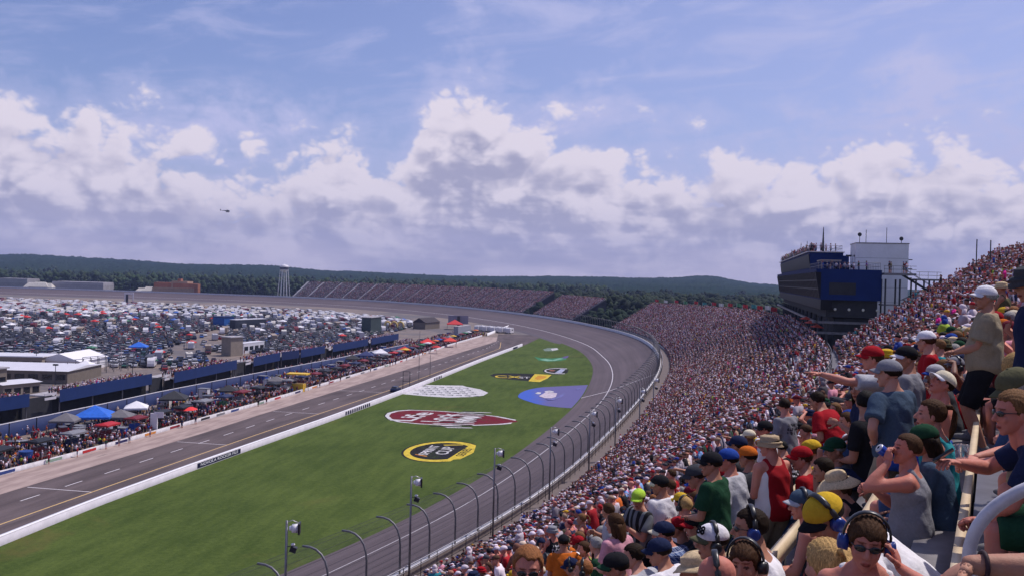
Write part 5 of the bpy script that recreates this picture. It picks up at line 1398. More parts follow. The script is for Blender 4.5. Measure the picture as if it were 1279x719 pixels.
hd_ = J['HR']; pos = J['H']+hd_ @ np.array([-.045, .088, .10]); ax_ = hd_ @ np.array([.86, .48, 0]); up_ = hd_ @ np.array([.14, -.32, .94])
lettering('88', .075, cm('black'), tuple(pos), tuple(-ax_ if False else hd_ @ np.array([-.88, -.47, 0])), tuple(up_), c88, 1, .004, 'number')
J = F_(sit=True, lean=4, head=(0, 4, 3), arms=('lap', 'lap'), fem=True)
hero(930, 675, 4.7, 2, 150, J, 'tan', dict(top=('tee', 'maroon'), legs=('shorts', 'denim'), hair=('fringe', 'brown'), headset='black'), 'woman in large black headset facing the camera at the bottom edge')
J = F_(sit=True, lean=12, head=(20, 8, 0), arms=('lap', 'lap'))
hero(893, 692, 4.4, 2, 62, J, 'burnt', dict(top=('tee', 'navy'), legs=('shorts', 'denim'), headset='black'), 'bald man wearing a headset at the bottom edge')
J = F_(sit=True, lean=14, head=(10, 14, 0), arms=('knee', 'lap'))
hero(866, 689, 7.0, 4, 60, J, 'tan', dict(top=('tee', 'tan'), legs=('shorts', 'denim'), hat=('fedora', STRAWM), hair=('crop', 'grey')), 'person in tan straw cowboy hat')
J = F_(sit=True, lean=20, head=(30, 10, 0), arms=('knee', 'reach'), fat=1.1)
hero(822, 672, 8.0, 4, 52, J, 'tan', dict(top=('tee', 'white'), legs=('shorts', 'denim'), cap='navy', hair=('crop', 'dark'), loose=1.2), 'man in white t-shirt and navy cap sitting in front of the plaid shirt')
J = F_(sit=True, lean=22, head=(45, 5, 0), arms=('knee', 'lap'), fat=1.1)
hero(829, 651, 10.0, 5, 40, J, 'pink', dict(top=('tee', PLAID), legs=('shorts', 'khaki'), cap=('navy', 'cream'), hair=('crop', 'dark'), loose=1.3), 'man in blue plaid shirt and navy cap')
J = F_(sit=True, lean=12, head=(10, 5, 0), arms=('lap', 'brow'))
hero(848, 645, 10.4, 5, 60, J, 'tan', dict(top=('tee', 'charcoal'), legs=('shorts', 'denim'), cap=('red', 'white'), hair=('crop', 'brown')), 'person in red and white cap with a raised hand')
J = F_(sit=True, lean=12, head=(40, 5, 0), arms=('lap', 'lap'))
hero(869, 641, 9.8, 5, 60, J, 'fair', dict(top=('tee', 'black'), legs=('shorts', 'denim'), cap=('black', 'red'), hair=('crop', 'dark')), 'person in black cap with red brim beside the plaid shirt')
J = F_(sit=True, lean=22, head=(40, 8, 0), arms=('knee', 'lap'))
hero(790, 678, 9.2, 5, 52, J, 'fair', dict(top=('tee', 'light grey'), legs=('shorts', 'khaki'), hair=('short', 'dark'), loose=1.2), 'dark haired man in light grey t-shirt leaning forward near the bottom edge')
J = F_(sit=True, lean=12, head=(30, 10, 0), arms=('lap', 'lap'))
hero(768, 690, 8.4, 5, 62, J, 'tan', dict(top=('tee', 'black'), legs=('shorts', 'black'), cap=('black', 'dark green'), hair=('crop', 'dark')), 'person in black cap and black shirt at the bottom edge')
J = F_(sit=False, lean=2, head=(10, 4, 0), arms=('down', 'down'))
hero(660, 681, 4.7, 3, 168, J, 'burnt', dict(top=('tee', 'maroon'), legs=('shorts', 'denim'), hair=('crop', 'reddish'), glasses=True), 'red haired man in sunglasses facing the camera at the bottom edge')
J = F_(sit=False, lean=6, head=(-10, 8, 0), arms=((.42, .30, 1.12), 'lap'), fat=1.08)
hero(704, 667, 13.6, 8, 10, J, 'tan', dict(top=('tee', 'orange'), legs=('shorts', 'denim'), cap='black', hair=('crop', 'dark'), loose=1.3), 'man in bright orange t-shirt and black cap standing')
J = F_(sit=False, lean=3, head=(20, 4, 0), arms=('down', 'lap'), fem=True)
hero(768, 640, 11.6, 7, 40, J, 'fair', dict(top=('tee', 'pink'), legs=('trousers', 'denim'), hair=('long', 'brown')), 'woman with long brown hair, pink top and jeans standing')
J = F_(sit=False, lean=4, head=(30, 14, 0), arms=('cup', 'cup'))
hero(797, 611, 12.0, 6, 118, J, 'tan', dict(top=('tee', STRIPES), legs=('shorts', 'black'), cap=('lime green', 'lime green'), hair=('short', 'dark'), loose=1.3), 'man in lime cap and dark striped shirt facing the white shirted man')
J = F_(sit=False, lean=4, head=(40, 6, 0), arms=('down', 'lap'), fat=1.1)
hero(824, 593, 12.2, 6, 36, J, 'tan', dict(top=('tee', 'white'), legs=('trousers', 'denim'), cap=('black', 'cream'), hair=('crop', 'dark'), loose=1.4), 'man standing in loose white t-shirt, jeans and black cap')
J = F_(sit=False, lean=3, head=(30, 4, 0), arms=('down', 'lap'))
hero(836, 598, 13.4, 6, 50, J, 'fair', dict(top=('tee', 'cream'), legs=('shorts', 'khaki'), hair=('short', 'brown'), loose=1.2), 'person in cream t-shirt half hidden by the loose white t-shirt')
J = F_(sit=False, lean=26, head=(20, 15, 0), arms=('brow', 'lap'), fat=1.1)
hero(867, 580, 10.4, 5, 62, J, 'tan', dict(top=('tee', 'navy'), legs=('trousers', 'denim'), cap='charcoal', hair=('crop', 'dark'), loose=1.2), 'person in navy shirt stooping beside the green shirted man')
J = F_(sit=False, lean=3, head=(36, 2, 0), arms=('down', 'lap'))
hero(889, 564, 9.4, 4, 52, J, 'tan', dict(top=('tee', 'dark green'), legs=('shorts', 'khaki'), cap='black', hair=('crop', 'dark'), glasses=True, loose=1.3), 'man in dark green t-shirt and black cap standing with his back turned')
J = F_(sit=False, lean=3, head=(34, 2, 0), arms=('down', 'down'), fat=1.12)
hero(910, 560, 9.7, 4, 52, J, 'pink', dict(top=('tee', 'light grey'), legs=('shorts', 'denim'), cap='royal blue', hair=('crop', 'dark'), loose=1.5), 'man in baggy pale t-shirt and royal blue cap beside the green t-shirt')
J = F_(sit=False, lean=5, head=(14, 0, 0), arms=('brow', 'lap'))
hero(923, 544, 12.4, 5, 44, J, 'tan', dict(top=('tee', 'charcoal'), legs=('shorts', 'black'), cap='navy', hair=('crop', 'dark')), 'man in navy cap shading his eyes with a raised arm')
J = F_(sit=False, lean=4, head=(20, 4, 0), arms=('lap', 'lap'))
hero(934, 557, 11.5, 5, 40, J, 'tan', dict(top=('tee', 'charcoal'), legs=('shorts', 'denim'), cap='orange', hair=('crop', 'dark')), 'person in orange cap beside the arm shading its eyes')
J = F_(sit=False, lean=4, head=(24, 4, 0), arms=('down', 'lap'), fat=1.1, wide=1.04)
rt_ = hero(961, 541, 10.2, 4, 28, J, 'pink', dict(top=('tank', REDJ), legs=('shorts', 'khaki'), hat=('bucket', cm('tan')), hair=('crop', 'dark'), loose=1.2), 'man in red tank top with white trim and tan hat seen from behind')
J = F_(sit=False, lean=3, head=(34, 0, 0), arms=('lap', 'lap'))
hero(956, 525, 12.2, 4, 62, J, 'burnt', dict(top=('tee', 'white'), legs=('shorts', 'denim'), cap='black', hair=('crop', 'dark'), glasses=True), 'man in black cap and sunglasses behind the tan hat')

# things held
def held(name, body, J, side_n, mk, label, cat):
    sj, el, wr, hd, up, cu, pt = J['arm'][side_n]; d = hd/np.linalg.norm(hd)
    return wpos(body, J, wr+d*.085), d
b = MB(); prf = [(.012,-.061),(.028,-.060),(.0325,-.052),(.033,.045),(.0265,.058),(.026,.0605),(.0235,.0575),(.004,.0575)]
V = []; F = []
for r_, z_q in prf: V += [(r_*math.cos(2*PI*i/16), r_*math.sin(2*PI*i/16), z_q) for i in range(16)]
for j in range(len(prf)-1): F += [(j*16+i, j*16+(i+1)%16, j*16+16+(i+1)%16, j*16+16+i) for i in range(16)]
b.add(V, F); b.m = [1 if abs(z_) > .045 else 0 for z_ in [sum(V[i][2] for i in f)/4 for f in F]]
can = b.build('drink_can', [mat('blue can', (.02, .06, .34), .25, .15, 10, .3), LSTEEL], None, True)
wl_ = Matrix.Translation(tk.location) @ tk.rotation_euler.to_matrix().to_4x4() @ Matrix.Scale(JT['scale'], 4)
mouth = JT['H']+JT['HR'] @ np.array([.0, .150, -.045])
can.location = wl_ @ Vector(mouth); dirv = (tk.rotation_euler.to_matrix() @ Vector(JT['HR'] @ np.array([0, .80, .62]))); can.rotation_euler = dirv.to_track_quat('Z', 'Y').to_euler()
can.rotation_euler = (tk.rotation_euler.to_matrix() @ Vector(JT['HR'] @ np.array([0, -.80, -.45]))).to_track_quat('Z', 'Y').to_euler()
tag(can, 'blue drink can tipped at the mouth of the man in the grey tank top', 'can')
p_, d_ = held('phone', sunR, JR, 1, None, '', '')
b = MB(); b.box((0,0,0), (.062, .012, .115)); ph = b.build('mobile_phone', PLASTIC); ph.location = p_+Vector((-.03, -.01, .03)); ph.rotation_euler = (.9, .3, 1.1)
tag(ph, 'black mobile phone in the hand of the man in sunglasses', 'phone')
p_, d_ = held('cup', oc, JO, 1, None, '', '')
m = bpy.data.materials.new('clear plastic'); m.use_nodes = True; q = m.node_tree.nodes['Principled BSDF']; q.inputs['Base Color'].default_value = (.85,.85,.9,1); q.inputs['Transmission Weight'].default_value = .9; q.inputs['Roughness'].default_value = .08; q.inputs['IOR'].default_value = 1.15
b = MB(); b.cyl((0,0,-.06), (0,0,.06), .030, .042, 16); cup = b.build('plastic_cup', m, None, True); cup.location = p_+Vector((-.02, 0, .03)); tag(cup, 'clear plastic cup held by the man in the olive cap', 'cup')
# hand rail of the stairs beside the camera
hr = empty('hand_rail', (1.465, 2.9, CAMZ-1.6)); tag(hr, 'thick white painted hand rail bending down at the lower right', 'railing')
a0 = Vector((0, 0, 0)); top_ = Vector((0, 0, .905)); dn = Vector((.884, -.467, .56)).normalized()
pts = [a0, Vector((0,0,.5))]+[top_+Vector((0,0,-.16))*(1-q)**2+dn*.20*q**2 for q in np.linspace(0, 1, 9)]+[top_+dn*t for t in (.4, .8, 1.6)]
b = MB(); b.tube(pts, .0205, 16); b.build('rail_tube', mat('chipped white paint', (.55, .53, .56), .38, .14, 14, .1, .5), hr, True)
b = MB(); b.cyl((0,0,0), (0,0,.012), .06, n=16); b.cyl(top_+dn*1.5, top_+dn*1.5-Vector((0,0,1.0)), .022, n=10); b.build('rail_foot', DSTEEL, hr)

# ------------------------------------------------------------------ the next rows: single people from a few poses
def template(J, top, legs, hairs):
    V, F = body_parts(J, HEAD_LOW, True, .019)
    me = bpy.data.meshes.new('person'); me.from_pydata([tuple(p) for p in V], [], F); me.update(); me.polygons.foreach_set('use_smooth', np.ones(len(F), bool)); me.materials.append(sm('fair'))
    a = me.color_attributes.new('tint', 'FLOAT_COLOR', 'POINT'); c4 = np.ones((len(V), 4), np.float32); c4[:, :3] = face_tint(len(V), HEAD_LOW); a.data.foreach_set('color', c4.ravel())
    def mk(nm, VF):
        q = bpy.data.meshes.new(nm); q.from_pydata([tuple(p) for p in VF[0]], [], VF[1]); q.update(); q.polygons.foreach_set('use_smooth', np.ones(len(VF[1]), bool)); q.materials.append(cm('white')); return q
    return dict(J=J, body=me, top=(('tank_top' if top == 'tank' else 't_shirt'), mk('t_shirt', torso_cloth(J, top, .019, 1.15))), legs=(('trousers' if legs == 'trousers' else 'shorts'), mk('shorts', leg_cloth(J, legs, .021))),
                cap=mk('cap', hx(J, CAP_ALL)), hat=mk('hat', hx(J, BUCKET)), shoes=[mk('shoe', shoe_parts(J, s_i)) for s_i in (1, -1)], hair={h: mk('hair', hx(J, HAIR[h])) for h in hairs}, headset=mk('headset', join([hx(J, HEADSET[0])]+[hx(J, q_) for q_ in HEADSET[1]])))
TS = [template(F_(sit=True, lean=10, head=(22, 4, 0), arms=('knee', 'knee')), 'tee', 'shorts', ('short', 'crop')), template(F_(sit=True, lean=26, head=(34, 0, 0), arms=('clasp', 'clasp'), fat=1.1), 'tee', 'shorts', ('short', 'crop')),
      template(F_(sit=True, lean=5, head=(40, -2, 0), arms=('lap', 'knee'), fem=True), 'tank', 'shorts', ('long', 'tail', 'bob')), template(F_(sit=True, lean=12, head=(-15, 6, 0), arms=('cup', 'lap'), fat=1.2, wide=1.05), 'tee', 'shorts', ('short', 'crop')),
      template(F_(sit=True, lean=8, head=(30, 0, 0), arms=('lap', 'brow')), 'tank', 'shorts', ('short', 'crop')), template(F_(sit=True, lean=16, head=(-50, 4, 0), arms=('lap', 'lap'), fem=True), 'tee', 'shorts', ('long', 'bob')),
      template(F_(sit=True, lean=20, head=(10, 18, 0), arms=('phone', 'phone')), 'tee', 'trousers', ('short', 'crop')), template(F_(sit=True, lean=30, head=(50, 10, 0), arms=('knee', 'clasp'), fat=1.25, wide=1.06), 'tee', 'shorts', ('short', 'crop'))]
TSTAND = [template(F_(sit=False, lean=3, head=(24, 4, 0), arms=('down', 'hip'), fat=1.1), 'tee', 'shorts', ('short', 'crop')), template(F_(sit=False, lean=2, head=(10, 2, 0), arms=('cross', 'cross'), fem=True), 'tank', 'shorts', ('long', 'tail')),
          template(F_(sit=False, lean=5, head=(-30, 5, 0), arms=('cup', 'down')), 'tee', 'trousers', ('short', 'crop'))]
order = np.argsort(np.linalg.norm(ALLS[:, :3]-np.array([0, 0, CAMZ]), axis=1))
taken = np.zeros(len(ALLS), bool); used = set(); nind = 0; IND_MAX = 300-len(HEROES)
topnames = [k for k, w in PAL_TOP for _ in range(w)]; hatn = ['white', 'black', 'navy', 'red', 'grey', 'tan', 'royal blue', 'yellow', 'charcoal', 'orange', 'olive', 'cream', 'dark green', 'maroon']
hairn = ['brown', 'dark', 'blond', 'light brown', 'grey', 'reddish', 'black']
def obj_mesh(name, me, m, parent):
    o = bpy.data.objects.new(name, me); COL.objects.link(o); o.parent = parent
    o.material_slots[0].link = 'OBJECT'; o.material_slots[0].material = m; return o
for i in order:
    x, y, z, rz, st, s_, row = ALLS[i]; d = math.dist((x, y, z), (0, 0, CAMZ))
    if d < 4.0 or (dp_[i] < 9 and px_[i] > 1170) : taken[i] = True; continue
    bad = False
    for hx_, hy_, hY, hl, hp_ in HEROES:
        if math.hypot(hl[0]-x, hl[1]-y) < .50: bad = True; break
        if hY > dp_[i]-.2 and abs(px_[i]-hx_) < .62*hp_+.12*FPX/dp_[i] and -.55*.27*FPX/dp_[i]-.2*hp_ < py_[i]-hy_+.0 and py_[i]-hy_ < (1.7 if hY < 9.5 else 2.6)*hp_ : bad = True; break
    if bad: taken[i] = True; continue
    if nind >= IND_MAX or px_[i] < -5 or px_[i] > PW+5 or py_[i] > PH+4: 
        continue
    T_ = R.choice(TSTAND) if st > .5 else R.choice(TS)
    fem = T_['J']['fem']
    for _ in range(300):
        tc = R.choice(topnames); kind = R.choice(['cap', 'cap', 'cap', 'hair', 'hair', 'hat']) if not fem else R.choice(['hair', 'hair', 'hair', 'cap', 'hat'])
        hc = R.choice(hatn) if kind != 'hair' else R.choice(hairn); hs = R.choice(list(T_['hair'])) if kind == 'hair' else ''
        key = (tc, kind, hc, hs, st)
        if key not in used: break
    used.add(key); taken[i] = True; nind += 1
    body = bpy.data.objects.new('person', T_['body']); COL.objects.link(body)
    body.location = (x, y, z); body.rotation_euler = (0, 0, rz); sc = R.uniform(.93, 1.05); body.scale = (sc,)*3
    body.material_slots[0].link = 'OBJECT'; body.material_slots[0].material = sm(R.choice(['fair', 'fair', 'pink', 'pink', 'tan', 'tan', 'burnt', 'brown'] if R.random() < .9 else ['brown']))
    obj_mesh(T_['top'][0], T_['top'][1], printed(tc, st < .5) if tc in PRINTC and R.random() < .55 else cm(tc), body); lc = R.choice([k for k, w in PAL_LEG for _ in range(w)]); obj_mesh(T_['legs'][0], T_['legs'][1], cm(lc), body)
    if d < 16:
        for q_ in T_['shoes']: obj_mesh('shoe', q_, SHOE, body)
    hd = None
    if kind == 'hair': obj_mesh('hair', T_['hair'][hs], hm(hc), body)
    else:
        obj_mesh(kind, T_[kind], cm(hc) if kind == 'cap' or hc not in ('tan', 'cream') else STRAWM, body)
        if d < 18: obj_mesh('hair', T_['hair'][list(T_['hair'])[-1]], hm(R.choice(hairn)), body)
    if R.random() < .14: obj_mesh('headset', T_['headset'], PLASTIC, body); hd = True
    pose = 'standing' if st > .5 else 'seated'
    what = {'cap': '%s cap' % hc, 'hat': '%s sun hat' % hc, 'hair': '%s %s' % (hc, {'short': 'short hair', 'crop': 'cropped hair', 'long': 'long loose hair', 'tail': 'ponytail', 'bob': 'bobbed hair'}.get(hs, ''))}[kind]
    tag(body, '%s spectator in the nearer rows with %s %s and %s' % (pose, tc, T_['top'][0].replace('_', '-'), what), 'person', 'spectators in the stands')
left = ~taken
print('individuals', nind, 'heroes', len(HEROES), 'crowd', left.sum())

# ------------------------------------------------------------------ everyone else, as one crowd
CROWD = attr_mat('crowd', .85, .10, 3.0)
def crowd_chunks(A):
    n = len(A); d = np.linalg.norm(A[:, :3]-np.array([0, 0, CAMZ]), axis=1); st = A[:, 4] > .5
    cols = np.zeros((n, 5, 3))
    cols[:, 0] = draw(PAL_SKIN, SKINS, n)[0]; cols[:, 1] = draw(PAL_TOP, CLOTH, n)[0]; cols[:, 2] = draw(PAL_LEG, CLOTH, n)[0]; cols[:, 3] = draw(PAL_HAT, CLOTH, n)[0]; cols[:, 4] = .1
    bald = rng.random(n) < .06; cols[bald, 3] = cols[bald, 0]*1.05
    sc = rng.uniform(.86, 1.03, n); tier = np.where(d < 34, 0, np.where(d < 95, 1, np.where(d < 330, 2, 3)))
    out = []; v0 = rng.integers(0, 5, n); v1 = rng.integers(5, 7, n)
    for k in range(7):
        q = (tier == 0) & np.where(st, v1 == k, v0 == k)
        if q.any(): out.append(tile(LOD0[k], A[q, :3], A[q, 3], sc[q], cols[q]))
    for t_, T_ in (((tier == 1) & ~st, LOD1[0]), (((tier == 1) | (tier == 2)) & st, LOD1[1]), ((tier == 2) & ~st, LOD2), (tier == 3, LOD3)):
        if t_.any(): out.append(tile(T_, A[t_, :3], A[t_, 3], sc[t_], cols[t_]))
    return out
V, F, Cc = stack(crowd_chunks(ALLS[left]))
print('crowd tris', len(F))
tag(link('crowd', np_mesh('crowd', V, F, None, Cc), [CROWD]), kind='stuff')
# ------------------------------------------------------------------ press tower beside the turn stand
DBLUE = mat('dark blue cladding', (.006, .022, .115), .6, .12, .6, 0, .12); GLASS = None
m, nt, bs = new_mat('tinted glazing'); x, y, z = sep(coords())
bs.inputs['Base Color'].default_value = (.018, .017, .020, 1); bs.inputs['Roughness'].default_value = .35; bs.inputs['Specular IOR Level'].default_value = .04
bump(bs, noise(coords(), .35, 3, .5), .06, .2); GLASS = m
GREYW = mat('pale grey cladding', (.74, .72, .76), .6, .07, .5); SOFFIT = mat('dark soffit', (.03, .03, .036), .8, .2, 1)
A0 = Vector((46.6, 139.0, 0)); BD = Vector((.228, .974, 0)).normalized(); BN = Vector((BD.y, -BD.x, 0))
tw_ = empty('press_tower', A0+Vector((0,0,SW))); O_ = Vector(tw_.location)
tag(tw_, 'dark blue press tower with leaning glazed front standing over the crowd', 'building')
def bp(a, w, z): return A0+BD*a+BN*w+Vector((0,0,z))-O_
def slab(mb, a0, a1, w0, w1, z0, z1, m=0, lean=0.0):
    """block along the tower; its front leans out by lean at the top"""
    P = [bp(a0, w0, z0), bp(a1, w0, z0), bp(a1, w1, z0), bp(a0, w1, z0), bp(a0, w0-lean, z1), bp(a1, w0-lean, z1), bp(a1, w1, z1), bp(a0, w1, z1)]
    mb.add(P, [(0,3,2,1),(4,5,6,7),(0,1,5,4),(1,2,6,5),(2,3,7,6),(3,0,4,7)], m); return mb
L_ = 112
b = MB(); slab(b, 0, L_, 0, 8.6, 28.8, 33.4, 0, .75); b.build('wall', DBLUE, tw_)
b = MB(); slab(b, .05, L_, .05, 1.7, 27.3, 28.79, 0, .0); b.build('lower_front', GLASS, tw_)
b = MB(); slab(b, -.05, L_+.05, -.12, .0, 29.0, 32.9, 0, .68); gl0 = b.build('glazing', GLASS, tw_)
b = MB()
for a in np.arange(0, L_, 2.4): slab(b, a, a+.12, -.17, -.10, 29.0, 32.9, 0, .68)
for zq in (30.3, 31.6):
    l = .68*(zq-29.0)/3.9; slab(b, 0, L_, -.17-l, -.10-l, zq, zq+.14)
b.build('mullions', DSTEEL, gl0)
b = MB(); slab(b, 22, L_, .35, 5.6, 33.4, 36.6, 0, .35); b.build('upper_wall', DBLUE, tw_)
b = MB(); slab(b, 22.5, L_-.5, .22, .34, 33.9, 36.2, 0, .32); gl1 = b.build('glazing', GLASS, tw_)
b = MB(); slab(b, 21.7, L_+.3, -.35, 5.8, 36.6, 36.76); b.build('roof', LSTEEL, tw_)
b = MB(); slab(b, 29, 34, 5.6, 7.4, 33.4, 36.3); b.build('stair_block', DBLUE, tw_)
b = MB(); slab(b, -.02, .0, 1.2, 5.0, 29.6, 31.4); b.build('dark_panel', SOFFIT, tw_)
b = MB(); slab(b, .8, L_-2, .9, 8.2, 26.2, 28.8); b.build('soffit', SOFFIT, tw_)
for a in list(np.arange(1.0, L_, 9.0)):
    for w in (1.0, 7.6): p = bp(a, w, SW-2); q = bp(a, w, 26.0); b = MB(); b.cyl(p, q, .30, n=8); b.build('column', DSTEEL, tw_)
b = MB(); slab(b, 1.5, L_-1, 2.2, 8.0, SW-2, 26.0); b.build('lower_wall', SOFFIT, tw_)  # added dark block, gives the open space below the tower its shade
b = MB()
for zq in (25.2, 23.6): slab(b, .6, .95, -1.0, 9.2, zq, zq+.35)
slab(b, .6, L_, -.6, -.2, 25.2, 25.5); b.build('beams', STEEL, tw_)
for w in np.arange(2.2, 8.4, 2.0): b = MB(); b.ell(tuple(bp(.6, w, 27.4)), (.22, .22, .22), 8, 6); b.build('lamp', mat('lamp glass', (.7,.68,.6), .4, .1, 2), tw_)
# rails, canopy and roof clutter
b = MB()
for a0, a1, w0, w1, z0 in ((.2, 21.5, .1, 8.4, 33.4), (22.2, L_-.3, .0, 5.4, 36.76)):
    cs = [bp(a0, w0, z0), bp(a0, w1, z0), bp(a1, w1, z0), bp(a1, w0, z0), bp(a0, w0, z0)]
    for zq in (1.05, .55): b.tube([c+Vector((0,0,zq)) for c in cs], .03, 5)
    for c, d in zip(cs, cs[1:]):
        nseg = max(1, int((d-c).length/1.6))
        for i in range(nseg): p = c+(d-c)*(i/nseg); b.cyl(p, p+Vector((0,0,1.05)), .025, n=4)
b.build('roof_rail', STEEL, tw_)
b = MB(); b.cyl(bp(26, 2.6, 36.7), bp(26, 2.6, 41.2), .28, .06, 4); b.build('antenna', DSTEEL, tw_)
for a, w, h in ((40, 1.0, 2.6), (58, 1.2, 3.0), (84, 1.0, 2.4)): b = MB(); b.cyl(bp(a, w, 36.7), bp(a, w, 36.7+h), .05, n=5); b.build('antenna', DSTEEL, tw_)
b = MB(); slab(b, 12, 19, 1.0, 4.2, 34.9, 35.1); 
for a in (12.4, 18.6):
    for w in (1.2, 4.0): b.cyl(bp(a, w, 33.6), bp(a, w, 34.9), .06, n=5)
b.build('canopy', mat('tan canopy', (.40,.31,.25), .8, .1, 2), tw_)
b = MB(); b.tube([bp(15, 6.5, 33.6), bp(15, 6.3, 36.6)], .05, 5); b.tube([bp(15, 5.8, 33.6), bp(15, 6.3, 36.6)], .05, 5); b.build('tripod', WHITET, tw_)
# lift and stair tower of pale panels
tb_ = empty('lift_tower', Vector((61.0, 152, SW))); O2 = Vector(tb_.location); tag(tb_, 'plain pale grey lift tower with antennas behind the press tower', 'building')
Q = lambda a, w, z: Vector((61.0, 152, 0))+BD*a+BN*w+Vector((0,0,z))-O2
def slab2(mb, a0, a1, w0, w1, z0, z1):
    P = [Q(a0,w0,z0),Q(a1,w0,z0),Q(a1,w1,z0),Q(a0,w1,z0),Q(a0,w0,z1),Q(a1,w0,z1),Q(a1,w1,z1),Q(a0,w1,z1)]
    mb.add(P, [(0,3,2,1),(4,5,6,7),(0,1,5,4),(1,2,6,5),(2,3,7,6),(3,0,4,7)], 0); return mb
b = MB(); slab2(b, 0, 7, -4.2, 4.0, SW-2, 38.0); b.build('wall', GREYW, tb_)
b = MB(); slab2(b, -.08, 7.08, -4.28, 4.08, 38.0, 38.16); b.build('coping', STEEL, tb_)
b = MB()
for zq in np.arange(26, 38, 2.4): slab2(b, -.02, .0, -4.2, 4.0, zq, zq+.04)
b.build('panel_joints', STEEL, tb_)
for w, h in ((-3.6, 1.4), (-2.6, 2.2), (.6, 2.6), (2.9, .8)):
    b = MB(); b.cyl(Q(.5, w, 38.1), Q(.5, w, 38.1+h), .05, n=5)
    if w in (-3.6, 2.9): b.ell(tuple(Q(.5, w, 38.1+h)), (.35,.1,.35), 8, 6)
    b.build('antenna', DSTEEL, tb_)
b = MB()
for zq in (32.4, 33.9, 35.4): slab2(b, 1, 1.3, 4.0, 4.8, zq, zq+.15)
slab2(b, 1, 1.4, -5.6, -4.2, 35.8, 36.1); b.build('brackets', DSTEEL, tb_)
# steel stair and deck between tower and stand
st_ = empty('steel_stairs', A0+BN*8.8+Vector((0,0,SW))); O3 = Vector(st_.location); tag(st_, 'open steel stairs and landings right of the press tower', 'stairs')
S_ = lambda a, w, z: A0+BD*a+BN*w+Vector((0,0,z))-O3
def slab3(mb, a0, a1, w0, w1, z0, z1):
    P = [S_(a0,w0,z0),S_(a1,w0,z0),S_(a1,w1,z0),S_(a0,w1,z0),S_(a0,w0,z1),S_(a1,w0,z1),S_(a1,w1,z1),S_(a0,w1,z1)]
    mb.add(P, [(0,3,2,1),(4,5,6,7),(0,1,5,4),(1,2,6,5),(2,3,7,6),(3,0,4,7)], 0); return mb
b = MB(); slab3(b, -1, 4, 8.7, 13.2, 32.7, 33.0); slab3(b, -1, 3, 13.2, 16.6, 32.0, 32.25); slab3(b, -1, 3, 8.7, 12, 28.2, 28.4); b.build('landing', STEEL, st_)
for w in (9.0, 11.0, 13.2, 15.0, 16.4):
    for a in (-.9, 2.8): b = MB(); b.cyl(S_(a, w, SW), S_(a, w, 32.1), .13, n=6); b.build('post', DSTEEL, st_)
b = MB()
for (w0, z0, w1, z1, a) in ((11.4, 32.8, 15.6, 30.2, -.6), (15.6, 30.2, 11.6, 28.0, .9), (11.6, 28.2, 15.8, 25.4, -.6), (9.6, 26.0, 14, 23.6, .9)):
    for da in (0, 1.1): b.tube([S_(a+da, w0, z0), S_(a+da, w1, z1)], .12, 5)
    nst = 12
    for i in range(nst): q = i/nst; slab3(b, a, a+1.1, w0+(w1-w0)*q-.15, w0+(w1-w0)*q+.15, z0+(z1-z0)*q, z0+(z1-z0)*q+.05)
    for da in (0, 1.1): b.tube([S_(a+da, w0, z0+1.0), S_(a+da, w1, z1+1.0)], .04, 5)
b.build('flight', DSTEEL, st_)
b = MB()
for zq in (1.05, .55): b.tube([S_(-1, 8.7, 33+zq), S_(-1, 13.2, 33+zq)], .035, 5); b.tube([S_(-1, 13.2, 32.2+zq), S_(-1, 16.6, 32.2+zq)], .035, 5)
for w in np.arange(8.8, 16.6, 1.2): b.cyl(S_(-1, w, 32.9 if w < 13.2 else 32.2), S_(-1, w, 34.0 if w < 13.2 else 33.2), .03, n=4)
b.build('stair_rail', STEEL, st_)
# people on the roofs of the tower
def people_at(P, face, name, jit=.8, palette=None):
    P = np.asarray(P, float); n = len(P); cols = np.zeros((n, 5, 3))
    cols[:, 0] = draw(PAL_SKIN, SKINS, n)[0]; cols[:, 1] = draw(palette or PAL_TOP, CLOTH, n)[0]; cols[:, 2] = draw(PAL_LEG, CLOTH, n)[0]; cols[:, 3] = draw(PAL_HAT, CLOTH, n)[0]; cols[:, 4] = .1
    V, F, Cc = tile(LOD1[1], P, np.full(n, face)+rng.normal(0, jit, n), rng.uniform(.92, 1.06, n), cols)
    o = link(name, np_mesh(name, V, F, None, Cc), [CROWD]); return tag(o, kind='stuff')
pts = [A0+BD*a+BN*w+Vector((0,0,33.0)) for a, w in zip(rng.uniform(.8, 20, 15), rng.uniform(.6, 8, 15))]+[A0+BD*a+BN*w+Vector((0,0,36.5)) for a, w in zip(rng.uniform(22.5, L_-2, 150), rng.uniform(.1, 1.6, 150))]+[A0+BD*22.7+BN*w+Vector((0,0,36.5)) for w in np.arange(.4, 5, .8)]
pts += [A0+BD*a+BN*w+Vector((0,0,33.0)) for a, w in zip(rng.uniform(-.5, 2, 5), rng.uniform(9.5, 13, 5))]
people_at([tuple(p) for p in pts], 1.1, 'rooftop_crowd', .7)
# red awnings over the stand next to the tower
RAW = mat('orange red cloth', (.62, .07, .035), .8, .12, 2)
for i, (px, py, Y) in enumerate(((1007, 398, 150), (1013, 403, 146), (1021, 408, 142))):
    p = at(px, py, Y); o = empty('awning', (p[0], p[1], p[2])); tag(o, 'orange red awning over the seats beside the press tower, %s of three' % ('highest', 'middle', 'lowest')[i], 'awning', 'red awnings beside the press tower')
    b = MB(); b.add([(-.9,-.9,0),(.9,-.9,-.15),(.9,.9,-.15),(-.9,.9,0),(0,0,.42)], [(0,1,4),(1,2,4),(2,3,4),(3,0,4),(3,2,1,0)]); b.build('cloth', RAW, o)
    b = MB(); b.cyl((0,0,-3.2), (0,0,.4), .05, n=5); b.build('pole', STEEL, o)
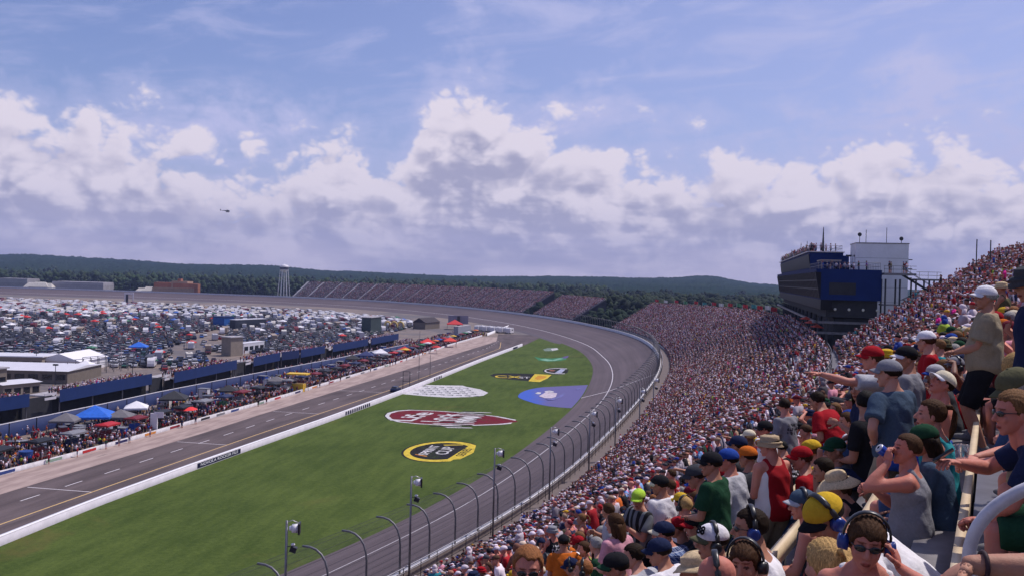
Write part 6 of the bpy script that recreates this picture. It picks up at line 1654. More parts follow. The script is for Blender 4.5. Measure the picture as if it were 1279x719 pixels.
# two tall poles on the rim of the near stand
for i, (px, pt, pb) in enumerate(((1219.5, 299, 324), (1237, 300, 318))):
    p = at(px, pb, 101-i*4); q = at(px+.6, pt, 101-i*4); b = MB(); b.cyl((0,0,-1.0), (0,0,q[2]-p[2]), .06, n=6); o = b.build('tall_pole', DSTEEL); o.location = tuple(p)
    tag(o, 'thin dark pole on the rim of the near stand, %s' % ('at its far corner' if i == 0 else 'second from the corner'), 'pole')
# ------------------------------------------------------------------ infield: pits, decks, garages, parked vehicles
PITH = math.radians(10.5)
PD = Vector((math.sin(PITH), math.cos(PITH), 0)); PN = Vector((-math.cos(PITH), math.sin(PITH), 0))
def pit(y, w=0.0, z=0.0): return Vector((float(np.interp(y, PB[:, 1], PB[:, 0])), y, z))+PN*w
m, nt, bs = new_mat('pit ground'); v_ = coords(); f1 = noise(v_, .09, 5, .6).sstep(.4, .62); f2 = noise(v_, 1.2, 5, .65).sstep(.3, .7)
nt.links.new(mixc(f1, mixc(f2, (.16, .12, .10), (.25, .19, .16)), mixc(f2, (.11, .085, .06), (.17, .13, .09))), bs.inputs['Base Color']); bs.inputs['Roughness'].default_value = .95
yy8 = np.arange(10, 500, 6.0)
tag(ruled('pit_ground', [[tuple(pit(y, .0, .01)) for y in yy8], [tuple(pit(y, 24, .01)) for y in yy8]], bs.id_data and m), kind='structure')
# blue fence with a pale top rail
FB = ext(np.array([ground(*p, 2.8)[:2] for p in ((0,530),(130,503.5),(200,488.5),(320,465.5),(420,447),(508,429.5))]), 60, 2)
BLUEF = mat('blue fence panel', (.012, .024, .095), .6, .14, .5); BLUED = mat('blue deck fascia', (.010, .030, .125), .6, .12, .5)
bf_ = swept('blue_fence', np.array([FB[0]*(1-q)+FB[-1]*q for q in [0]]+[tuple(p) for p in FB]) if False else FB, .06, 0, 2.72, BLUEF); tag(bf_, 'long blue panel fence with a pale top rail behind the pits', 'fence')
b = MB(); b.tube([(p[0], p[1], 2.80) for p in FB], .10, 6); b.build('top_rail', mat('pale rail', (.58,.56,.60), .5, .08, 1), bf_)
for q in np.arange(.05, 1, .025): b = MB(); y_ = FB[0][1]+(FB[-1][1]-FB[0][1])*q; x_ = float(np.interp(y_, FB[:, 1], FB[:, 0])); b.box((x_+.12, y_, 1.4), (.10, .10, 2.8)); b.build('fence_post', DSTEEL, bf_)
# raised viewing decks with blue fascias
def gp(px, py, z): q = ground(px, py, z); return Vector((q[0], q[1], 0))
SEG = [((-62,505),(37,491)), ((75,486),(190,466)), ((218,464.5),(296,449)), ((317,446),(350,439.6)), ((352,439.3),(374,436.6)), ((376,436.4),(406,431.2)), ((416,430),(460,422.6)), ((464,422),(498,416))]
deckpts = []
nth = ['nearest', 'second', 'third', 'fourth', 'fifth', 'sixth', 'seventh', 'farthest']
for i, (p0, p1) in enumerate(SEG):
    a = gp(*p0, 5.3); c = gp(*p1, 5.3); d = (c-a); L0 = d.length; d.normalize(); n = Vector((-d.y, d.x, 0))
    if n.x > 0: n = -n
    o = empty('viewing_deck', a); tag(o, 'raised viewing deck with blue fascia crowded with people, %s in the row behind the pits' % nth[i], 'viewing deck', 'blue viewing decks behind the pits')
    W = lambda u_, w_, z_: d*u_+n*w_+Vector((0,0,z_))
    def blk(mb, u0, u1, w0, w1, z0, z1): 
        P = [W(u0,w0,z0),W(u1,w0,z0),W(u1,w1,z0),W(u0,w1,z0),W(u0,w0,z1),W(u1,w0,z1),W(u1,w1,z1),W(u0,w1,z1)]; mb.add(P, [(0,3,2,1),(4,5,6,7),(0,1,5,4),(1,2,6,5),(2,3,7,6),(3,0,4,7)])
    b = MB(); blk(b, 0, L0, 0, .08, 2.7, 5.3); b.build('fascia', BLUED if i != 4 else BLUEF, o)
    b = MB(); blk(b, .02, L0-.02, .1, 7.5, 3.6, 3.85); b.build('deck', GREYC, o)
    b = MB(); blk(b, -1.0, L0+1.0, 2.2, 2.4, .0, 3.6); b.build('underdeck_shade', mat('underdeck shade black', (.012,.011,.012), .9, .4, .6), o)  # near-black sheet standing in for the shade under the deck
    for u_ in np.linspace(.4, L0-.4, max(2, int(L0/9)+1)):
        b = MB(); b.cyl(W(u_, .4, 0), W(u_, .4, 3.6), .14, n=6); b.build('column', STEEL, o)
    k = int(L0*5.0); deckpts += [tuple(a+W(u_, w_, 3.85)) for u_, w_ in zip(rng.uniform(.3, L0-.3, k), rng.uniform(.35, 4.6, k)**1.0)]
    if i < len(SEG)-1:                                       # dark screen added to give the gap its shade, with pale boards
        a2 = gp(*SEG[i+1][0], 5.3); gap = (a2-c).length
        if gap > 3:
            b = MB(); b.box(tuple(c-a+(a2-c)*.5+n*2.0+Vector((0,0,2.0))), (gap*1.02, .3, 4.0), rz=math.atan2(d.y, d.x)); b.build('gap_shade', SOFFIT, o)
            b = MB()
            for zz_ in (3.7, 4.6): b.box(tuple(c-a+(a2-c)*.72+n*.3+Vector((0,0,zz_))), (gap*.4, .08, .5), rz=math.atan2(d.y, d.x))
            b.build('pale_board', WHITEW, o)
people_at(deckpts, 1.4-PI/2+PI*0-1.2, 'deck_crowd', 1.0)

# pit stalls: a wheeled tool wagon with an awning in each, tyres, tents, and the crews
teamc = [('black', (.018,.018,.02)), ('red', (.42,.02,.022)), ('navy', (.016,.022,.07)), ('white', (.62,.6,.62)), ('blue', (.02,.07,.34)), ('yellow', (.66,.42,.03)), ('green', (.03,.16,.06)), ('orange', (.6,.16,.03)), ('grey', (.2,.2,.22)), ('dark red', (.16,.015,.02))]
def tm(nm, c): return mat('team '+nm, c, .5, .15, 2.0)
def pit_box(y, w, cbody, ccan, label):
    o = empty('pit_wagon', pit(y, w), rz=math.atan2(PD.y, PD.x)+R.uniform(-.06, .06)); tag(o, label, 'pit wagon', 'tool wagons along the pit wall')
    b = MB(); b.box((0,0,.95), (2.7,1.25,1.3)); b.box((-.3,.1,1.85), (1.9,.9,.5)); b.build('cabinet', tm(*cbody), o)
    b = MB()
    for zq in (.62, .95, 1.28): b.box((0,-.635,zq), (2.5,.02,.26))
    b.build('drawers', STEEL, o)
    for sx in (-1, 1):
        for sy in (-1, 1): b = MB(); b.cyl((sx*.95, sy*.5-.08, .22), (sx*.95, sy*.5+.08, .22), .22, n=10); b.build('wheel', PLASTIC, o)
    b = MB()
    for sx in (-1, 1):
        for sy in (-1, 1): b.cyl((sx*1.25, sy*.58, 1.5), (sx*1.3, sy*.62, 3.15), .035, n=5)
    b.build('poles', STEEL, o)
    b = MB(); h = 3.15; b.add([(-1.9,-1.35,h),(1.9,-1.35,h),(1.9,1.35,h),(-1.9,1.35,h),(-1.2,0,h+.34),(1.2,0,h+.34),(-1.9,-1.35,h-.28),(1.9,-1.35,h-.28),(1.9,1.35,h-.28),(-1.9,1.35,h-.28)], [(0,1,5,4),(2,3,4,5),(1,2,5),(3,0,4),(0,6,7,1),(1,7,8,2),(2,8,9,3),(3,9,6,0)]); b.build('awning', tm(*ccan), o)
    b = MB(); b.box((.6,.2,2.3), (.5,.5,.1)); b.box((.6,.44,2.62), (.5,.06,.6)); b.box((-.4,.2,2.3), (.5,.5,.1)); b.box((-.4,.44,2.62), (.5,.06,.6)); b.build('seat', PLASTIC, o)
    b = MB(); b.box((1.3,-.7,2.4), (.06,.9,.6)); b.build('screen', PLASTIC, o)
usedl = set()
i = 0
for y in np.arange(104, 476, 8.2):
    a_, c_ = teamc[(i*3) % 10], teamc[(i*7+2) % 10]
    if i > 5 and i < 27 and i % 7: c_ = teamc[(0, 8, 2, 9, 0)[i % 5]]
    if i > 5 and i < 27 and i % 4: a_ = teamc[(0, 2, 9, 8, 0)[i % 5]]
    if i < 6: a_, c_ = [(teamc[0], teamc[0]), (teamc[9], teamc[0]), (teamc[4], teamc[8]), (teamc[0], teamc[8]), (teamc[8], teamc[0]), (teamc[9], teamc[0])][i]
    pos = 'nearest the camera' if i == 0 else ('number %d from the near end of the row' % (i+1))
    key = (a_[0], c_[0]); lab = '%s tool wagon under a %s awning by the pit wall' % key
    if key in usedl: lab = lab.replace(' by the pit wall', '')+(', farther along the row' if y < 330 else ' near pit exit')
    usedl.add(key)
    pit_box(y+R.uniform(-1, 1), 3.4+R.uniform(-.3, .5), a_, c_, lab); i += 1
def tent(px, py, size, h, c, label, rz=.2, Y=None, kind='pop-up tent', valance=.35, open_=True):
    q = ground(px, py) if Y is None else at(px, py, Y); o = empty('canopy_tent', (q[0], q[1], 0), rz); tag(o, label, kind)
    s = size/2; b = MB()
    b.add([(-s,-s,h),(s,-s,h),(s,s,h),(-s,s,h),(0,0,h+size*.28),(-s,-s,h-valance),(s,-s,h-valance),(s,s,h-valance),(-s,s,h-valance)], [(0,1,4),(1,2,4),(2,3,4),(3,0,4),(0,5,6,1),(1,6,7,2),(2,7,8,3),(3,8,5,0)]); b.build('roof', c, o)
    for sx in (-1, 1):
        for sy in (-1, 1): b = MB(); b.cyl((sx*s*.96, sy*s*.96, 0), (sx*s*.96, sy*s*.96, h), .05, n=5); b.build('leg', STEEL, o)
TW, TB, TR, TK, TG = mat('white tent', (.74,.72,.75), .7, .06, 2), mat('blue tarpaulin', (.025,.13,.55), .5, .18, 1.2), mat('red canvas', (.52,.03,.03), .7, .12, 2), mat('black canvas', (.03,.03,.034), .7, .2, 2), mat('grey canvas', (.15,.14,.15), .7, .15, 2)
tent(118, 535, 6.6, 2.7, TB, 'bright blue tarpaulin tent at the back of the pits', .2); tent(170, 524, 4.4, 2.7, TW, 'white peaked pop-up tent beside the blue tarpaulin', .3)
tent(82, 540, 4.6, 2.5, TG, 'grey canopy tent left of the blue tarpaulin', .1); tent(150, 534, 4.6, 2.4, TG, 'flat grey canopy below the white peaked tent', .15); tent(217, 512, 5.6, 2.8, TK, 'black canopy tent left of the red umbrella', .2)
tent(475, 450, 5.2, 2.9, TW, 'white peaked tent far along the pits', .3); tent(440, 457, 4.6, 2.6, TK, 'black canopy tent before the far white tent', .2); tent(457, 452, 5.0, 2.6, mat('navy canvas', (.03,.04,.13), .7, .15, 2), 'navy canopy tent beside the far white tent', .1)
tent(505, 445, 4.8, 2.6, TR, 'dark red canopy tent past the far white tent', .2); tent(534, 436, 6.0, 3.0, mat('bright red canvas', (.70,.035,.035), .7, .1, 2), 'bright red canopy tent near the flag pole', .2); tent(562, 433, 5.4, 2.8, mat('scarlet canvas', (.68,.06,.04), .7, .1, 2), 'scarlet canopy tent towards pit exit', .1)
tent(345, 487, 4.2, 2.6, TG, 'grey canopy tent above the yellow stand', .1); tent(285, 500, 4.4, 2.6, TK, 'black canopy tent behind the middle pit wagons', .2)
def umbrella(px, py, r, c, label):
    q = ground(px, py); o = empty('umbrella', (q[0], q[1], 0)); tag(o, label, 'umbrella'); b = MB(); n = 10
    b.add([(r*math.cos(2*PI*i/n), r*math.sin(2*PI*i/n), 2.5) for i in range(n)]+[(.55*r*math.cos(2*PI*i/n), .55*r*math.sin(2*PI*i/n), 2.95) for i in range(n)]+[(0,0,3.2)], [(i, (i+1)%n, n+(i+1)%n, n+i) for i in range(n)]+[(n+i, n+(i+1)%n, 2*n) for i in range(n)]); b.build('shade', c, o)
    b = MB(); b.cyl((0,0,0), (0,0,3.2), .04, n=5); b.build('pole', STEEL, o)
umbrella(232, 526, 2.3, mat('bright red canvas', (.70,.035,.035)), 'big red umbrella with a pale badge in the pits'); umbrella(498, 447, 2.2, TR, 'red umbrella among the far pit wagons'); umbrella(545, 441, 2.0, TR, 'red umbrella next to the bright red tent')
# yellow sponsor stand, blue drum, white sign post
q = ground(372, 488); o = empty('yellow_stand', (q[0], q[1], 0), -.1); tag(o, 'yellow two storey stand with a flat yellow roof in the pits', 'stand')
YT = mat('yellow panel', (.72,.45,.03), .5, .12, 2); b = MB(); b.box((0,0,1.0), (3.6,2.2,2.0)); b.build('base', YT, o); b = MB(); b.box((0,0,4.5), (5.4,3.2,.35)); b.build('roof', YT, o); b = MB()
for sx in (-1, 1):
    for sy in (-1, 1): b.cyl((sx*2.3, sy*1.3, 0), (sx*2.3, sy*1.3, 4.4), .07, n=5)
b.build('posts', STEEL, o)
q = ground(32, 580); b = MB(); b.cyl((0,0,0), (0,0,2.1), 1.0, n=20); b.cyl((0,0,2.1), (0,0,2.2), 1.05, 1.0, 20); o = b.build('water_tank', mat('blue drum', (.012,.05,.22), .4, .1, 2), None, False); o.location = (q[0], q[1], 0); tag(o, 'dark blue round tank beside the near end of the pit wall', 'tank')
q = ground(192, 540); o = empty('sign_stand', (q[0], q[1], 0)); tag(o, 'tall narrow white sign standing in the pits', 'sign'); b = MB(); b.box((0,0,2.2), (1.3,.3,3.0)); b.build('panel', TW, o); b = MB(); b.box((.9,0,3.4), (1.8,.12,1.1)); b.build('sign_board', WHITEW, o); b = MB(); b.cyl((0,0,0), (0,0,.8), .08, n=6); b.build('post', STEEL, o)
# tyre stacks
TY = mat('tyre rubber', (.016,.016,.017), .8, .2, 6)
b = MB()
for k in range(4):
    b.cyl((0,0,.02+k*.30), (0,0,.28+k*.30), .36, n=12); b.cyl((0,0,.27+k*.30), (0,0,.30+k*.30), .33, n=12)
tyme = b.build('tyre_stack', TY); 
for i, y in enumerate(np.arange(106, 330, 8.2)):
    o = tyme if i == 0 else tyme.copy()
    if i: COL.objects.link(o)
    o.location = pit(y+2.6, 1.5); tag(o, 'stack of four black tyres at the foot of the pit wall', 'tyre stack', 'tyre stacks along the pit wall')
ppl = []
for y in np.arange(100, 484, .12):
    k = 1 if y < 360 else 2
    for _ in range(k+(R.random() < .5)): ppl.append(tuple(pit(y+R.uniform(-.3, .3), min(17.5, .7+abs(R.gauss(0, 8))))))
for _ in range(26): y = R.uniform(140, 420); ppl.append(tuple(pit(y, -R.uniform(.4, 1.0))))
people_at(ppl, 1.4-PI, 'pit_crowd', 1.4, [('white', 20), ('black', 20), ('red', 16), ('navy', 10), ('grey', 8), ('royal blue', 6), ('yellow', 4), ('orange', 5), ('maroon', 4), ('dark green', 3), ('light grey', 6), ('lime green', 1)])
gpts = []
for _ in range(420):
    y = R.uniform(150, 420); gpts.append(tuple(pit(y, R.uniform(20, 25))))
people_at(gpts, 0, 'garage_crowd', 3)
# tool chests and lidded crates among the crews
b = MB(); b.box((0,0,.52), (1.0,.55,.72)); b.box((0,0,.90), (1.04,.60,.05), m=1)
for zq in (.30, .50, .70): b.box((0,-.285,zq), (.90,.02,.16), m=1)
for sx in (-1, 1):
    for sy in (-1, 1): b.cyl((sx*.40, sy*.2-.03, .08), (sx*.40, sy*.2+.03, .08), .08, n=8, m=2)
b.tube([(.52,-.2,.75),(.66,-.2,.82),(.66,.2,.82),(.52,.2,.75)], .02, 5, m=1); chest0 = b.build('tool_chest', [tm(*teamc[0]), STEEL, PLASTIC])
b = MB(); b.box((0,0,.45), (1.1,.8,.9)); b.box((0,0,.93), (1.16,.86,.07), m=1)
for sx in (-.45, .45): b.box((sx,0,.46), (.08,.84,.92), m=1)
crate0 = b.build('equipment_crate', [tm(*teamc[0]), tm(*teamc[8])])
for i in range(300):
    y = R.uniform(102, 470); w = R.uniform(2.4, 18.0); src = R.choice([chest0, crate0]); nm, c = R.choice([teamc[k] for k in (0, 0, 0, 1, 2, 3, 3, 4, 8, 9)])
    o = src if i < 2 and not src.get('label') else src.copy()
    if o is not src: COL.objects.link(o)
    o.location = pit(y, w, .01); o.rotation_euler = (0, 0, R.uniform(0, 6.28)); s_ = R.uniform(1.0, 2.2); o.scale = (s_, s_, s_*R.uniform(.8, 1.1)); o.material_slots[0].link = 'OBJECT'; o.material_slots[0].material = tm(nm, c)
    kn = 'tool chest' if src is chest0 else 'equipment crate'; half = 'near end' if y < 230 else 'middle' if y < 340 else 'far end'
    tag(o, '%s %s among the crews at the %s of the pits' % (nm, kn, half), kn, '%s %ss at the %s of the pits' % (nm, kn, half))
for o in (chest0, crate0):
    if not o.get('label'): bpy.data.objects.remove(o)
# flag and timing poles on the pit road
for px, py, top, lb in ((523, 474, 413, 'tall thin pole beside pit road, left of the pair'), (537, 470, 442, 'shorter thin pole beside pit road, right of the pair')):
    q = ground(px, py); Y = q[1]; z1 = at(px+1, top, Y)[2]; b = MB(); b.cyl((0,0,0), (0,0,z1), .09, .06, 6); o = b.build('thin_pole', STEEL); o.location = (q[0], q[1], 0); tag(o, lb, 'pole')
q = ground(512, 487); o = empty('camera_scaffold', (q[0]-1.0, q[1], 0)); tag(o, 'small dark scaffold frame on the grass side wall', 'scaffold'); b = MB()
for sx in (-.9, .9):
    b.cyl((sx,0,0), (sx,0,5.0), .09, n=5)
for zq in (2.4, 5.0): b.cyl((-.9,0,zq), (.9,0,zq), .07, n=5)
b.build('frame', DSTEEL, o)
q = ground(505, 488); o = empty('parked_car', (q[0]-2.2, q[1]-1, 0)); 
pacecar = o; tag(o, 'dark car standing by the white wall near the scaffold', 'car')

# ---- vehicles
CARP = [('white', (.62,.61,.63)), ('silver', (.33,.33,.36)), ('black', (.014,.014,.017)), ('dark grey', (.06,.06,.07)), ('navy', (.015,.025,.075)), ('red', (.30,.018,.02)), ('maroon', (.10,.014,.02)), ('blue', (.03,.09,.30)), ('green', (.02,.08,.05)), ('tan', (.30,.24,.18))]
CW = [15, 13, 28, 16, 15, 6, 4, 6, 3, 2]
def paintm(nm): return mat('car paint '+nm, dict(CARP)[nm], .28, .06, 2.0, .15, .5)
CGLASS = mat('car glass', (.015,.016,.02), .1, .1, 3, 0, .6)
def loft_box(mb, secs, m):
    """secs: (x, z0, z1, half width at bottom, half width at top)"""
    n = len(secs); V = []; F = []
    for x, z0, z1, w0, w1 in secs: V += [(x,-w0,z0),(x,-w1,z1),(x,w1,z1),(x,w0,z0)]
    for i in range(n-1):
        for k in range(4): F.append((i*4+k, i*4+(k+1)%4, i*4+4+(k+1)%4, i*4+4+k))
    F += [(3,2,1,0), tuple(range((n-1)*4, n*4))]
    mb.add(V, F, m)
def car_shapes(kind):
    body, glass, wh = MB(), MB(), MB()
    if kind == 'car': loft_box(body, [(-2.25,.45,.72,.78,.74),(-2.1,.25,.92,.86,.80),(-1.2,.24,.98,.88,.82),(.9,.24,.95,.88,.82),(2.0,.25,.80,.86,.76),(2.3,.38,.66,.74,.68)], 0); loft_box(glass, [(-1.75,.90,.96,.78,.74),(-1.05,.93,1.40,.78,.60),(.25,.93,1.42,.78,.60),(1.15,.90,.98,.78,.74)], 0); loft_box(body, [(-1.0,1.39,1.44,.60,.57),(.2,1.40,1.46,.60,.57)], 0)
    elif kind == 'suv': loft_box(body, [(-2.35,.5,1.0,.86,.84),(-2.25,.32,1.10,.92,.88),(.9,.32,1.10,.92,.88),(2.1,.34,1.02,.90,.84),(2.4,.45,.85,.82,.78)], 0); loft_box(glass, [(-2.2,1.08,1.12,.84,.82),(-2.0,1.08,1.62,.85,.72),(.4,1.08,1.66,.85,.72),(1.15,1.05,1.12,.84,.80)], 0); loft_box(body, [(-2.0,1.61,1.70,.73,.70),(.4,1.65,1.72,.73,.70)], 0)
    else: loft_box(body, [(-2.8,.5,1.05,.92,.92),(-2.7,.4,1.12,.95,.93),(-.6,.4,1.12,.95,.93),(1.5,.4,1.10,.95,.90),(2.5,.42,1.0,.92,.86),(2.8,.5,.88,.86,.80)], 0); loft_box(glass, [(-.8,1.10,1.16,.86,.84),(-.6,1.10,1.68,.86,.74),(.7,1.10,1.70,.86,.74),(1.5,1.08,1.14,.86,.82)], 0); loft_box(body, [(-.6,1.66,1.75,.75,.72),(.7,1.69,1.77,.75,.72)], 0); body.box((-1.75, 0, 1.125), (1.8,1.5,.02), m=0)
    xs = {'car': 1.4, 'suv': 1.45, 'pickup': 1.75}[kind]; whs = []
    for sx in (-1, 1):
        for sy in (-1, 1): w = MB(); w.cyl((sx*xs, sy*.80-.1, .33), (sx*xs, sy*.80+.1, .33), .34, n=12); whs.append(w)
    return body, glass, whs
def car_root(kind, o, nm):
    body, glass, whs = car_shapes(kind)
    body.build('body', paintm(nm), o); glass.build('windows', CGLASS, o)
    for w in whs: w.build('wheel', TY, o)
car_root('car', pacecar, 'navy'); pacecar.rotation_euler = (0, 0, math.atan2(PD.y, PD.x))
def car_single(kind):
    body, glass, whs = car_shapes(kind); b = MB()
    for src, m_ in [(body, 0), (glass, 1)]+[(w, 2) for w in whs]: b.add(src.v, src.f, m_)
    me = bpy.data.meshes.new('parked_car'); me.from_pydata(b.v, [], b.f); me.polygons.foreach_set('material_index', np.asarray(b.m, np.int32)); me.update()
    for mm in (paintm('white'), CGLASS, TY): me.materials.append(mm)
    return me
def rv_shapes(kind):
    b = MB()
    if kind == 'motorhome': loft_box(b, [(-4.6,.6,3.2,1.2,1.2),(3.2,.6,3.25,1.2,1.2),(4.2,.6,2.6,1.2,1.15),(4.6,.6,1.5,1.15,1.1)], 0); b.box((-1,-1.205,2.1), (4.5,.02,.7), m=1); b.box((-1,1.205,2.1), (4.5,.02,.7), m=1); b.add([(4.22,-1.0,1.6),(4.24,1.0,1.6),(4.02,1.0,2.55),(4.0,-1.0,2.55)], [(0,1,2,3)], 1)
    elif kind == 'bus': loft_box(b, [(-6,.6,3.5,1.25,1.25),(5.8,.6,3.55,1.25,1.25),(6.1,.6,3.2,1.2,1.15)], 0); b.box((0,-1.26,2.5), (10,.02,.9), m=1); b.box((0,1.26,2.5), (10,.02,.9), m=1)
    else: loft_box(b, [(-3.6,.7,2.9,1.15,1.15),(-3.2,.5,3.05,1.2,1.15),(3.0,.5,3.05,1.2,1.15),(3.5,.8,2.4,1.15,1.1)], 0); b.box((.4,-1.205,2.0), (2.2,.02,.6), m=1); b.box((.4,1.205,2.0), (2.2,.02,.6), m=1); b.cyl((3.4,0,.6), (4.6,0,.55), .08, n=5, m=2)
    for sx in (-.6, .62):
        for sy in (-1, 1): b.cyl((sx*4, sy*1.0-.12, .42), (sx*4, sy*1.0+.12, .42), .43, n=10, m=2)
    b.box((-.5,0,3.22), (1.2,.8,.25), m=0)
    me = bpy.data.meshes.new(kind); me.from_pydata(b.v, [], b.f); me.polygons.foreach_set('material_index', np.asarray(b.m, np.int32)); me.update()
    for mm in (mat('cream panel', (.60,.58,.58), .45, .08, 1.0), CGLASS, TY): me.materials.append(mm)
    return me
CARM = {k: car_single(k) for k in ('car', 'suv', 'pickup')}; RVM = {k: rv_shapes(k) for k in ('motorhome', 'camper', 'bus')}
RVP = [('white', (.60,.58,.61)), ('cream', (.58,.54,.48)), ('pale grey', (.44,.43,.47)), ('tan', (.36,.28,.21)), ('dark', (.05,.05,.06)), ('maroon', (.16,.03,.04))]
def rvm(nm): return mat('panel '+nm, dict(RVP)[nm], .45, .08, 1.0)
# the lot: rows in the plan of the infield
FARX = [-200, 0, 160, 320, 420, 480, 500, 520]; FARY = [367, 373.5, 379, 385, 391.5, 397, 400, 404]
NRX = [-200, 0, 92, 93, 136, 150, 165, 215, 270, 300, 360, 400, 440, 470, 500, 520]; NRY = [447, 446, 446, 440, 447, 462, 464, 458, 449, 442, 436, 430, 423, 417, 411, 404.1]
lanes = [((205,440),(275,418)), ((215,448),(285,425)), ((232,421),(330,404)), ((330,421),(450,408))]
lanesG = [(ground(*a)[:2], ground(*b_)[:2]) for a, b_ in lanes]
def near_lane(p):
    best = 1e9
    for a, c in lanesG:
        a = np.asarray(a); d = np.asarray(c)-a; t_ = np.clip(((p-a) @ d)/(d @ d), 0, 1); best = min(best, np.linalg.norm(p-a-t_[:, None]*d, axis=1).min() if p.ndim == 1 else 1e9)
    return best
BLD_KEEP = [(-125, 245, 22), (-104, 222, 18), (-118, 268, 16), (-140, 262, 18), (-100, 331, 11), (-70, 482, 9), (-92, 322, 14)]
ang = math.radians(72); ru = np.array([math.sin(ang), math.cos(ang)]); rv = np.array([math.cos(ang), -math.sin(ang)])   # along the rows / across
org = np.array([-250., 520.]); veh = []
for a in np.arange(-620, 520, 5.2):
    pos_ = -700+rng.uniform(0, 3)
    while pos_ < 700:
        p = org+ru*pos_+rv*a
        if p[1] > 140:
            px, py, dp = proj([(p[0], p[1], .8)]); px, py = px[0], py[0]
            far = py < np.interp(px, [-200, 0, 320, 520], [387, 391, 398, 406])
            rvq = .42 if far else (.025 if py > 416 else .07)
            rvq = rvq
            is_rv = rng.random() < rvq
            ln_ = 3.2 if is_rv else 2.35
            if -160 < px < 520 and np.interp(px, FARX, FARY)+.8 < py < np.interp(px, NRX, NRY)-.3:
                okl = True
                for la, lc in lanesG:
                    la = np.asarray(la); d = np.asarray(lc)-la; t_ = np.clip(((p-la) @ d)/(d @ d), 0, 1)
                    if np.linalg.norm(p-la-t_*d) < 4.2: okl = False; break
                if okl and not any(math.hypot(p[0]-kx, p[1]-ky) < kr for kx, ky, kr in BLD_KEEP) and rng.random() < .93:
                    veh.append((p[0]+rng.normal(0, .2), p[1]+rng.normal(0, .5), math.atan2(rv[1], rv[0])+(PI if rng.random() < .5 else 0)+rng.normal(0, .04)+(0 if not is_rv else rng.choice([0, 0, PI/2])*0), is_rv, px, py, dp[0]))
        else: is_rv = False; ln_ = 2.8
        pos_ += ln_+(.3 if not is_rv else 2.2*rng.random())
veh.sort(key=lambda q: q[6]); print('vehicles', len(veh), sum(1 for q in veh if q[3]))
nc = nr = 0; rest = []
carw = [k for (k, _), w in zip(CARP, CW) for _ in range(w)]
def zone(px, py): return ('at the far edge of the infield lot' if py < 386 else 'in the middle of the infield lot' if py < 408 else 'in the near part of the infield lot')
for x, y, a, is_rv, px, py, dp in veh:
    vis = -4 < px < PW
    if is_rv:
        kd = R.choice(['motorhome', 'camper', 'camper', 'bus'] if py < 400 else ['motorhome', 'camper', 'motorhome', 'bus']); cn = R.choices([k for k, _ in RVP], [40, 16, 20, 8, 10, 6])[0]
        if vis and nr < 300:
            o = bpy.data.objects.new(kd if kd != 'camper' else 'camper_trailer', RVM[kd]); COL.objects.link(o); o.location = (x, y, 0); o.rotation_euler = (0, 0, a); o.scale = (.86, .92, .90); o.material_slots[0].link = 'OBJECT'; o.material_slots[0].material = rvm(cn); nr += 1
            tag(o, '%s %s parked %s' % (cn, {'motorhome': 'motorhome', 'camper': 'camper trailer', 'bus': 'touring coach'}[kd], zone(px, py)), {'motorhome': 'motorhome', 'camper': 'camper', 'bus': 'coach'}[kd], '%s %ss parked %s' % (cn, kd, zone(px, py)))
        else: rest.append((x, y, a, kd, dict(RVP)[cn]))
    else:
        kd = R.choice(['car', 'car', 'suv', 'suv', 'pickup']); cn = R.choice(carw)
        if vis and nc < 300:
            kn = {'car': 'car', 'suv': 'estate car', 'pickup': 'pickup truck'}[kd]
            if nc < 36:
                o = empty('parked_car' if kd != 'pickup' else 'pickup_truck', (x, y, 0), a); car_root(kd, o, cn)
            else:
                o = bpy.data.objects.new('parked_car' if kd != 'pickup' else 'pickup_truck', CARM[kd]); COL.objects.link(o); o.location = (x, y, 0); o.rotation_euler = (0, 0, a); o.material_slots[0].link = 'OBJECT'; o.material_slots[0].material = paintm(cn)
            nc += 1; tag(o, '%s %s parked %s' % (cn, kn, zone(px, py)), kn, '%s %ss parked %s' % (cn, kn, zone(px, py)))
        else: rest.append((x, y, a, kd, dict(CARP)[cn]))
def low_vehicle(kd):
    b = MB()
    if kd in RVM: L_, h = {'motorhome': (4.5, 3.1), 'camper': (3.5, 3.0), 'bus': (6, 3.5)}[kd]; loft_box(b, [(-L_,.5,h,1.2,1.2),(L_*.8,.5,h,1.2,1.2),(L_,.5,h*.6,1.15,1.1)], 0); b.box((0,-1.21,h*.65), (L_,.02,.7), m=1); b.box((0,1.21,h*.65), (L_,.02,.7), m=1)
    else: loft_box(b, [(-2.3,.3,.95,.88,.82),(1.2,.3,.95,.88,.82),(2.3,.3,.7,.85,.75)], 0); loft_box(b, [(-1.7,.94,.95,.8,.75),(-1.1,.94,1.5,.8,.62),(.3,.94,1.5,.8,.62),(1.1,.93,.95,.8,.75)], 1); b.box((-.4,0,1.51), (1.35,1.2,.03), m=0)
    T_ = [(f[0], f[k], f[k+1], m_) for f, m_ in zip(b.f, b.m) for k in range(1, len(f)-1)]
    V = []; F = []; G = []
    for t_ in T_: F.append((len(V), len(V)+1, len(V)+2)); V += [b.v[t_[0]], b.v[t_[1]], b.v[t_[2]]]; G += [t_[3]]*3
    return np.array(V), np.array(F), np.array(G)
ch = []
for kd in ('car', 'suv', 'pickup', 'motorhome', 'camper', 'bus'):
    q = [r_ for r_ in rest if r_[3] == kd]
    if not q: continue
    P = np.array([(r_[0], r_[1], 0) for r_ in q]); cols = np.zeros((len(q), 5, 3)); cols[:, 0] = [r_[4] for r_ in q]; cols[:, 1] = (.02, .02, .025)
    ch.append(tile(low_vehicle(kd), P, np.array([r_[2] for r_ in q]), np.ones(len(q)), cols))
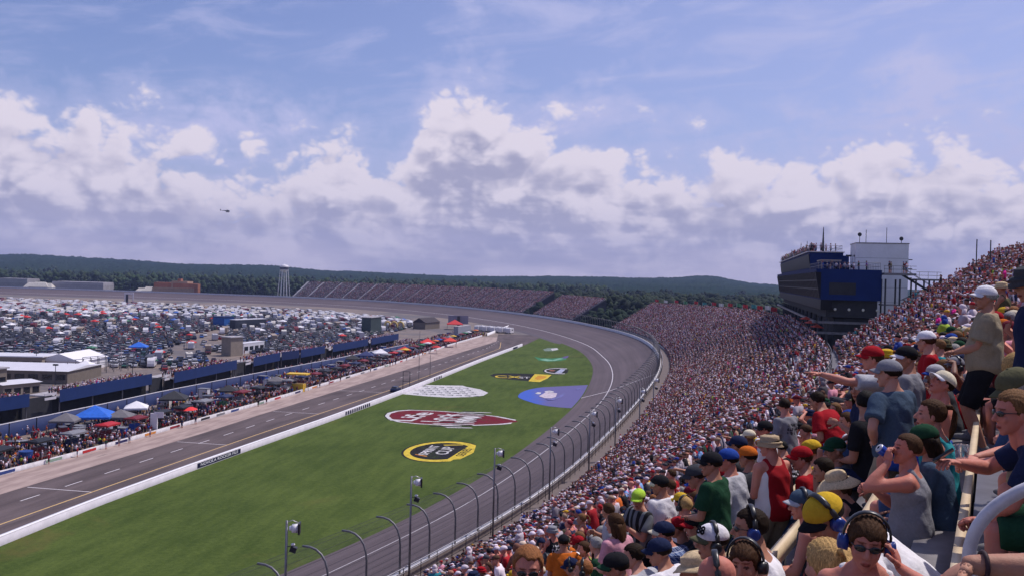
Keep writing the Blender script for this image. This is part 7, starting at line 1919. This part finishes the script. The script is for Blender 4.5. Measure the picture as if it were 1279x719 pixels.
V, F, Cc = stack(ch); tag(link('parked_vehicles', np_mesh('parked_vehicles', V, F, None, Cc), [attr_mat('vehicle mass', .4, .04, 1.0)]), kind='stuff')
# awnings and small tents among the motorhomes
rvs = [v for v in veh if v[3]]
acol = [('white', TW), ('white', TW), ('blue', mat('blue awning', (.05,.12,.40), .7, .1, 2)), ('red', TR), ('green', mat('green awning', (.05,.16,.10), .7, .1, 2)), ('black', TK)]
b = MB(); b.add([(-1.6,-1.6,2.4),(1.6,-1.6,2.4),(1.6,1.6,2.4),(-1.6,1.6,2.4),(0,0,3.2),(-1.6,-1.6,2.15),(1.6,-1.6,2.15),(1.6,1.6,2.15),(-1.6,1.6,2.15)], [(0,1,4),(1,2,4),(2,3,4),(3,0,4),(0,5,6,1),(1,6,7,2),(2,7,8,3),(3,8,5,0)])
for sx in (-1.5, 1.5):
    for sy in (-1.5, 1.5): b.cyl((sx,sy,0), (sx,sy,2.4), .04, n=4, m=1)
aw0 = b.build('camp_awning', [TW, STEEL])
vv = [v for v in rvs if -4 < v[4] < 530][::2][:220]
for i, v in enumerate(vv):
    o = aw0 if i == 0 else aw0.copy()
    if i: COL.objects.link(o)
    nm, m_ = R.choice(acol); o.location = (v[0]+R.uniform(-3, 3), v[1]+R.uniform(-4, 4), 0); o.rotation_euler = (0, 0, R.uniform(0, 3)); s_ = R.uniform(.8, 1.15); o.scale = (s_,)*3; o.material_slots[0].link = 'OBJECT'; o.material_slots[0].material = m_
    tag(o, '%s camp awning among the campers %s' % (nm, zone(v[4], v[5])), 'awning', '%s awnings %s' % (nm, zone(v[4], v[5])))
# people walking in the lot
people_at([(v[0]+R.uniform(-4, 4), v[1]+R.uniform(-4, 4), 0) for v in veh[::4]], 0, 'lot_crowd', 3)

# ---- infield buildings
def building(name, px0, px1, y_px, depth, h, wallm, roofm, label, cat='building', rz=None, over=.4, windows=0, slope=.0):
    a, c = ground(*px0), ground(*px1); a, c = Vector((a[0], a[1], 0)), Vector((c[0], c[1], 0)); d = c-a; L0 = d.length; d.normalize(); n = Vector((-d.y, d.x, 0))
    if n.y < 0: n = -n
    o = empty(name, a); tag(o, label, cat); W = lambda u_, w_, z_: d*u_+n*w_+Vector((0,0,z_))
    def blk(mb, u0, u1, w0, w1, z0, z1, dz=0):
        P = [W(u0,w0,z0),W(u1,w0,z0),W(u1,w1,z0),W(u0,w1,z0),W(u0,w0,z1),W(u1,w0,z1),W(u1,w1,z1+dz),W(u0,w1,z1+dz)]; mb.add(P, [(0,3,2,1),(4,5,6,7),(0,1,5,4),(1,2,6,5),(2,3,7,6),(3,0,4,7)])
    b = MB(); blk(b, 0, L0, 0, depth, 0, h); b.build('wall', wallm, o)
    if slope: b = MB(); P = [W(-over,-over,h),W(L0+over,-over,h),W(L0+over,depth+over,h),W(-over,depth+over,h),W(-over,depth/2,h+slope),W(L0+over,depth/2,h+slope)]; b.add(P, [(0,1,5,4),(2,3,4,5),(1,2,5),(3,0,4),(3,2,1,0)]); b.build('roof', roofm, o)
    else: b = MB(); blk(b, -over, L0+over, -over, depth+over, h, h+.3); b.build('roof', roofm, o)
    for i in range(windows):
        u_ = L0*(i+.5)/windows; b = MB(); blk(b, u_-L0/windows*.36, u_+L0/windows*.36, -.03, -.0, h*.30, h*.72); b.build('window', CGLASS, o)
    return o
BEI, TANW, WROOF, BROWN = mat('beige block', (.27,.225,.185), .8, .1, .8), mat('brown tan wall', (.17,.14,.115), .85, .12, .8), mat('white metal roof', (.62,.61,.66), .5, .06, .6), mat('brown panel', (.20,.09,.05), .8, .2, .6)
building('garage_building', (-70,475), (84,479), 0, 20, 3.3, TANW, WROOF, 'long garage building under a wide white roof at the left edge', windows=9, slope=.7)
building('garage_building', (4,499), (50,494), 0, 8, 3.4, BEI, WROOF, 'low shed with white roof below the long garage', windows=4, slope=.4)
building('block_tower', (-14,499), (8,496), 0, 8, 6.8, TANW, GREYC, 'plain brown block tower at the left edge of the infield', windows=2)
building('garage_building', (-60,462), (52,464), 0, 10, 4.2, BEI, WROOF, 'second long garage with white roof behind the first', windows=8)
building('block_house', (288,444.6), (303,443.5), 0, 5, 6.6, BEI, GREYC, 'square beige block building amid the parked vehicles', windows=0)
building('site_trailer', (304,441.5), (330,438), 0, 3.2, 3.6, WROOF, WROOF, 'long white trailer right of the beige block building', windows=4, over=.05)
building('storage_shed', (280,408.5), (292,407.6), 0, 7, 5.4, mat('blue shed', (.02,.10,.34), .6, .12, .8), BLUEF, 'bright blue shed in the middle of the lot')
building('dark_trailer', (294,411.5), (332,409.5), 0, 4, 5.0, mat('dark panel', (.03,.035,.05), .5, .2, .6), WROOF, 'long dark trailer right of the blue shed', over=.05)
building('marquee', (99,464), (134,457), 0, 12, 3.0, TW, TW, 'big white marquee with sloping roof beside the garages', cat='marquee', slope=2.2)
tent(107, 469, 6.0, 2.8, TW, 'white pop-up tent before the big marquee', .1)
tent(173, 441, 6, 2.6, TB, 'small bright blue tent beside the dirt lane', .2)
building('scoring_pylon', (463,416.5), (476,414.5), 0, 5, 8.2, mat('dark green panel', (.035,.055,.055), .5, .2, .6), GREYC, 'dark green scoring pylon above the last viewing deck', cat='pylon')
building('storage_shed', (531,411), (549,409.5), 0, 8, 3.8, TANW, mat('dark roof', (.04,.03,.035), .8, .2, .8), 'dark roofed hut past the last viewing deck', slope=2.6)
tent(568, 411, 9, 3.2, TR, 'broad red tent near the black pillar', .1)
building('screen_wall', (572,421), (588,418.5), 0, 2.4, 5.2, mat('pale grey box', (.30,.31,.36), .6, .1, 1), GREYC, 'pale grey box wall at the end of the pits', over=.02)
for i, px in enumerate((484, 492, 500)):
    q = ground(px, 411); o = empty('yellow_arch', (q[0], q[1], 0), .1); tag(o, 'yellow inflatable arch beside the scoring pylon, %s of three' % ('left', 'middle', 'right')[i], 'arch', 'yellow inflatable arches'); b = MB(); b.tube([(-1.7,0,0),(-1.65,0,2.6),(-1.0,0,3.9),(0,0,4.3),(1.0,0,3.9),(1.65,0,2.6),(1.7,0,0)], .55, 8); b.build('tube', mat('pale yellow vinyl', (.62,.46,.16), .5, .1, 1), o, True)
q = ground(572, 408.5); o = empty('billboard', (q[0], q[1], 0)); tag(o, 'billboard frame with black pillar inside the far turn', 'billboard'); b = MB(); b.box((.3,0,3.4), (1.6,1.2,6.8)); b.build('pillar', PLASTIC, o); b = MB(); b.box((0,.9,4.6), (12,.25,5.0)); b.build('panel', mat('grey violet panel', (.24,.22,.29), .7, .1, .4), o)
for i in range(9):
    px = 597+i*5.0; py = 412.8+i*.42-(.4 if i % 2 else 0); q = ground(px, py); o = bpy.data.objects.new('parked_van', RVM['camper']); COL.objects.link(o); o.location = (q[0], q[1], 0); o.rotation_euler = (0, 0, 1.3); o.material_slots[0].link = 'OBJECT'; o.material_slots[0].material = rvm('white'); tag(o, 'white van in the short row near pit exit', 'van', 'white vans near pit exit')
q = ground(644, 404.5); o = empty('parked_car', (q[0], q[1], .6), 2.9); car_root('suv', o, 'red'); tag(o, 'red safety truck parked on the apron inside the turn', 'truck')
q = ground(161, 379); o = empty('gantry', (q[0], q[1], 0), .3); tag(o, 'white two legged gantry before the far straight', 'gantry'); 
for sx in (-1, 1): b = MB(); b.box((sx*3.2,0,3.9), (.9,1.2,7.8)); b.build('leg', WHITEW, o)
b = MB(); b.box((0,0,8.6), (7.3,1.4,1.4)); b.build('beam', WHITEW, o); b = MB(); b.box((-1.6,0,4.0), (1.9,.5,7.6)); b.build('panel', DSTEEL, o)
# lattice pavilion frame by the garages
a, c = gp(84, 470, 0), gp(160, 462, 0); o = empty('open_pavilion', a); tag(o, 'open steel frame of a pavilion right of the white garage roof', 'frame'); d = c-a
for q in np.linspace(0, 1, 9):
    for w in (0, 9): b = MB(); b.cyl(d*q+Vector((0,w,0)), d*q+Vector((0,w,4.6)), .11, n=5); b.build('post', STEEL, o)
b = MB()
for w in (0, 9):
    for zq in (2.6, 4.6): b.cyl(Vector((0,w,zq)), d+Vector((0,w,zq)), .09, n=5)
b.build('rails', STEEL, o)
# yard lamps
for i, (px, py, t_) in enumerate(((36, 452, 424), (69, 480, 455), (45, 463, 440), (165, 480, 452), (255, 468, 441))):
    q = ground(px, py); z1 = at(px, t_, q[1])[2]; o = empty('yard_lamp', (q[0], q[1], 0)); tag(o, 'dark lamp post in the garage yard, %s' % ('tallest one by the second garage', 'in front of the white roof', 'left of the pavilion frame', 'behind the second viewing deck', 'before the beige block')[i], 'lamp post'); b = MB(); b.cyl((0,0,0), (0,0,z1), .12, .08, 6); b.build('post', DSTEEL, o); b = MB(); b.box((0,0,z1), (1.2,.6,.4)); b.build('lamp', DSTEEL, o)
# ------------------------------------------------------------------ beyond the track
# water tower
p = at(354.3, 368.5, 1000); zb = 0.0; o = empty('water_tower', (p[0], p[1], zb)); tag(o, 'white water tower on tall legs beside the far grandstand', 'water tower')
zt = at(354.3, 330, 1000)[2]; TWR = mat('white tower paint', (.66,.64,.68), .5, .06, .5)
b = MB()
for r_, z0, r1, z1 in ((2.0, zt-9.2, 4.6, zt-6.6), (4.6, zt-6.6, 4.7, zt-2.6), (4.7, zt-2.6, 3.6, zt-1.0), (3.6, zt-1.0, .4, zt)): b.cyl((0,0,z0), (0,0,z1), r_, r1, 24)
b.build('tank', TWR, o, False); b = MB(); b.cyl((0,0,zt-5.9), (0,0,zt-3.1), 4.74, n=24, caps=False); b.build('dark_band', mat('dark band', (.06,.055,.08), .5, .2, .6), o)
for i in range(6): a = 2*PI*i/6+.3; b = MB(); b.cyl((6.6*math.cos(a), 6.6*math.sin(a), 0), (4.2*math.cos(a), 4.2*math.sin(a), zt-6.4), .40, n=6); b.build('leg', TWR, o)
b = MB(); b.cyl((0,0,0), (0,0,zt-9), .5, n=8); b.build('riser_pipe', TWR, o)
# chalets and sheds beyond the far straight
def far_box(mb, px0, px1, yb, yt, Y, depth, m=0):
    a, c, t_ = at(px0, yb, Y), at(px1, yb, Y), at(px0, yt, Y); mb.box(((a[0]+c[0])/2, Y+depth/2, t_[2]/2), (c[0]-a[0], depth, t_[2]), m=m)
o = empty('chalet_building', (0, 0, 0)); tag(o, 'orange brown stepped building behind the far straight', 'building')
ORB, REDB = mat('orange brown board', (.30,.115,.06), .8, .2, .2), mat('red brown board', (.18,.06,.045), .8, .2, .2)
b = MB(); far_box(b, 191, 241, 366, 359.2, 985, 18); b.build('lower_wall', REDB, o); b = MB(); far_box(b, 192, 232, 359, 352.4, 992, 16); far_box(b, 216, 243, 358, 353.6, 990, 14); b.build('upper_wall', ORB, o)
b = MB(); far_box(b, 190, 242, 359.6, 358.6, 983, 20); far_box(b, 214, 234, 353, 351.0, 991, 18); b.build('roof', mat('tan roof', (.34,.22,.15), .8, .15, .3), o); b = MB(); far_box(b, 222, 226, 352, 348.0, 994, 6); far_box(b, 240, 247, 362, 354.5, 984, 8); b.build('turret', ORB, o)
o = empty('long_shed', (0, 0, 0)); tag(o, 'long grey shed with a row of dark openings at the far left', 'building'); b = MB(); far_box(b, 66, 128, 363, 352.0, 1010, 22); b.build('wall', mat('violet grey wall', (.17,.15,.17), .8, .15, .2), o)
b = MB(); far_box(b, 65, 129, 352.6, 351.2, 1006, 28); b.build('roof', mat('grey roof', (.33,.31,.34), .7, .1, .2), o)
for i in range(9): b = MB(); a = at(70+i*6.4, 361, 1009.6); c = at(74+i*6.4, 355.5, 1009.6); b.box(((a[0]+c[0])/2, 1009.7, (a[2]+c[2])/2), (c[0]-a[0], .3, c[2]-a[2])); b.build('opening', SOFFIT, o)
o = empty('long_shed', (0, 0, 0)); tag(o, 'flat shed with pale roof edge at the far left corner', 'building'); b = MB(); far_box(b, -30, 33, 357, 347.4, 1120, 24); b.build('wall', mat('violet grey wall', (.17,.15,.17)), o); b = MB(); far_box(b, -31, 34, 348, 346.4, 1116, 30); b.build('roof', mat('grey roof', (.33,.31,.34)), o)
for i, (px, w, yt) in enumerate(((39, 8, 352.6), (50, 12, 352.0), (60, 7, 353.6), (186, 8, 357.8), (176, 6, 359.4))):
    p = at(px, 360, 1000); t_ = at(px, yt, 1000)[2]; s_ = w/1150*1000; o = empty('canopy_tent', (p[0], p[1], 0)); tag(o, 'pale tent roof behind the far straight, %s' % ('left of three', 'widest of three', 'right of three', 'beside the orange building', 'small one left of the orange building')[i], 'tent'); b = MB(); b.add([(-s_,-4,t_*.55),(s_,-4,t_*.55),(s_,6,t_*.55),(-s_,6,t_*.55),(-s_*.5,1,t_),(s_*.5,1,t_)], [(0,1,5,4),(2,3,4,5),(1,2,5),(3,0,4)]); b.build('roof', mat('cream tent', (.60,.56,.50), .7, .1, .5), o); b = MB(); b.box((0,1,t_*.27), (s_*1.9, 9, t_*.53)); b.build('wall', GREYW, o)
ch = MB()
for _ in range(150):
    px = R.uniform(-40, 340); Y = R.uniform(960, 990); p = at(px, 365, Y); 
    if 190 < px < 247: continue
    ch.box((p[0], p[1], SW*.2+.9), (R.uniform(3, 8), R.uniform(2, 4), R.uniform(1.6, 4.2)), rz=R.uniform(0, 3), m=R.choice([0, 0, 1, 2, 3]))
tag(ch.build('far_vehicles', [rvm('white'), paintm('navy'), paintm('dark grey'), paintm('red')]), kind='stuff')
# helicopter
p = at(282.5, 263.8, 1050); o = empty('helicopter', tuple(p), 0); tag(o, 'small dark helicopter flying under the clouds', 'helicopter'); HM = mat('dark hull', (.02,.02,.035), .4, .1, 1)
b = MB(); b.ell((1.6,0,0), (2.6,1.05,1.1), 14, 10); b.build('body', HM, o, True); b = MB(); b.cyl((-.3,0,.3), (-6.6,0,.75), .45, .16, 8); b.build('tail_boom', HM, o); b = MB(); b.box((-6.6,0,1.2), (.9,.08,1.7)); b.box((-6.0,0,.75), (.6,1.8,.06)); b.build('tail_fin', HM, o)
b = MB(); b.cyl((1.2,0,1.0), (1.2,0,1.75), .14, n=8); b.build('mast', HM, o); b = MB(); b.box((1.2,0,1.75), (9.5,.26,.05), rz=.5); b.box((1.2,0,1.77), (9.5,.26,.05), rz=.5+PI/2); b.build('rotor', HM, o)
b = MB()
for s in (-1, 1): b.cyl((-.4, s*.95, -1.45), (3.2, s*.95, -1.45), .07, n=6); b.cyl((.4, s*.6, -.8), (.4, s*.95, -1.45), .05, n=5); b.cyl((2.4, s*.6, -.8), (2.4, s*.95, -1.45), .05, n=5)
b.build('skids', HM, o)

# ---- hills and woods
SKX = [-300,-100,0,30,100,180,230,300,340,370,400,450,520,560,640,700,760,800,850,870,890,910,940,975,1100,1279,1500]; SKY_ = [322,322,320.5,319.5,323,327,330.5,332,333,336,339.5,341,344,346,346.5,346,346.5,348,348.5,346.8,347,350.5,355.5,358,362,366,372]
naz, nd = 1500, 150
pxs = np.linspace(-330, 1500, naz); D_ = np.concatenate([np.linspace(1050, 2100, 60), np.linspace(2120, 4300, nd-60)])
xr_ = (pxs-PW/2)/FPX
yh = 345.5+.0262*(pxs-PW/2); ztop = np.interp(pxs, SKX, SKY_); DR = 3300.0
zr = CAMZ+(yh-ztop)/FPX*DR-9
fl_ = np.clip((D_-1500)/(DR-1500), 0, 1); prof_ = fl_*fl_*(3-2*fl_); drop = np.clip((D_-DR)/1000, 0, 1)
def vnoise(n0, n1, cell, seed):
    g_ = np.random.default_rng(seed).random((n0//cell[0]+3, n1//cell[1]+3)); a = np.arange(n0)/cell[0]; c = np.arange(n1)/cell[1]; i, j = a.astype(int), c.astype(int); fa, fc = a-i, c-j; fa = fa*fa*(3-2*fa); fc = fc*fc*(3-2*fc); fa, fc = fa[:, None], fc[None]
    return g_[i][:, j]*(1-fa)*(1-fc)+g_[i+1][:, j]*fa*(1-fc)+g_[i][:, j+1]*(1-fa)*fc+g_[i+1][:, j+1]*fa*fc
Z = (zr[None]*(prof_-drop*.7)[:, None])+vnoise(nd, naz, (14, 90), 3)*7*prof_[:, None]-3.5*prof_[:, None]
can_ = (vnoise(nd, naz, (2, 4), 5)*.6+np.random.default_rng(6).random((nd, naz))*.4)
Z = Z-.9+np.clip((D_-1350)/150, 0, 1)[:, None]*(8+can_*9)
X_ = xr_[None]*D_[:, None]; Y_ = np.repeat(D_[:, None], naz, 1)
lines = np.stack([X_, Y_, Z], -1)
m, nt, bs = new_mat('wooded hills'); v_ = coords(); f1 = noise(v_, .03, 5, .65).sstep(.3, .7); f2 = noise(v_, .002, 4, .55).sstep(.4, .62)
nt.links.new(mixc(f1, (.008, .018, .012), mixc(f2, (.018, .036, .020), (.028, .046, .024))), bs.inputs['Base Color']); bs.inputs['Roughness'].default_value = 1; bs.inputs['Specular IOR Level'].default_value = 0
tag(ruled('hills', lines, m), kind='structure')
# woods: crowns of many leaf clumps on trunks
def crown(seed, nclump=26, tri=5):
    r_ = np.random.default_rng(seed); V = []; F = []; G = []
    k = nclump
    P = r_.normal(size=(k, 3)); P /= np.linalg.norm(P, axis=1)[:, None]; P *= r_.uniform(.45, 1.0, (k, 1)); P *= (.5, .5, .48); P[:, 2] += .60
    for c in P:
        s_ = r_.uniform(.13, .24); rot = r_.normal(size=(3, 3)); rot, _ = np.linalg.qr(rot)
        v, f = np_ell((0, 0, 0), (s_, s_*.85, s_*.62), None, tri, 4); v = v*r_.uniform(.7, 1.25, (len(v), 1)); v = v @ rot.T+c
        b0 = len(V); V += [tuple(q) for q in v]
        for q in f:
            for kk in range(1, len(q)-1): F.append((q[0]+b0, q[kk]+b0, q[kk+1]+b0))
        G += [int(r_.integers(0, 3))]*len(v)
    b0 = len(V); v, f = np_cone((0, 0, -.05), (0, 0, .5), .035, .02, 5, False)[0]; V += [tuple(q) for q in v]; G += [3]*len(v)
    for q in f:
        for kk in range(1, len(q)-1): F.append((q[0]+b0, q[kk]+b0, q[kk+1]+b0))
    return np.array(V), np.array(F), np.array(G)
CR = [crown(s) for s in range(5)]+[crown(9, 12, 4), crown(10, 12, 4)]
def woods(P, H, name, small=False, dark=1.0):
    P = np.asarray(P, float); n = len(P); k = rng.integers(5, 7, n) if small else rng.integers(0, 5, n); ch = []
    base = np.array([(.022, .042, .018), (.032, .056, .021), (.017, .036, .019), (.040, .060, .024)])[rng.integers(0, 4, n)]*rng.uniform(.55, 1.2, (n, 1))*dark
    cols = np.zeros((n, 5, 3)); cols[:, 0] = base; cols[:, 1] = base*1.25; cols[:, 2] = base*.72; cols[:, 3] = (.06, .045, .035)
    for q in range(7):
        s_ = k == q
        if s_.any(): ch.append(tile(CR[q], P[s_], rng.uniform(0, 6.3, s_.sum()), H[s_], cols[s_]))
    V, F, Cc = stack(ch); return tag(link(name, np_mesh(name, V, F, None, Cc), [attr_mat('leaves', .9, .25, .25)]), kind='stuff')
def hill_z(x, y):
    px = x/y*FPX+PW/2; return float(np.interp(px, pxs, zr)*np.interp(y, D_, prof_))-.9 if y > 1050 else -.6
pts = []
for _ in range(2300):
    Y = 1035+abs(R.gauss(0, 330)); px = R.uniform(-120, 760); x = (px-PW/2)/FPX*Y; 
    if Y < 1130 and (-35 < px < 135 or 186 < px < 250 or 340 < px < 368): continue
    pts.append((x, Y, hill_z(x, Y)))
# nearer trees fill gaps behind the turn stands
P = np.array(pts); woods(P, rng.uniform(13, 21, len(P)), 'far_woods', True, .8)
pts = []
for _ in range(900):
    px = R.uniform(690, 1010); Y = 500+abs(R.gauss(0, 260))+R.uniform(0, 120); x = (px-PW/2)/FPX*Y
    d = np.sqrt(((CUR-np.array([x, Y]))**2).sum(1)); i = int(d.argmin()); nn = np.array([TAN[i, 1], -TAN[i, 0]])
    if (np.array([x, Y])-CUR[i]) @ nn < 46: continue
    pts.append((x, Y, -.6))
for s_ in np.arange(640, 1140, 5.5):
    for r_ in (44, 52, 60): p = P3(s_+R.uniform(-3, 3), r_+R.uniform(-2, 2), -.6); pts.append(p)
P = np.array(pts); woods(P, rng.uniform(12, 19, len(P)), 'turn_woods', False, .55)
LEAF = attr_mat('leaves', .9, .25, .25); BARK = mat('bark', (.05,.038,.028), .9, .2, 1)
tm_ = []
for q in range(5):
    V, F, G = CR[q]; lf = G[F[:, 0]] < 3; sh = np.array([1.0, 1.25, .72, 1])[G][:, None]*np.array([.012, .026, .012])
    def part(sel, nm, mm):
        ids = np.unique(F[sel]); mp = np.zeros(len(V), int); mp[ids] = np.arange(len(ids)); me = np_mesh(nm, V[ids], mp[F[sel]], None, sh[ids]); me.materials.append(mm); return me
    tm_.append((part(lf, 'crown', LEAF), part(~lf, 'trunk', BARK)))
for i in range(74):
    gap2 = i >= 60; s_, r_ = (R.uniform(783, 796), R.uniform(8, 30)) if gap2 else (R.uniform(636, 704), R.uniform(8, 40))
    o = empty('tree', P3(s_, r_, -.6), R.uniform(0, 6)); h = R.uniform(9, 14); o.scale = (h, h, h); q = R.randrange(5)
    for nm, me in zip(('crown', 'trunk'), tm_[q]): c_ = bpy.data.objects.new(nm, me); COL.objects.link(c_); c_.parent = o
    tag(o, 'dark leafy tree in the %s' % ('narrow gap between the two far stands' if gap2 else 'wide gap left of the turn stand'), 'tree', 'trees in the %s' % ('narrow gap between the two far stands' if gap2 else 'wide gap left of the turn stand'))
# ------------------------------------------------------------------ the summer air
b = MB(); b.box((0, 2900, 148.5), (14000, 7600, 299)); hz = b.build('haze', []); hz.data.materials.clear()
m = bpy.data.materials.new('haze'); m.use_nodes = True; nt = m.node_tree; nt.nodes.clear(); pv = nt.nodes.new('ShaderNodeVolumePrincipled'); pv.inputs['Color'].default_value = (.46, .58, 1.0, 1); pv.inputs['Density'].default_value = 1.0e-4
pv.inputs['Anisotropy'].default_value = 0.0
mo = nt.nodes.new('ShaderNodeOutputMaterial'); nt.links.new(pv.outputs[0], mo.inputs['Volume']); hz.data.materials.append(m); tag(hz, kind='stuff'); hz.display_type = 'WIRE'
